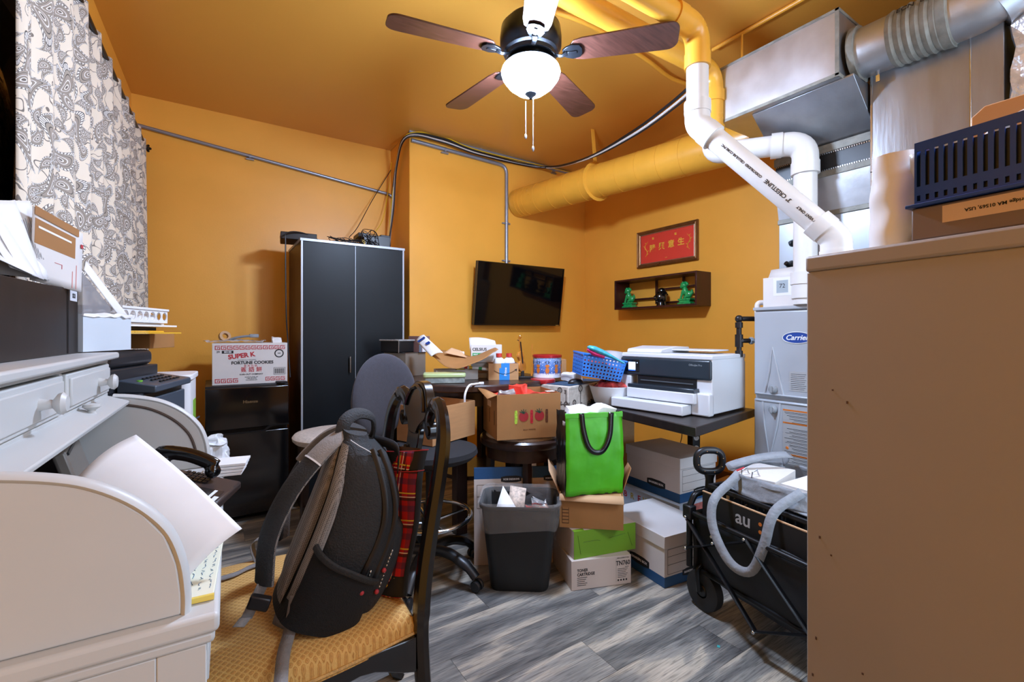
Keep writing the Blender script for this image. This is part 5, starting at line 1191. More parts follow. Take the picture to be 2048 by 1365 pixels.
obj('gas_column', G().tube([(0,0,.10),(0,0,.36),(0,0,.362),(0,0,SZ-.105)], [.028,.028,.016,.016], 18), BLKM, dc)
obj('foot_ring', G().tube([(.205*math.cos(a),.205*math.sin(a),.30) for a in [2*PI*i/48 for i in range(49)]], .011, 10, cap=False), CHROME, dc)
for k in range(4): a = k*PI/2+.5; obj('ring_spoke', G().tube([(.028*math.cos(a),.028*math.sin(a),.27),(.20*math.cos(a),.20*math.sin(a),.297)], .008, 8), CHROME, dc)
obj('ring_hub', G().tube([(0,0,.24),(0,0,.30)], .038, 20), BLK, dc)
for k in range(5):
    a = R(-28+72*k); c_, s_ = math.cos(a), math.sin(a)
    lg = obj('leg', G().tube(bez([(.02*c_,.02*s_,.135),(.12*c_,.12*s_,.14),(.22*c_,.22*s_,.105),(.275*c_,.275*s_,.062)],4), [.03]*5+[.028]*4+[.024]*4, 10, flat=(1,.8)), BLK, dc)
    for s2_ in (-1,1): obj('castor', G().at(Mx.Translation((.28*c_-s_*.014*s2_,.28*s_+c_*.014*s2_,.027)) @ Mx.Rotation(a,4,'Z')).lathe([(0,-.009),(.022,-.009),(.0265,-.004),(.0265,.004),(.022,.009),(0,.009)], 20, (0,0,0), 'y'), BLK, lg)
# ================================================================ CARTONS ON THE STOOLS
def carton(name, lab, cat, c, a, w_, d_, h_, mt, z=None, th=.004, openb=True, flaps=(), **k):
    t = thing(name, lab, cat, (c.x,c.y,c.z if z is None else z), rz=a, **k)
    if openb: obj('carton', open_box(G(), w_, d_, h_, th), mt, t)
    else: obj('carton', G().box(0,w_,0,d_,0,h_), mt, t, bev=.0015)
    return t
c, a, w_, d_, h_ = boxfit(865,894,.648,23,757,950,822)
t = carton('open_carton', 'plain open brown carton on the drafting chair seat', 'box', c, a, w_, min(d_,.25), h_+.01, CARD)
obj('inside_paper', crump(.12,.1,.02,.01,6,3,20), pm('floral_paper','D8B8AE',.6,var=.3,vs=50), t, loc=(.05,.1,h_-.03))
c, a, w_, d_, h_ = boxfit(994,882,.655,-16.5,947,1121,791)
t = carton('tomato_carton', 'open brown produce carton with printed tomatoes and red tissue', 'box', c, a, w_, .30, h_, CARDD)
hT_ = h_
for x, mt in ((w_*.29,'A6C93A'),(w_*.535,'B01E2A'),(w_*.775,'5A3018')):
    obj('cutout_slot', rbox(.012,.052,.0014,.0059).at(Mx.Identity(4)) if 0 else G().prism([(x-.0055,h_*.34),(x+.0055,h_*.34),(x+.0075,h_*.38),(x+.0075,h_*.6),(x+.0055,h_*.64),(x-.0055,h_*.64),(x-.0075,h_*.6),(x-.0075,h_*.38)],-.0012,-.0002,'xz'), pm('slot_'+mt,mt,.5,var=.4,vs=80), t)
for x in (w_*.41,w_*.66):
    tm = obj('tomato_print', G().lathe([(0,-.0012),(.026,-.0012),(.026,-.0004),(0,-.0004)], 24, (0,0,0),'y'), pm('tomato_red','9E2226',.6,var=.1), t, loc=(x,0,h_*.50))
    q = G()
    for k in range(5): aa = R(20+35*k); q.prism([(.0,.012),(.022*math.cos(aa)-.003,.018+.02*math.sin(aa)),(.026*math.cos(aa),.022+.018*math.sin(aa)),(.004,.02)], -.0018,-.0012,'xz')
    obj('leaf_print', q, pm('leaf_green','2E4A34',.6,var=0), tm)
text('BELLA  TOMATO', .009, pm('dark_brown_print','5E3C22',.7), t, FY(w_*.5,-.0004,h_*.2))
q = G().add([(0,.002,h_),(0,.298,h_),(-.045,.28,h_+.012),(-.045,.02,h_-.02)],[(0,1,2,3)]); obj('side_flap', q, CARDD, t, solid=.003)
q = G().add([(w_,.002,h_),(w_,.298,h_),(w_-.01,.298,h_+.012),(w_-.01,.02,h_+.01)],[(0,1,2,3)]); obj('hand_hole', G().box(-.001,.0,.12,.20,h_*.66,h_*.8), pm('hole_light','D7B088',.6), t)
for k in range(2): obj('side_slit', G().box(-.001,.0,.05+.1*k,.056+.1*k,h_*.3,h_*.62), pm('hole_dark','3A2414',.8), t)
REDT = pm('red_tissue', 'D4402F', .5, var=.1)
t2 = thing('red_tissue_pile', 'crumpled red tissue and packets filling the tomato carton', 'packaging', (c.x,c.y,c.z), rz=a)
obj('tissue', crump(w_-.03,.26,.04,.03,14,8,12), REDT, t2, loc=(.015,.02,h_-.06), smooth=False)
obj('silver_packet', crump(.09,.05,.03,.02,8,1,25), pm('packet_grey','A9A6A6',.35,metal=.4,var=.3,vs=40), t2, loc=(.02,.03,h_-.02), smooth=False)
obj('red_packet', crump(.10,.05,.05,.02,8,7,18), REDT, t2, loc=(.11,.12,h_-.02), smooth=False)
obj('price_tag', G().box(0,.045,0,.03,0,.002), WHITE, t2, loc=(w_-.07,.02,h_+.005))
# ================================================================ CLUTTER ON THE ROUND TABLE
ZT = TZ+.0012
c = pt(824,755,3.02); a = R(14)
WIRE = pm('wire_mesh_metal', '8F8B86', .35, metal=.8, var=0)
m, N, L, b = nodes('perforated_mesh'); tc = N.new('ShaderNodeTexCoord'); sp = N.new('ShaderNodeSeparateXYZ'); L.new(tc.outputs['Object'], sp.inputs[0])
al = mth(N,L,'MAXIMUM', mth(N,L,'GREATER_THAN',mth(N,L,'FRACT',mth(N,L,'MULTIPLY',mth(N,L,'ADD',sp.outputs[0],sp.outputs[1]),170)),.5), mth(N,L,'GREATER_THAN',mth(N,L,'FRACT',mth(N,L,'MULTIPLY',sp.outputs[2],170)),.5))
L.new(al, b.inputs['Alpha']); b.inputs['Base Color'].default_value = lin('B9B2A6'); b.inputs['Metallic'].default_value = .6; b.inputs['Roughness'].default_value = .35; PERF = m
c, a, w_, d_, h_ = boxfit(811,754,TZ,17,746,852,706)
t = thing('mesh_basket', 'square silver wire mesh basket at left end of round table', 'basket', (c.x,c.y,ZT), rz=a)
w_ = min(w_,.17); d_ = min(d_,.24); h_ = .155
obj('mesh_wall', open_box(G(), w_, d_, h_, .0015), PERF, t)
obj('rim_wire', G().tube([(0,0,h_),(w_,0,h_),(w_,d_,h_),(0,d_,h_),(0,0,h_)], .003, 6), WIRE, t)
t3 = thing('black_tray_tin', 'black fabric tray with pale rim resting on mesh basket', 'tray', (c.x,c.y,ZT+h_+.003), rz=a)
obj('tray_body', G().box(-.03,w_*.55,.03,d_,0.001,.085), BLK, t3, bev=.006); obj('pale_rim', G().tube([(-.034,.028,.083),(w_*.56,.028,.083),(w_*.56,d_,.083),(-.034,d_,.083),(-.034,.028,.083)], .006, 6), pm('lace_rim','9A9896',.6,var=.3,vs=90), t3); obj('post', G().tube([(-.034,.028,0),(-.034,.028,.083)], .003, 6), WIRE, t3)
t3 = thing('best_gift_box', 'small pinkish keepsake box lettered BEST beside the black tray', 'box', (c.x,c.y,ZT+h_+.004), rz=a)
bx = obj('carton', G().box(w_*.6,w_*1.15,-.015,.10,0,.11), pm('dusty_pink','8D6A66',.5,var=.1), t3, bev=.001)
obj('dark_edge', G().box(w_*.6-.001,w_*.72,-.0165,-.0155,0,.11), pm('slate_edge','5E6A78',.5), bx); lb = obj('white_panel', G().box(w_*.76,w_*1.03,-.0168,-.0155,.002,.078), WHITE, bx); text('BEST\n◦◦◦', .02, INK, t3, FY(w_*.89,-.0172,.055), bold=.0006)
def flat_leaf(nm, lab, cat, P, mat, d=.0015, bulge=0, n=8):
    P = [V(p) for p in P]; o = sum(P, V((0,0,0)))/4; nn = V((0,0,1))
    t = thing(nm, lab, cat, o); obj('sheet', G().grid(lambda u, v: (P[0]*(1-u)*(1-v)+P[1]*u*(1-v)+P[2]*u*v+P[3]*(1-u)*v-o)+nn*bulge*math.sin(u*PI), n, n), mat, t, solid=d); return t, P, o
t, P, o = flat_leaf('folded_leaflet', 'white and blue printed leaflet leaning over mesh basket', 'leaflet', [pt(832,682,3.0),pt(848,670,2.98),pt(886,706,2.80),pt(862,714,2.80)], PAPER, .002, .01)
obj('blue_print', onleaf(P,o,(P[1]-P[0]).cross(P[3]-P[0]).normalized(),.1,.9,.12,.2,.012), BLUEINK, t); obj('blue_print', onleaf(P,o,(P[1]-P[0]).cross(P[3]-P[0]).normalized(),.5,.9,.4,.5,.014), BLUEINK, t)
# crumpled kraft sheet spanning the table
ks = [pt(864,712,2.85), pt(905,738,2.72), pt(960,722,2.70), pt(996,698,2.74)]; kb = [pt(880,700,3.0), pt(925,708,3.0), pt(950,712,2.98), pt(990,695,2.95)]
K1 = bez(ks,6); K2 = bez(kb,6); o = K1[9]; n_ = len(K1)-1
t = thing('kraft_paper', 'torn brown kraft paper sheet draped over the table clutter', 'paper', o)
obj('sheet', G().grid(lambda u, v: K1[min(n_,int(u*n_+.5))]*(1-v)+K2[min(n_,int(u*n_+.5))]*v-o+NZ.noise_vector(V((u*9,v*4,0)))*.006, n_, 8), CARDD, t, solid=.002)
t, P, o = flat_leaf('torn_card', 'torn tan card with printed frame standing behind kraft paper', 'card', [pt(888,706,2.9),pt(934,716,2.9),pt(922,702,2.95),pt(903,696,2.95)], CARDL, .002)
c = pt(885,757,2.72)
t = thing('lunch_container', 'clear plastic food container with pale green lid', 'container', pt(889,757,2.70)-V((0,0,0)), rz=R(-25)); t.location.z = ZT
obj('tub', rbox(.235,.13,.034,.02), pm('clear_tub','9FA8A4',.15,var=.3,vs=40,alpha=.75), t, bev=.004); obj('lid', rbox(.245,.14,.022,.022,z=.0345), pm('pale_green_lid','C3D79B',.25,var=.05,alpha=.85), t, bev=.005); obj('contents', rbox(.215,.11,.026,.015,z=.003), pm('food_contents','5B6A5C',.5,var=.6,vs=45), t)
t = thing('white_open_box', 'shallow open white box behind the food container', 'box', pt(915,752,2.86), rz=R(-18)); t.location.z = ZT
obj('carton', open_box(G().at(Mx.Translation((-.13,0,0))), .26,.16,.06,.003), WBOX, t)
obj('inside_packet', G().box(.0,.05,.02,.08,.02,.066), pm('packet_yellow','D8B83A',.5), t)
t = thing('rolled_pamphlet', 'colourful rolled pamphlet lying behind the white box', 'pamphlet', pt(945,735,2.86), rz=R(-36)); t.location.z = TZ+.075
q = G().tube([(-.14,0,.012),(.13,0,-.012)], .014, 12, flat=(1,.7)); obj('roll', q, WBOX, t)
for k, (x, cc_) in enumerate(((-.12,'2F7F8A'),(-.05,'C2352F'),(-.02,'D8B03A'),(.04,'3A8A4A'),(.10,'D06A9A'))): obj('printed_band', G().tube([(x,0,.012*(-x/.13)),(x+.02,0,.012*(-(x+.02)/.13))], .0148, 12, flat=(1,.7)), pm('band_'+cc_,cc_,.5), t)
t = thing('charging_cord', 'white charger cord hanging over the round table edge', 'cable', pt(960,757,2.60))
o = pt(960,757,2.60); obj('cord_run', G().tube([p-o for p in bez([V((pt(960,757,2.60).x,pt(960,757,2.60).y,TZ+.006)), V((pt(948,760,2.55).x,pt(948,760,2.55).y,TZ+.007)), pt(938,772,2.50), pt(930,790,2.46), pt(929,815,2.46)],6)], .006, 8), WHITE, t)
obj('plug', G().box(-.004,.022,-.006,.008,.0,.012), WHITE, t, loc=(0,0,TZ+.002-o.z))
c = pt(942,715,2.98)
t = thing('energy_drink_box', 'white drink can box with green stripe on the round table', 'box', (c.x,c.y,TZ+.10), rz=R(-30)); w_ = .20
obj('carton', G().box(0,w_,0,.10,0,.115), WBOX, t, bev=.001); text('CELSIUS', .026, INK, t, FY(.055,-.0004,.085), bold=.0007); gb = obj('green_bar', G().box(.01,.10,-.001,-.0002,.042,.062), pm('mint_green','2FA05A',.5), t); text('MINT', .012, WHITE, gb, FY(.03,-.0013,.052), bold=.0004)
t4 = thing('book_stack', 'low stack of books under the drink box behind the clutter', 'books', (c.x,c.y,ZT), rz=R(-30)); 
for k in range(3): obj('book', G().box(0,.21-.01*k,-.01,.11,.032*k,.032*k+.031), (PAPER, CARDL, WBOX)[k], t4)
t, P, o = flat_leaf('white_pouch', 'crumpled white pouch standing on the drink box', 'pouch', [pt(941,712,3.0),pt(992,690,3.05),pt(990,682,3.12),pt(938,676,3.10)], PAPER, .002, .01)
t = thing('spray_cap', 'small white spray top with blue cap behind kraft sheet', 'bottle', pt(931,713,2.96))
obj('bottle', G().lathe([(0,-.10),(.018,-.10),(.02,-.03),(.012,-.012),(.012,0)],16), WHITE, t); obj('sprayer', G().box(-.02,.0,-.006,.006,.0,.03).box(-.028,.0,-.005,.005,.022,.034), WHITE, t, bev=.003, loc=(-.01,0,-.003)); obj('blue_cap', G().cyl((.03,0,-.03),.013,.02,16), BLUEINK, t)
# shipping box with bottles
c, a, w_, d_, h_ = boxfit(1038,762,TZ,-22,976,1050,728)
c, a, w_, d_, h_ = boxfit(977,761.5,TZ,-26,975,1037,728); 
t = thing('shipping_carton', 'small shipping carton with blue tape holding two white bottles', 'box', (c.x,c.y,ZT), rz=a)
d_ = .14; obj('carton', open_box(G(), w_, d_, h_, .003), CARD, t)
tp = obj('blue_tape', G().box(w_*.42,w_*.70,-.0012,-.0002,0,h_).box(w_*.36,w_*.42,-.0012,-.0002,.0,h_*.72).box(w_*.42,w_*.70,-.001,.004,h_,h_+.0012), pm('blue_tape','2A86D0',.4,var=.03), t)
text('Prime', .022, WHITE, tp, FY(w_*.57,-.0016,h_*.5) @ Mx.Rotation(PI/2,4,'Z'), bold=.0005)
q = G().tube([(w_*.18+ (w_*.7)*u_, -.0008, h_*.58-.022*math.sin(u_*PI)) for u_ in [i/14 for i in range(15)]], .0028, 4, flat=(1,.3)); obj('arrow_print', q, INK, t); obj('arrow_head', G().prism([(w_*.86,h_*.62),(w_*.95,h_*.68),(w_*.93,h_*.5),(w_*.9,h_*.58)],-.0012,-.0003,'xz'), INK, t)
for k in range(2):
    lab = ('white bottle with red cap and blue label, right of pair','white bottle with red cap and plain side, left of pair')[k]
    b_ = thing('pill_bottle', lab, 'bottle', (c.x+(w_*(.72 if k == 0 else .38))*math.cos(a)-.06*math.sin(a), c.y+(w_*(.72 if k == 0 else .38))*math.sin(a)+.06*math.cos(a), ZT+.0045), rz=a, group='bottles in the shipping carton')
    obj('bottle', G().at(Mx.Diagonal((1,.7,1,1))).lathe([(0,0),(.036,0),(.038,.01),(.038,.10),(.03,.122),(.017,.132),(.017,.14)], 28), WHITE, b_); obj('cap', G().lathe([(0,.135),(.0185,.135),(.0185,.158),(0,.158)], 20), pm('cap_red','C93A34',.4,var=0), b_)
    if k == 0: obj('label', G().at(Mx.Diagonal((1,.7,1,1))).lathe([(.0385,.05),(.0385,.098)], 28), pm('label_blue','3C5AA8',.5,var=.5,vs=30), b_)
# violin ornament
VW = pm('violin_varnish', 'B9752A', .25, var=.2, vs=20, coat=.3)
c = pt(1048,757,2.95)
t = thing('violin_ornament', 'miniature violin with bow on black stand on the table', 'ornament', (c.x,c.y,ZT), rz=R(-30))
obj('stand', G().box(-.035,.055,-.03,.03,0,.014).box(-.02,.0,-.02,.02,.014,.05).tube([(.0,.02,.01),(-.01,.025,.17)],.004,6), BLK, t, bev=.002)
vb = [(0,0),(.03,.003),(.042,.025),(.038,.05),(.024,.065),(.026,.08),(.034,.098),(.028,.118),(.008,.13)]
vp = [tuple(p.xy) for p in bez([V((x_,z_,0)) for x_, z_ in vb],3)]
MV = Mx.Translation((-.012,0,.045)) @ Mx.Rotation(R(-6),4,'Y') @ Mx.Rotation(R(55),4,'Z')
q = G().at(MV); q.prism(vp+[(-p[0],p[1]) for p in vp[::-1][:-1]], -.009, .009, 'xz'); obj('violin_body', q, VW, t, bev=.002)
q = G().at(MV); q.box(-.005,.005,-.013,-.009,.05,.19); obj('fingerboard', q, BLK, t)
q = G().at(MV); q.box(-.004,.004,-.009,.002,.12,.20).tube([(0,-.003,.20),(0,-.001,.218),(0,-.012,.228),(0,-.018,.219),(0,-.01,.212)], .0055, 8); obj('scroll_neck', q, VW, t)
for s_ in (-1,1):
    q = G().at(MV); q.tube([(0,-.002,.206+.006*s_),(.02*s_,-.002,.208+.006*s_)], .0025, 6); obj('tuning_peg', q, BLK, t)
obj('bow', G().tube([(.05,0,.012),(.052,0,.215)], .0022, 6).tube([(.046,0,.02),(.052,0,.215)], .0008, 4).box(.043,.053,-.003,.003,.015,.04), VW, t)
# cardboard box at the right end of the table
c = pt(1097,758,2.86)
c, a, w_, d_, h_ = boxfit(1095,760,.865,10,1050,1115,722)
t = carton('taped_carton', 'brown taped carton beyond round table beside the round tin', 'box', pt(1094,760,3.15), R(-20), .14, .26, .15, CARD, z=.87, openb=False)
obj('tape_strip', G().box(.05,.085,0,.26,.15,.1508), CARDL, t); obj('white_label', G().box(.01,.09,.12,.22,.151,.1518), WHITE, t); obj('red_stamp', G().box(.01,.03,.08,.12,.151,.1516), REDINK, t)
s4 = thing('side_stand', 'dark side stand between round table and printer desk', 'stand', (t.location.x,t.location.y,0), rz=R(-20)); obj('pedestal_body', G().box(.0,.14,.0,.26,.0,.868), DKW, s4)
# ================================================================ PRINTER DESK
TOPZ = .77; BT = pm('black_desktop', '231D1B', .38, var=.3, vs=5, stretch=(1,6,1))
A_ = pz(1391.6,855.7,TOPZ); B_ = pz(1503,820.5,TOPZ); C__ = pz(1224,818,TOPZ); dirc = (C__-A_).normalized()
D_ = A_+dirc*1.15; E_ = V((2.62, D_.y+.1, TOPZ)); B2 = V((B_.x+.05, B_.y+.008, TOPZ))
o = V((A_.x,A_.y,0))
t = thing('printer_desk', 'black slab desk carrying the white printer and storage boxes', 'desk', o)
obj('desk_top', G().prism([((p-o).x,(p-o).y) for p in (A_,B2,E_,D_)], TOPZ-.046, TOPZ, 'xy'), BT, t, bev=.005, seg=3)
o1 = pz(1391,880,.70); 
pl = pt(1387,900,2.96)-o
obj('leg', G().box(pl.x-.022,pl.x+.022,pl.y-.03,pl.y+.03,0,TOPZ-.047), BLKM, t, bev=.002)
for x, y in ((.10,1.12),(.62,1.2)): obj('leg', G().box(x-.025,x+.025,y-.025,y+.025,0,TOPZ-.047), BLKM, t, bev=.002)
q = G().at(T(pl.x,pl.y,.66,rz=-TH)); 
cov = obj('outlet_cover', G().at(T(pl.x-.0,pl.y,.50,rz=-TH)).box(-.024,.024,-.046,-.040,-.06,.055), BLK, t, bev=.002)
for dz in (.028,-.022):
    r_ = obj('outlet_socket', G().at(T(pl.x,pl.y,.50+dz*1.3,rz=-TH)).lathe([(0,-.049),(.015,-.049),(.017,-.046),(0,-.046)], 20, (0,0,0),'y'), WHITE, cov)
    for xx in (-.005,.005): obj('slot', G().at(T(pl.x,pl.y,.50+dz*1.3,rz=-TH)).box(xx-.001,xx+.001,-.0498,-.049,-.003,.005), INK, r_)
# desk side file cabinet glimpsed behind the upper box
c = pt(1236,858,3.1)
t = thing('drawer_unit', 'pale beige drawer unit glimpsed under the black desk', 'cabinet', (c.x,c.y,0), rz=R(-4))
obj('case', G().box(0,.15,0,.3,0,.68), pm('pale_beige','C4A27A',.5), t, bev=.003); obj('drawer_line', G().box(.005,.145,-.004,0,.50,.66).box(.005,.145,-.004,0,.33,.49), pm('pale_beige','C4A27A',.5), t, bev=.002)
# inkjet printer
PW = pm('printer_white', 'D6D8DC', .35, var=.015); PD = pm('printer_slate', '28323B', .22, var=.04)
pc = V((2.135,1.395,TOPZ+.001)); pdv = V((2.07,1.925,0))-V((2.135,1.395,0)); pa_ = math.atan2(pdv.y,pdv.x)
# local frame: y runs along the front away from camera, x into the depth
t = thing('inkjet_printer', 'white wide inkjet printer with slate band and lit touchscreen', 'printer', pc, rz=pa_-PI/2)
PWd, PDp, PH = .56, .38, .325
obj('body', G().box(0,PDp,0,.085,.012,PH-.03).box(0,PDp,PWd-.07,PWd,.012,PH-.03).box(.05,PDp,.085,PWd-.07,.012,PH-.03), PW, t, bev=.006, seg=3)
obj('front_band', G().box(-.012,.03,.002,PWd-.002,.185,PH-.035), PD, t, bev=.012, seg=4)
obj('output_slot', G().box(-.004,.06,.085,PWd-.12,.140,.185), BLK, t)
obj('slot_rollers', G().box(-.008,-.002,.10,PWd-.14,.158,.164), pm('roller_grey','50565C',.4), t)
obj('tray_rim', G().box(-.055,.02,.070,PWd-.085,.118,.140), PD, t, bev=.003)
t1_ = obj('upper_tray', G().box(-.058,.02,.068,PWd-.08,.062,.119), PW, t, bev=.006, seg=3)
t2_ = obj('lower_tray', G().box(-.115,.04,.10,PWd-.012,.005,.058), PW, t, bev=.006, seg=3)
obj('left_door', G().box(-.008,.02,PWd-.075,PWd-.004,.075,.180), PW, t, bev=.004)
obj('right_column', G().box(-.03,.02,.0,.10,.004,.120), PW, t, bev=.008, seg=3)
obj('scanner_lid', G().box(-.006,PDp+.004,-.002,PWd+.002,PH-.035,PH-.010), PW, t, bev=.006, seg=3)
obj('document_feeder', G().prism([(.04,PH-.010),(PDp-.02,PH-.010),(PDp-.02,PH+.022),(.20,PH+.028),(.05,PH+.012)], PWd-.24, PWd-.01, 'xz'), PW, t, bev=.006)
obj('feeder_tray', G().prism([(.16,PH+.004),(.34,PH+.004),(.34,PH+.012),(.16,PH+.012)], .07, PWd-.23, 'xz'), PW, t, bev=.003)
sc_ = obj('screen_bezel', G().box(-.0135,-.012,PWd-.135,PWd-.040,.205,.275), GLOSSB, t)
obj('touchscreen', G().box(-.0145,-.0136,PWd-.110,PWd-.062,.217,.262), pm('lit_screen','DDF0FF',.3,var=0,emit=.8), sc_)
obj('blue_glow_strip', G().box(-.0143,-.0136,PWd-.110,PWd-.062,.2115,.2155), pm('lit_blue','2A6CFF',.3,var=0,emit=.9), sc_)
for yy_ in (PWd-.05,PWd-.122): obj('touch_key', G().box(-.0143,-.0136,yy_-.003,yy_+.003,.255,.261), pm('lit_key','BFD8FF',.3,var=0,emit=.6), sc_)
text('OfficeJet Pro', .014, pm('pale_grey_print','8E979E',.4,var=0), t, FX(-.0125,.085,.262), ext=.0003)
for x in (.03,.34):
    for y in (.05,.5): obj('foot', G().cyl((x,y,0),.014,.012,12), BLK, t)
t = thing('foam_board', 'thin white board standing on desk behind the inkjet printer', 'panel', pt(1489,821,2.62), rz=R(8)); t.location.z = TOPZ+.001
obj('panel', G().box(0,.01,-.0,.05,0,.27), WHITE, t, bev=.002)
# round white cooker bowl, blue basket
c = pt(1222,812,2.80)
t = thing('white_basin', 'round white basin of wrapped red packets beside the printer', 'basin', (c.x,c.y,TOPZ+.001))
obj('basin_wall', G().lathe([(0,.0),(.085,0),(.10,.012),(.125,.09),(.132,.11),(.126,.112),(.115,.08),(.09,.012),(0,.01)], 40), WHITE, t)
t = thing('red_packets', 'plastic wrapped red packets heaped in the white basin', 'packets', (c.x,c.y,TOPZ+.09))
obj('packet_heap', G().grid(lambda u, v: (lambda p: p+NZ.noise_vector(p*26)*.015)(V((.105*math.sin(v*PI/2)*math.cos(u*2*PI), .105*math.sin(v*PI/2)*math.sin(u*2*PI), .045*math.cos(v*PI/2)+.012))), 40, 14, True), pm('packet_pinkred','B8433E',.25,var=.75,vs=26,coat=.3), t, smooth=False)
# ---- keyring print storage box
c, a, w_, d_, h_ = boxfit(1137,852,.66,14,1080,1224,774)
m, N, L, b = nodes('linen_print'); b.inputs['Roughness'].default_value = .7
tc = N.new('ShaderNodeTexCoord'); n_1 = N.new('ShaderNodeTexNoise'); n_1.inputs['Scale'].default_value = 40; L.new(tc.outputs['Object'], n_1.inputs[0]); L.new(ramp(N,L,n_1.outputs[0],[(.35,'BDB1A5'),(.65,'CFC5BA')]), b.inputs['Base Color']); LINEN = m
t = thing('key_print_box', 'storage box printed with antique keys under the mouse pad', 'storage box', c, rz=a)
obj('carton', G().box(0,w_,0,d_,0,h_), LINEN, t, bev=.006, seg=3)
KP = pm('key_print_brown', '5B524C', .7, var=0)
def key(L_, ang, cx, cz):
    g = G(); 
    ring = []; n = 16; r1, r0 = L_*.2, L_*.12
    ca_, sa_ = math.cos(ang), math.sin(ang)
    W2 = lambda x, z: (cx+x*ca_-z*sa_, cz+x*sa_+z*ca_)
    for i in range(n):
        a0, a1 = 2*PI*i/n, 2*PI*(i+1)/n; g.prism([W2(r0*math.cos(a0),L_*.5+r0*math.sin(a0)),W2(r1*math.cos(a0),L_*.5+r1*math.sin(a0)),W2(r1*math.cos(a1),L_*.5+r1*math.sin(a1)),W2(r0*math.cos(a1),L_*.5+r0*math.sin(a1))],-.001,-.0002,'xz')
    s = L_*.03; 
    for (x0,x1,z0,z1) in ((-s,s,-L_*.5,L_*.31),(s,L_*.16,-L_*.5,-L_*.44),(s,L_*.12,-L_*.4,-L_*.35),(s,L_*.16,-L_*.31,-L_*.25),(-s*2.4,s*2.4,L_*.24,L_*.28)): g.prism([W2(x0,z0),W2(x1,z0),W2(x1,z1),W2(x0,z1)],-.001,-.0002,'xz')
    for rr in (0,PI/3,2*PI/3): x_, z_ = r0*math.cos(rr), r0*math.sin(rr); e_ = L_*.012; g.prism([W2(x_-e_,L_*.5+z_),W2(x_+e_,L_*.5+z_),W2(-x_+e_,L_*.5-z_),W2(-x_-e_,L_*.5-z_)],-.001,-.0002,'xz')
    return g
rd = random.Random(11)
for cx_, cz_, L_, an in ((.25,.66,.5,0),(.62,.86,.36,-1.57),(.9,.62,.42,0),(.12,.35,.42,0),(.44,.3,.36,0),(.72,.30,.42,3.14),(.92,.2,.3,0)):
    obj('key_print', key(L_*h_, an, cx_*w_, cz_*h_), KP, t)
q = G()
for zz in (.5,.93): q.box(0,w_,-.0008,-.0002,h_*zz,h_*zz+.001)
for xx in (.42,): q.box(w_*xx,w_*xx+.001,-.0008,-.0002,0,h_)
obj('grid_print', q, pm('faint_print','9B9086',.7,var=0), t)
for k in range(9):
    q = key(h_*(.3+.16*rd.random()), rd.choice((0,1.57,3.14)), 0, 0); o2 = obj('key_print', q, KP, t, loc=(-.0,d_*(.08+.105*k),h_*rd.uniform(.25,.8))); o2.rotation_euler = (0,0,-PI/2)
lt = obj('handle_strap', G().box(w_*.52-.022,w_*.52+.022,-.008,-.001,h_*.40,h_*.56), BLK, t, bev=.004); obj('handle_loop', G().tube([(w_*.52-.026,-.004,h_*.58),(w_*.52-.018,-.02,h_*.50),(w_*.52+.018,-.02,h_*.50),(w_*.52+.026,-.004,h_*.58)],.005,8), BLK, lt)
KZ = c.z+h_+.001; ka, ko = a, c
def kb_(x, y, z=0): return (ko.x+x*math.cos(ka)-y*math.sin(ka), ko.y+x*math.sin(ka)+y*math.cos(ka), KZ+z)
ks_ = thing('support_crate', 'tall black crate carrying the key print box', 'crate', (c.x,c.y,.0), rz=a); obj('crate_shell', G().box(.01,w_-.01,.02,d_-.02,0,.658), BLKM, ks_, bev=.004)
t = thing('mouse_pad', 'thin dark blue mouse pad on the key print box', 'mouse pad', kb_(w_*.05,.006), rz=ka+R(3))
obj('pad', G().box(0,w_*.85,0,.17,0,.004), pm('navy_pad','2E4A66',.7,var=.1), t, bev=.001)
t = thing('computer_mouse', 'black computer mouse on the dark blue pad', 'mouse', kb_(w_*.28,.045,.0045), rz=ka-R(25))
obj('shell', G().grid(lambda u, v: (.052*math.sin(v*PI/2)*math.cos(u*2*PI), .030*math.sin(v*PI/2)*math.sin(u*2*PI), .030*math.cos(v*PI/2)**.8 if v < 1 else 0), 28, 10, True), BLK, t); obj('scroll_wheel', G().cyl((.028,-.003,.020),.007,.006,14,'y'), GRAYM, t)
t = thing('paper_bag', 'crumpled white paper bag lying behind the black mouse', 'paper bag', kb_(w_*.38,.10,.005), rz=ka+R(10))
obj('bag', crump(.14,.08,.05,.018,10,9,16), PAPER, t, smooth=False)
t = thing('flat_red_tin', 'flat red tin lid under the reindeer tin', 'tin', kb_(w_*.12,.24,.0))
obj('tin_body', G().lathe([(0,0),(.075,0),(.078,.004),(.078,.022),(.074,.026),(0,.026)], 36), pm('tin_red','B3262A',.3,metal=.2,var=0), t)
# reindeer tin
m, N, L, b = nodes('winter_print'); tc = N.new('ShaderNodeTexCoord'); sp = N.new('ShaderNodeSeparateXYZ'); L.new(tc.outputs['Object'], sp.inputs[0])
vo = N.new('ShaderNodeTexVoronoi'); vo.inputs['Scale'].default_value = 90; L.new(tc.outputs['Object'], vo.inputs[0])
sky = ramp(N,L,mth(N,L,'DIVIDE',sp.outputs[2],.155),[(.0,'E8EEF6'),(.14,'DCE6F4'),(.2,'3F5FA6'),(.5,'5B82C4'),(1.,'A9C6E6')])
L.new(mix(N,L,mth(N,L,'LESS_THAN',vo.outputs['Distance'],.22),sky,'F4F8FF'), b.inputs['Base Color']); b.inputs['Roughness'].default_value = .3
tb = kb_(w_*.34,.29,.0275); th__ = .145
t = thing('reindeer_tin', 'round cookie tin with red lid and reindeer winter print', 'tin', tb, rz=-TH)
RT = .092
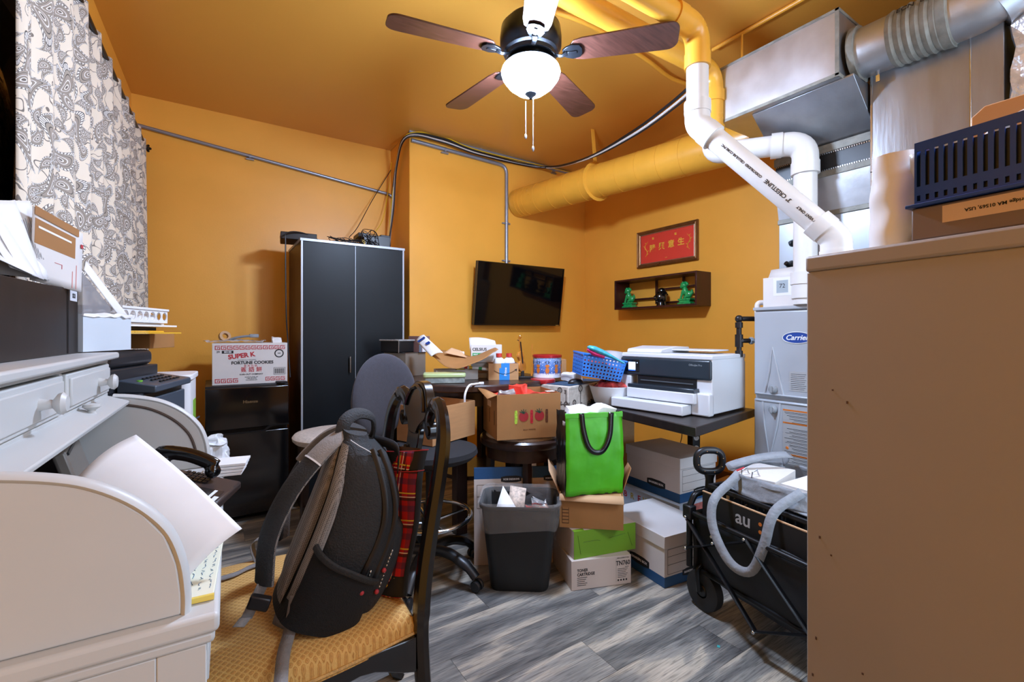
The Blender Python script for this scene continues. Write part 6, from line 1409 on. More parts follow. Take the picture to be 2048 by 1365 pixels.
obj('tin_body', G().lathe([(0,0),(RT,0),(RT,th__-.018),(0,th__-.018)], 48), m, t); obj('lid', G().lathe([(0,th__-.018),(RT+.003,th__-.018),(RT+.004,th__-.003),(RT-.004,th__),(0,th__)], 48), MC['tin_red'], t)
def wrapx(g, r): g.v = [V(((r-p.y)*math.sin(p.x/r), -(r-p.y)*math.cos(p.x/r), p.z)) for p in g.v]; return g
RD = pm('reindeer_orange','C8742E',.5,var=0)
for k in range(5):
    x0 = -.13+.062*k; g = G()
    def el(cx, cz, a_, b2_, y=-.0012): g.prism([(cx+a_*math.cos(q_), cz+b2_*math.sin(q_)) for q_ in [2*PI*i/14 for i in range(14)]], y, -.0003, 'xz')
    el(x0,.048,.013,.018); el(x0,.075,.014,.010,-.0016)
    for s_ in (-1,1): g.prism([(x0+s_*.006-.0015,.02),(x0+s_*.006+.0015,.02),(x0+s_*.006+.0015,.036),(x0+s_*.006-.0015,.036)],-.0012,-.0003,'xz')
    r_ = obj('reindeer_print', wrapx(g, RT), RD, t)
    g = G()
    for s_ in (-1,1):
        for (xa,za,xb,zb_) in ((.004,.083,.010,.105),(.007,.094,.015,.099),(.009,.100,.004,.107)): 
            dx_, dz_2 = xb-xa, zb_-za; ln_ = math.hypot(dx_,dz_2); nx2, nz2 = -dz_2/ln_*.0011, dx_/ln_*.0011
            g.prism([(x0+s_*(xa+nx2),za+nz2),(x0+s_*(xb+nx2),zb_+nz2),(x0+s_*(xb-nx2),zb_-nz2),(x0+s_*(xa-nx2),za-nz2)],-.0012,-.0003,'xz')
    obj('antler_print', wrapx(g, RT), INK, r_)
# blue basket on the basin
c = pt(1204,758,2.62)
BLU = pm('blue_plastic', '1E74D0', .3, var=.03)
t = thing('blue_hole_basket', 'bright blue plastic basket with round holes tilted on the basin', 'basket', pt(1163,752,2.66), rz=R(-22), rx=R(3), ry=R(10))
bw, bd, bh_ = .245, .17, .125
q = G(); tp_ = .10
def plc(ax, sgn):
    def f(u, v, w_):
        k_ = 1+tp_*(v/bh_)
        if ax == 'x': x = (u-bw/2)*k_; y = sgn*(bd/2*k_-w_)
        else: y = (u-bd/2)*k_; x = sgn*(bw/2*k_-w_)
        return (x+bw/2, y+bd/2, v)
    return f
holed(q, bw, bh_, 12, 6, plc('x',-1), .28, .003); holed(q, bw, bh_, 12, 6, plc('x',1), .28, .003); holed(q, bd, bh_, 8, 6, plc('y',-1), .28, .003); holed(q, bd, bh_, 8, 6, plc('y',1), .28, .003)
obj('basket_wall', q, BLU, t, smooth=False); obj('basket_floor', G().box(.003,bw-.003,.003,bd-.003,0,.004), BLU, t)
k_ = 1+tp_; x0, x1, y0, y1 = bw/2-bw/2*k_, bw/2+bw/2*k_, bd/2-bd/2*k_, bd/2+bd/2*k_
obj('basket_rim', G().tube([(x0,y0,bh_),(x1,y0,bh_),(x1,y1,bh_),(x0,y1,bh_),(x0,y0,bh_)], .006, 8), BLU, t)
bo3 = pt(1200,715,2.64)
t = thing('hair_brush', 'teal backed hair brush with pink bristles lying on blue basket', 'brush', pt(1204,706,2.62), rz=R(-32), ry=R(22))
obj('brush_back', G().tube([(-.09,0,0),(-.08,0,.0),(-.05,0,.003),(0,0,.002),(.05,0,0),(.10,0,-.004),(.14,0,-.008)], [.008,.026,.036,.034,.022,.013,.011], 18, flat=(1,.5)), pm('teal_plastic','3FA3B4',.25,var=.25,vs=30), t)
obj('pink_bristles', G().tube([(-.085,0,-.014),(-.04,0,-.022),(.02,0,-.018)], [.015,.027,.02], 14, flat=(1,.5)), pm('hot_pink','D2286E',.5,var=.3,vs=120), t)
t = thing('white_tub', 'white plastic tub leaning behind the blue basket', 'tub', pt(1226,735,2.80), rz=R(10), ry=R(12))
obj('tub_wall', G().lathe([(0,-.02),(.055,-.02),(.068,.085),(.072,.09),(.066,.092),(.05,-.01),(0,-.01)], 28), WHITE, t)
t = thing('basket_contents', 'mixed colourful small items inside the blue basket', 'trinkets', pt(1163,752,2.66), rz=R(-22), rx=R(3), ry=R(10))
obj('item_heap', crump(bw-.03,bd-.03,.08,.02,10,4,22), pm('mixed_items','A84A4E',.5,var=.8,vs=22), t, loc=(.015,.015,.008), kind='stuff')
# ================================================================ STACK IN THE MIDDLE OF THE FLOOR
WB2 = pm('pinkish_white_card', 'CDBDB2', .65, var=.03)
c, a, w_, d_, h_ = boxfit(1143,1183,.001,-20,1106,1262,1124)
t = thing('toner_carton', 'white toner cartridge carton at the bottom of floor stack', 'box', c, rz=a); tc_h = h_; tca = a
obj('carton', G().box(0,w_,0,d_,0,h_), WB2, t, bev=.0015)
text('TONER\nCARTRIDGE', .019, INK, t, FY(.028,-.0004,h_*.58), align='LEFT', bold=.0005, sx=.85); text('TN760', .030, INK, t, FY(w_-.042,-.0004,h_*.74), bold=.0006, sx=.85)
text('REPLACEMENT FOR', .007, INK, t, FY(w_-.042,-.0004,h_*.92)); text('2 PACK', .006, INK, t, FY(w_-.022,-.0004,h_*.60))
q = G()
for k in range(5): q.box(.028,.028+.05-.006*(k%3),-.0009,-.0002,h_*.40-.009*k,h_*.40-.009*k+.0022)
for k in range(6): q.box(w_-.07,w_-.018-.005*(k%3),-.0009,-.0002,h_*.54-.008*k,h_*.54-.008*k+.0018)
obj('fine_print', q, INK, t)
q = G()
for k in range(4): q.box(w_-.07+.014*k,w_-.063+.014*k,-.0009,-.0002,h_*.13,h_*.13+.008)
obj('symbol_print', q, INK, t); obj('label_frame', G().box(w_-.078,w_-.077,-.0008,-.0002,.012,h_-.01), pm('frame_grey','A39A92',.6,var=0), t)
c, a, w_, d_, h_ = boxfit(1148,1120.5,tc_h+.002,-14,1112,1271,1065)
LIME = pm('lime_card', '6E9A1E', .5, var=.03)
t = thing('lime_box', 'box with lime green end face stacked on the toner carton', 'box', c, rz=a); lh = h_
obj('carton', G().box(0,w_,.002,d_,0,h_), WB2, t, bev=.0015); lf = obj('green_end', G().box(0,w_,0,.0018,0,h_), LIME, t)
obj('green_flap', G().box(0,.055,.0018,.022,h_,h_+.0008), LIME, t)
q = G().tube([(.035,-.0006,.02),(.02,-.0006,h_-.02)],.0008,4).tube([(w_-.02,-.0006,.02),(w_-.045,-.0006,h_-.04)],.0008,4).tube([(.05,-.0006,h_-.055),(.12,-.0006,h_-.055),(.14,-.0006,h_-.06)],.0008,4).tube([(w_-.15,-.0006,h_-.055),(w_-.06,-.0006,h_-.045)],.0008,4)
obj('crease_line', q, pm('dark_lime','3E5A10',.6,var=0), t)
z3 = tc_h+.002+lh+.002
c, a, w_, d_, h_ = boxfit(1247,1062,z3,49,1119,1262,994)
t = thing('brown_shipping_carton', 'open brown shipping carton under the green tote bag', 'box', c, rz=a); bh3 = h_
# local y (u2) runs to the left in view; x runs away
w_ = min(w_ if w_ > .1 else .26, .26); w_ = .26
obj('carton', open_box(G(), w_, d_, h_, .004), CARDD, t)
for nm, vs in (('front_flap', [(0,0,h_),(0,d_,h_),(-.03,d_-.0,h_-.022),(-.03,0,h_-.028)]), ('left_flap', [(0,d_,h_),(w_,d_,h_),(w_,d_+.07,h_+.11),(0,d_+.05,h_+.11)]), ('right_flap', [(.05,0,h_),(w_,0,h_),(w_,-.05,h_+.09),(.09,-.045,h_+.11)])):
    obj(nm, G().add([V(v) for v in vs], [(0,1,2,3)]), CARDL if nm != 'right_flap' else CARD, t, solid=.004)
obj('table_print', G().box(-.0008,-.0001,d_-.045,d_-.012,.02,h_*.6), pm('print_brown','4A2C14',.7,var=0), t)
q = G()
for k in range(5): q.box(-.0014,-.0009,d_-.043,d_-.014,.024+.016*k,.036+.016*k)
obj('table_print_gap', q, CARDD, t)
obj('filler', G().box(.006,w_-.006,.006,d_-.006,.006,h_-.004), CARD, t)
# green bag
GRN = pm('lime_tote', '4FB81A', .42, var=.08, vs=6, bump=.35, bs=9); BSH = pm('black_laminate', '141414', .3, var=.2, vs=20, bump=.4, bs=12)
bw3 = .275; bz3 = z3+bh3+.002
cg = pt(1131,977,2.16)
t = thing('green_tote_bag', 'lime green and black shopping tote on top of carton stack', 'tote bag', (cg.x,cg.y,bz3), rz=R(-21))
hb3 = zat(828,2.16)-bz3; db = .13; wb = (1247-1131)/F*2.16*1.06
def side_sheet(fn, n=14): return G().grid(fn, n, n)
nzv = lambda x, y, z, a=.006: NZ.noise_vector(V((x*9,y*9,z*7)))*a
obj('front_face', side_sheet(lambda u, v: V((u*wb, -.008*math.sin(v*PI), v*hb3))+nzv(u,0,v)), GRN, t, solid=.0015)
obj('back_face', side_sheet(lambda u, v: V((u*wb, db+.008*math.sin(v*PI), v*hb3*.99))+nzv(u,5,v)), BSH, t, solid=.0015)
obj('left_side', side_sheet(lambda u, v: V((.02*math.sin(u*PI)*v-.012*(1-v)*0, u*db, v*hb3))+nzv(3,u,v,.005)), BSH, t, solid=.0015)
obj('right_side', side_sheet(lambda u, v: V((wb-.02*math.sin(u*PI)*v, u*db, v*hb3))+nzv(7,u,v,.005)), BSH, t, solid=.0015)
obj('bag_bottom', G().box(0,wb,0,db,0,.003), BSH, t)
obj('top_hem', G().box(0,wb,-.0035,-.001,hb3-.024,hb3-.001), GRN, t, bev=.001)
hx0, hx1 = wb*.27, wb*.79
hp = bez([V((hx0-.0,-.006,hb3-.001)),V((hx0+.008,-.012,hb3-.08)),V((hx0+.03,-.018,hb3-.155)),V((hx0+.065,-.020,hb3-.185)),V((hx1-.045,-.020,hb3-.175)),V((hx1-.012,-.016,hb3-.11)),V((hx1,-.007,hb3-.001))],6)
g = G(); n_ = len(hp)
for i, p in enumerate(hp):
    tg = (hp[min(i+1,n_-1)]-hp[max(i-1,0)]).normalized(); wv = tg.cross(V((0,-1,0))).normalized()*.012; g.v += [p-wv, p+wv]
g.f = [(2*i,2*i+1,2*i+3,2*i+2) for i in range(n_-1)]
obj('front_handle', g, BSH, t, solid=.003)
t2 = thing('white_bag_filling', 'white bags and papers filling the green tote', 'bag', (cg.x,cg.y,bz3), rz=R(-21))
obj('bag_lump', crump(wb*.8,db*.75,.06,.03,12,6,14), PAPER, t2, loc=(.03,.015,hb3-.045), smooth=False)
obj('bag_body', G().box(.015,wb-.03,.015,db-.015,.006,hb3-.05), PAPER, t2)
# ---- waste bin with clear liner
c = pt(1040,1100,2.235)
t = thing('office_waste_bin', 'black rectangular waste bin with clear liner on the floor', 'bin', (c.x,c.y,0), rz=-TH+R(-3))
def rr_(w, d, r, z, n=5):
    p = []
    for cx, cy, a0 in ((w/2-r, d/2-r, 0), (-w/2+r, d/2-r, PI/2), (-w/2+r, -d/2+r, PI), (w/2-r, -d/2+r, 1.5*PI)):
        for i in range(n+1): a2 = a0+PI/2*i/n; p.append(V((cx+r*math.cos(a2), cy+r*math.sin(a2), z)))
    return p
def loft(rings, cap0=True, cap1=False):
    g = G(); n = len(rings[0])
    for r in rings: g.v += r
    for i in range(len(rings)-1):
        for k in range(n): g.f.append((i*n+k, i*n+(k+1)%n, (i+1)*n+(k+1)%n, (i+1)*n+k))
    if cap0: g.f.append(tuple(range(n-1,-1,-1)))
    if cap1: g.f.append(tuple(range((len(rings)-1)*n, len(rings)*n)))
    return g
BH = .405
obj('bin_shell', loft([rr_(.265,.20,.04,.0),rr_(.275,.21,.045,.012),rr_(.355,.265,.05,BH-.02),rr_(.375,.28,.055,BH-.015),rr_(.378,.283,.055,BH),rr_(.36,.268,.05,BH),rr_(.35,.26,.05,BH-.03),rr_(.265,.20,.04,.02)], True, True), pm('bin_black','161616',.5,var=.1), t)
LIN = pm('bin_liner', 'C9C6C4', .12, var=.1, vs=9, bump=1.0, bs=22, alpha=.18)
rings = []
for k, (w_, d_, z_) in enumerate(((.352,.272,BH-.115),(.364,.276,BH-.09),(.372,.28,BH-.05),(.385,.29,BH-.01),(.392,.296,BH+.005),(.385,.288,BH+.014),(.36,.266,BH+.008),(.345,.252,BH-.05),(.33,.24,BH-.12))):
    rings.append([p+NZ.noise_vector(p*22+V((k,0,0)))*(.009 if k not in (3,4) else .004)+(V((0,0,.012*math.sin(p.x*14+1))) if k == 0 else V((0,0,0))) for p in rr_(w_,d_,.05,z_,7)])
obj('liner', loft(rings, False), LIN, t, ang=80)
t2 = thing('bin_rubbish', 'rubbish in the waste bin: white note, card and red wrapper', 'rubbish', (c.x,c.y,.028), rz=-TH+R(-3))
obj('dark_base', loft([rr_(.32,.23,.05,BH-.16),rr_(.32,.23,.05,BH-.12)],True,True), pm('dark_rubbish','2A2422',.4,var=.5,vs=30), t2)
obj('white_note', G().add([(-.125,-.07,BH-.11),(-.01,-.085,BH-.11),(.0,-.05,BH-.09),(-.085,.03,BH+.015)],[(0,1,2,3)]), PAPER, t2, solid=.001)
obj('patterned_card', G().add([(-.06,-.04,BH-.10),(.02,-.02,BH-.08),(.03,.04,BH-.0),(-.05,.05,BH+.01)],[(0,1,2,3)]), pm('patterned_card','C9B6A6',.6,var=.45,vs=60), t2, solid=.001)
obj('red_wrapper', crump(.12,.08,.05,.02,8,2,20), pm('wrapper_red','A82A2C',.3,var=.5,vs=30,coat=.4), t2, loc=(.03,-.07,BH-.12), smooth=False)
obj('foil_wrapper', crump(.07,.06,.03,.02,8,5,30), FOIL, t2, loc=(.06,-.03,BH-.075), smooth=False)
# ---- flattened file box panel
c = pt(948,1140,2.37); c2 = pt(1118,1128,2.41); an = math.atan2(c2.y-c.y,c2.x-c.x); wl = (c2-c).length
t = thing('flattened_file_box', 'flattened white and blue file box leaning upright behind bin', 'box', (c.x,c.y,.002), rz=an, rx=R(-4))
hp_ = zat(942,2.36)
BKB = pm('box_blue', '1F4E7C', .55, var=.05)
obj('panel', G().box(0,wl,0,.012,0,hp_*.88), WB2, t, bev=.001); obj('blue_band', G().box(0,wl,0,.012,hp_*.88,hp_), BKB, t, bev=.001)
obj('fold_crease', G().box(wl*.69,wl*.693,-.001,0,0,hp_), pm('crease','9C8E84',.7,var=0), t)
def bankers(t, mw, sz, flip=1, col=None):
    q = G(); w_, h_ = sz*4.1, sz*1.0
    poly = [(-w_,-h_*.55),(-w_*.5,-h_*.8),(w_*.5,-h_*.8),(w_,-h_*.55),(w_,h_*.55),(w_*.5,h_*.8),(-w_*.5,h_*.8),(-w_,h_*.55)]
    g = G(); g.m = mw; g.prism([(p[0]*.62,p[1]) for p in poly], -.0002, .0006, 'xy'); pl_ = obj('logo_plate', g, INK, t)
    text('BANKERS BOX', sz*.62, WHITE, pl_, mw @ Mx.Translation((0,0,.0008)), bold=.0004, ext=.0002)
for xx, s_ in ((wl*.44,.021),(wl*.93,.021)):
    bankers(t, face((xx,-.0006,hp_*.875),(-1,0,0),(0,0,-1)), s_*(1 if xx < wl*.8 else .85))
q = G()
for z0 in (.58,.70,.82): q.box(.015,wl*.66,-.0008,-.0001,hp_*z0,hp_*z0+.0012)
q.box(.015,.0165,-.0008,-.0001,hp_*.58,hp_*.82).box(wl*.66,wl*.66+.0015,-.0008,-.0001,hp_*.58,hp_*.82); obj('printed_lines', q, INK, t)
# ================================================================ FILE BOXES
FBW = pm('file_box_white', 'CFC9C6', .6, var=.03); 
def filebox(lab, c, a, w_, d_, h_, fx=True):
    t = thing('file_box', lab, 'box', c, rz=a, group='white and blue file boxes')
    obj('blue_base', G().box(0,w_,0,d_,0,h_*.2), BKB, t, bev=.001); obj('carton', G().box(0,w_,0,d_,h_*.2,h_*.80), FBW, t, bev=.001)
    obj('lid', G().box(-.006,w_+.006,-.006,d_+.006,h_*.76,h_), FBW, t, bev=.002)
    q = G()
    for z0 in (.24,.42,.58,.72): q.box(.02,w_-.02,-.0008,-.0001,h_*z0,h_*z0+.0012)
    q.box(.02,.0212,-.0008,-.0001,h_*.24,h_*.72)
    obj('printed_lines', q, INK, t); obj('hand_hole', G().box(w_*.48,w_*.7,-.0009,-.0001,h_*.80,h_*.802), INK, t)
    bankers(t, FX(-.0006,d_*.42,h_*.26), .027); bankers(t, FY(w_*.55,-.0006,h_*.19), .022)
    return t
c, a, w_, d_, h_ = boxfit(1329,1178,.001,-6,1247,1420,1074)
filebox('lower white and blue file box between carton stack and wagon', c, a, .315, .40, h_)
c, a, w_, d_, h_ = boxfit(1360,1007.7,.252,-3,1253,1440,918.5)
t = filebox('upper white and blue file box under the black desk', c, a, .31, .41, h_)
obj('lid_liner', G().box(-.002,.312,-.002,.412,h_,h_+.0006), pm('grey_brown_lid','AFA29A',.7), t)
t = thing('printed_carton', 'white carton with red printed letters under the upper file box', 'box', (c.x-.03,c.y-.02,.001), rz=a+R(2))
obj('carton', G().box(0,.33,0,.42,0,.248), pm('pale_blue_card','B9C4D2',.5), t, bev=.001)
for k, s_ in enumerate('BREW'): text(s_, .05, REDINK if k%2 == 0 else pm('print_gold','B99A3A',.5,var=0), t, FX(-.0006,.40-.055*k,.20), bold=.001)
obj('red_panel', G().box(.10,.31,-.0012,-.0002,.14,.235), pm('salmon_print','B86A62',.6,var=.3,vs=30), t)
# open carton on floor by the furnace wall
c = pt(1445,1010,2.75)
t = thing('open_floor_carton', 'open brown carton on floor behind the wagon handle', 'box', (c.x-.05,c.y-.05,0.001), rz=R(5))
obj('carton', open_box(G(), .34, .30, .29, .004), CARDD, t); obj('open_flap', G().add([(0,0,.29),(0,.30,.29),(-.09,.30,.335),(-.09,0,.325)],[(0,1,2,3)]), CARDL, t, solid=.003); obj('open_flap', G().add([(0,.30,.29),(.34,.30,.29),(.34,.40,.35),(0,.38,.34)],[(0,1,2,3)]), CARD, t, solid=.003); obj('inner_flap', G().add([(.004,.004,.288),(.33,.004,.288),(.33,.15,.27),(.004,.15,.27)],[(0,1,2,3)]), CARDL, t, solid=.003)
# ================================================================ WAGON
wo = V((1.765,1.245,0)); wa = R(-9)      # local x across (into the depth), local -y towards the camera side end
WF = pm('wagon_fabric', '14161B', .62, var=.3, vs=7, bump=.5, bs=9)
t = thing('folding_wagon', 'black folding utility wagon loaded with a crate', 'wagon', wo, rz=wa)
WL, WW, WZ0, WZ1 = .88, .50, .17, .425
def sideg(x, s_): return G().grid(lambda u, v: V((x+s_*.018*math.sin(u*PI)*math.sin(v*PI)+.03*(1-v)*(-s_), -WL*u, WZ0+(WZ1-WZ0)*v-.035*math.sin(u*PI)*(1-v)))+NZ.noise_vector(V((u*9,x,v*4)))*.008, 24, 12)
obj('side_panel', sideg(.0,-1), WF, t, solid=.003); obj('side_panel', sideg(WW,1), WF, t, solid=.003)
for y in (0,-WL): obj('end_panel', G().grid(lambda u, v: V((WW*u, y, WZ0+(WZ1-WZ0)*v))+NZ.noise_vector(V((u*5,y,v*4)))*.006, 14, 8), WF, t, solid=.003)
obj('floor_panel', G().box(.02,WW-.02,-WL+.01,-.01,WZ0-.006,WZ0+.004), WF, t)
BR = BLKM
for x in (-.022, WW+.022):
    obj('top_rail', G().tube([(x,0,WZ1+.0),(x,-WL,WZ1+.0)], .011, 10), BR, t)
    zt1, zb1_ = WZ1+.0, .14
    for ya_, za_, yb2, zb2 in ((.0,.27,-.29,zt1-.01),(-.0,zt1-.03,-.33,.10),(-.29,zt1+.0,-.62,.13),(-.33,.10,-.64,.26),(-.62,.13,-.88,zt1-.02),(-.60,zt1-.02,-.88,.22)):
        obj('cross_brace', G().tube([(x-(.012 if x < 0 else -.012),ya_,za_),(x-(.012 if x < 0 else -.012),yb2,zb2)], .013, 6, flat=(1,.4)), BR, t)
    for yy_, zz_ in ((0,.27),(-.29,zt1),(-.145,.35),(-.33,.10),(0,zt1-.02),(-.14,zt1-.05)):
        obj('rivet', G().ball((x-(.024 if x < 0 else -.024),yy_,zz_), .007, 5), CHROME, t)
    obj('corner_post', G().tube(bend([(x,.0,.19),(x,.0,WZ1+.02),(x+(.03 if x < 0 else -.03),-.0,WZ1+.07),(x+(.1 if x < 0 else -.1),0,WZ1+.075)],.03,5), .013, 10), BR, t)
    obj('corner_post', G().tube([(x,-WL,.19),(x,-WL,WZ1+.02)], .013, 10), BR, t)
    obj('corner_joint', G().box(x-.02,x+.02,-.022,.022,WZ1-.03,WZ1+.03), BLK, t, bev=.006)
for x in (.035,WW-.035):
    for y in (-.03,-WL+.05):
        wh = obj('wheel', G().lathe([(.03,-.02),(.055,-.018),(.072,-.022),(.084,-.018),(.086,0),(.084,.018),(.072,.022),(.055,.018),(.03,.02)], 36, (x,y,.086), 'x'), pm('wheel_rubber','1B1B1C',.6), t)
        g = G(); g.lathe([(0,-.022),(.022,-.022),(.03,-.012),(.03,.012),(.022,.022),(0,.022)], 18, (x,y,.086), 'x')
        for k in range(5): a2 = 2*PI*k/5; g.tube([(x,y+.02*math.cos(a2),.086+.02*math.sin(a2)),(x,y+.07*math.cos(a2),.086+.07*math.sin(a2))], .010, 6, flat=(1,.7))
        obj('wheel_hub', g, BLK, wh); obj('axle_cap', G().ball((x-.026,y,.086), .007, 5), CHROME, wh)
        obj('wheel_fork', G().tube(bend([(x-.034,y,.086),(x-.034,y+.01,.175),(x+.01,y+.01,.20)],.02,4), .010, 8), BR, t)
obj('lower_frame', G().tube([(.02,-.03,.17),(.02,-WL+.05,.17)], .010, 8), BR, t); obj('lower_frame', G().tube([(WW-.02,-.03,.17),(WW-.02,-WL+.05,.17)], .010, 8), BR, t)
# pull handle
hc = (Mx.Translation(wo) @ Mx.Rotation(wa,4,'Z')).inverted() @ pt(1419,925,2.06)
hm = Mx.Translation(hc) @ Mx.Rotation(-TH-wa,4,'Z')
q = G().at(hm); lp = [V((.05*(1.15 if abs(math.cos(a2)) > 0 else 1)*math.copysign(abs(math.cos(a2))**.7,math.cos(a2)), 0, .048*math.copysign(abs(math.sin(a2))**.75,math.sin(a2))+.006)) for a2 in [2*PI*i/36 for i in range(37)]]
q.tube(lp, .0155, 10, cap=False); hd = obj('pull_handle', q, BLK, t)
q = G().at(hm); q.tube([(0,0,-.048),(0,0,-.075),(0,0,-.10),(0,0,-.13)], [.03,.021,.022,.024], 10, flat=(1,.8)); obj('handle_neck', q, BLK, hd)
q = G(); q.tube([hm @ V((0,0,-.12)), V((WW*.42,.03,.20))], .012, 10); obj('handle_shaft', q, BR, t)
for k in range(8): a2 = 2*PI*k/8+.3; q = G().at(hm); q.ball((.057*math.cos(a2),-.015,.048*math.sin(a2)+.006), .003, 4); obj('handle_screw', q, CHROME, hd)
# crate in wagon
CR = pm('crate_black', '17171A', .4, var=.1)
CZ0 = WZ0+.10
cb_ = thing('milk_crate', 'black ribbed plastic crate sitting in the folding wagon', 'crate', wo+(Mx.Rotation(wa,3,'Z') @ V((.045,-.05,0)))+V((0,0,WZ0+.005)), rz=wa)
cw_, cl_, chh_ = .40, .52, .375
q = G()
for zz in (0,.07,.13,.19,.235,.275,.315,.355): q.box(0,cw_,-.008,0,zz,zz+.018).box(0,cw_,-cl_,-cl_+.008,zz,zz+.018).box(0,.008,-cl_,0,zz,zz+.018).box(cw_-.008,cw_,-cl_,0,zz,zz+.018)
obj('crate_rib', q, CR, cb_, kind='stuff')
q = G()
for k in range(15):
    y = -cl_*k/14+(.004 if k == 14 else -.004 if k == 0 else 0); q.box(.001,.007,y-.004,y+.004,0,chh_-.004).box(cw_-.007,cw_-.001,y-.004,y+.004,0,chh_-.004)
for k in range(1,10): x = cw_*k/10; q.box(x-.004,x+.004,-.007,-.001,0,chh_-.004).box(x-.004,x+.004,-cl_+.001,-cl_+.007,0,chh_-.004)
obj('crate_post', q, CR, cb_, kind='stuff'); obj('crate_floor', G().box(.008,cw_-.008,-cl_+.008,-.008,0,.006), CR, cb_)
obj('crate_rim', G().box(-.006,cw_+.006,-.006,.006,chh_-.014,chh_).box(-.006,cw_+.006,-cl_-.006,-cl_+.006,chh_-.014,chh_).box(-.006,.006,-cl_+.006,-.006,chh_-.014,chh_).box(cw_-.006,cw_+.006,-cl_+.006,-.006,chh_-.014,chh_), CR, cb_, bev=.001)
mW = Mx.Translation(wo) @ Mx.Rotation(wa,4,'Z')
sg = thing('cardboard_sheet', 'black cardboard sheet lettered in grey and orange beside crate', 'sheet', mW @ V((.012,-.04,.375)), rz=wa)
obj('sheet', G().box(0,.006,-.60,0,0,.145), pm('sheet_black','1A1716',.5), sg); obj('tan_edge', G().box(-.001,.007,-.60,0,.145,.149), CARDL, sg)
text('au', .075, pm('letter_grey','A7A5A4',.6,var=0), sg, FX(-.0006,-.20,.098), bold=.001); text(':', .085, ORG, sg, FX(-.0006,-.275,.098), bold=.002)
# grey canvas bag on crate
GC = pm('grey_canvas', '8B8F95', .7, var=.12, vs=30, bump=.3, bs=60)
CT = WZ0+.005+chh_
gb = thing('grey_canvas_bag', 'grey canvas tote with long strap lying over the crate', 'tote bag', mW @ V((.05,-.08,CT+.001)), rz=wa)
def gbag(u, v):
    a2 = u*2*PI; e_ = .75; c_, s_ = math.cos(a2), math.sin(a2); k_ = 1-.08*v
    return V((.19+.185*k_*math.copysign(abs(c_)**e_,c_), -.20+.215*k_*math.copysign(abs(s_)**e_,s_), .075*v))+NZ.noise_vector(V((c_*4,s_*4,v*3)))*.010
obj('bag_wall', G().grid(gbag, 48, 8, True), GC, gb, solid=.002); obj('bag_floor', G().box(.02,.36,-.40,-.0,-.0,.003), GC, gb)
def ribv(pts, w_, vd):
    P_ = bez(pts,6); g = G(); n = len(P_)
    for i, p in enumerate(P_):
        tg = (P_[min(i+1,n-1)]-P_[max(i-1,0)]).normalized(); wv = tg.cross(vd).normalized()*w_/2; g.v += [p-wv, p+wv]
    g.f += [(2*i,2*i+1,2*i+3,2*i+2) for i in range(n-1)]; return g
VD = (mW.to_3x3().inverted() @ V((.86,.45,-.25))).normalized()
obj('hanging_strap', ribv([gbag(.42,1),V((-.012,-.09,.05)),V((-.105,-.08,-.02)),V((-.13,-.10,-.12)),V((-.12,-.17,-.225)),V((-.09,-.235,-.235)),V((-.085,-.285,-.12)),V((-.05,-.30,-.0)),gbag(.60,1)]
,.034,VD), GC, gb, solid=.002)
obj('upper_strap', ribv([gbag(.10,1),V((.32,-.10,.12)),V((.20,-.06,.115)),V((.06,-.02,.085)),gbag(.35,1)],.036,V((.6,.5,-1))), GC, gb, solid=.002)
cn = thing('ring_binder', 'white ring binder showing its metal rings in grey bag', 'binder', gb.matrix_world.translation if 0 else (mW @ V((.08,-.14,CT+.006))), rz=wa+R(18))
obj('binder_cover', G().box(0,.24,-.16,0,0,.062), WBOX, cn, bev=.002); 
for y in (-.03,-.07): obj('binder_ring', G().tube([(.0,y,.05),(-.0,y-.005,.082),(.03,y-.01,.086),(.05,y-.01,.064)], .003, 6), CHROME, cn)
obj('red_pen', G().tube([(-.0,-.005,.07),(.07,-.015,.073)], .004, 6), REDINK, cn)
cn = thing('white_papers', 'stack of white papers and books inside the grey bag', 'paper', mW @ V((.10,-.33,CT+.006)), rz=wa+R(6))
for k in range(5): obj('paper_block', G().box(.008*k,.22,-.10,.03-.004*k,.013*k,.013*k+.0115), PAPER if k%2 == 0 else WBOX, cn)
# ================================================================ ON THE BEIGE CABINET
cM = Mx.Translation((cc.x,cc.y,0)) @ Mx.Rotation(caz,4,'Z')
def onc(x, y, z=0): return cM @ V((x, y, CABT+.001+z))
yl_ = reach((cc.x,cc.y), caz+PI/2, 1815)
t = thing('grey_parcel', 'flat grey parcel with white address label on beige cabinet', 'parcel', onc(.012,yl_,0), rz=caz)
ph_ = zat(427,.845)-CABT
ph_ = .058
obj('parcel_body', G().box(0,.30,-.36,0,0,ph_), pm('grey_card','7C6A62',.6,var=.03), t, bev=.003)
lb = obj('address_label', G().box(-.0008,-.0001,-.34,-.045,ph_*.42,ph_*.92), pm('address_paper','D9BCA4',.6,var=0), t)
text('4180 Douglas Street, Uxbridge MA 01569, USA', .0078, INK, lb, FX(-.0012,-.15,ph_*.68) @ Mx.Rotation(PI,4,'Z'), bold=.0001)
t = thing('blue_slotted_basket', 'dark blue slotted plastic basket upside down on grey parcel', 'basket', onc(.014,yl_-.004,ph_+.001), rz=caz)
NB = pm('navy_blue_plastic', '103A86', .32, var=.03)
hb_, lb_, db_ = .118, .33, .24
def slots(L_, n, face_, z0, z1, sw):
    g = G(); pitch = L_/n
    for k in range(n+1): y = -L_*k/n; g.box(0,.003, max(-L_,y-(pitch-sw)/2), min(0,y+(pitch-sw)/2), z0, z1)
    return g
q = slots(lb_,26,0,.038,.102,.0058); q.box(0,.003,-lb_,0,0,.012).box(0,.003,-lb_,0,.022,.038).box(0,.003,-lb_,0,.102,hb_); s2g = slots(lb_,26,0,.012,.022,.005); q.add(s2g.v, s2g.f)
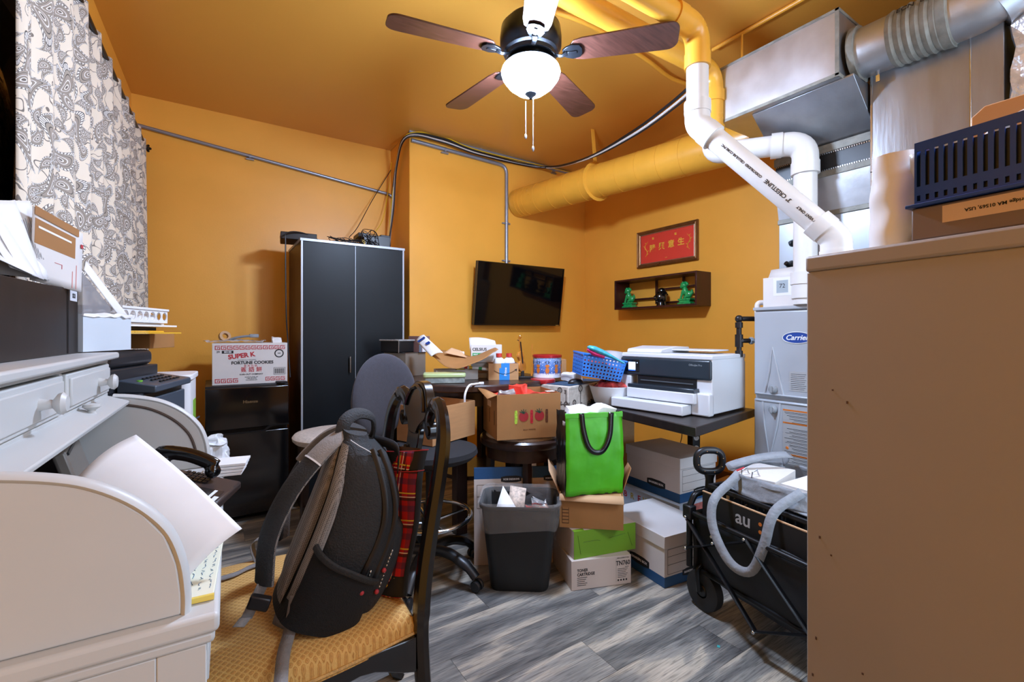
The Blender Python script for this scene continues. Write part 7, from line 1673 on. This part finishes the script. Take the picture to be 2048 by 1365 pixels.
obj('slotted_wall', q, NB, t, ang=20)
q = G().at(Mx.Rotation(PI/2,4,'Z') @ Mx.Scale(-1,4,V((0,1,0))) if 0 else Mx.Identity(4)); q.box(.003,db_,-.003,0,0,.02).box(.003,db_,-.003,0,.09,hb_)
for k in range(12): x = .003+db_*k/12; q.box(x,x+.012,-.003,0,.02,.09)
obj('end_wall', q, NB, t, ang=20); obj('inner_wall', G().box(db_-.003,db_,-lb_,-.003,0,hb_).box(.003,db_-.003,-lb_,-lb_+.003,0,hb_), NB, t)
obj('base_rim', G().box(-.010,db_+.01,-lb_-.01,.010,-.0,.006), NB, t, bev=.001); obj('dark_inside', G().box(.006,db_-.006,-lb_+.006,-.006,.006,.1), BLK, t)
t = thing('white_roll_bag', 'roll of white plastic bags standing beside blue basket', 'bag roll', onc(.075,yl_+.055,0))
obj('roll', G().grid(lambda u, v: (lambda p: p+NZ.noise_vector(p*24)*.006)(V(((.040-.004*v)*math.cos(u*2*PI),(.040-.004*v)*math.sin(u*2*PI),.185*v))), 36, 16, True), pm('roll_white','F4F7FB',.3,var=.02), t)
obj('loose_end', G().grid(lambda u, v: (lambda p: p+NZ.noise_vector(p*20)*.008)(V((-.02-.03*u+.02*math.sin(v*4), -.03-.045*u, .02+.15*v))), 8, 14), FILM, t, solid=.001)
t = thing('tan_folder_box', 'large tan cardboard box behind the blue basket', 'box', onc(.20,-.215,.0), rz=caz+R(12))
obj('carton', G().prism([(-.26,0),(.015,0),(.015,.255),(-.004,.272),(-.26,.282)], 0, .17, 'yz'), pm('tan_card','D9AE82',.65,var=.03), t, bev=.002)
t = thing('white_handle_tub', 'white plastic handle and tub rim behind the blue basket', 'tub', onc(.13,yl_-.09,ph_+.08), rz=caz)
obj('tub', G().box(0,.05,-.10,.02,-.07,.03), WHITE, t, bev=.01); obj('handle', G().tube(bez([(-.0,.035,.03),(-.0,.02,.055),(-.0,-.03,.075),(-.0,-.09,.08),(-.0,-.12,.06)],5), .007, 8, flat=(1,1.8)), WHITE, t)
t = thing('paper_scrap', 'tiny teal paper scrap on the grey plank floor', 'scrap', pz(1437,1294,.001), rz=R(30)); obj('scrap', G().box(-.007,.007,-.005,.005,0,.001), pm('teal_scrap','3FA7A8',.6,var=0), t)
t = thing('wall_outlet_cord', 'thin black cord hanging on wall under the desk', 'cord', pt(1362,850,3.2)); o = pt(1362,850,3.2)
obj('cord_run', G().tube(bez([V((0,0,.0)),V((.01,0,-.08)),V((-.015,0,-.16)),V((.0,0,-.3)),V((.03,0,-.6))],6), .003, 6), BCAB, t)
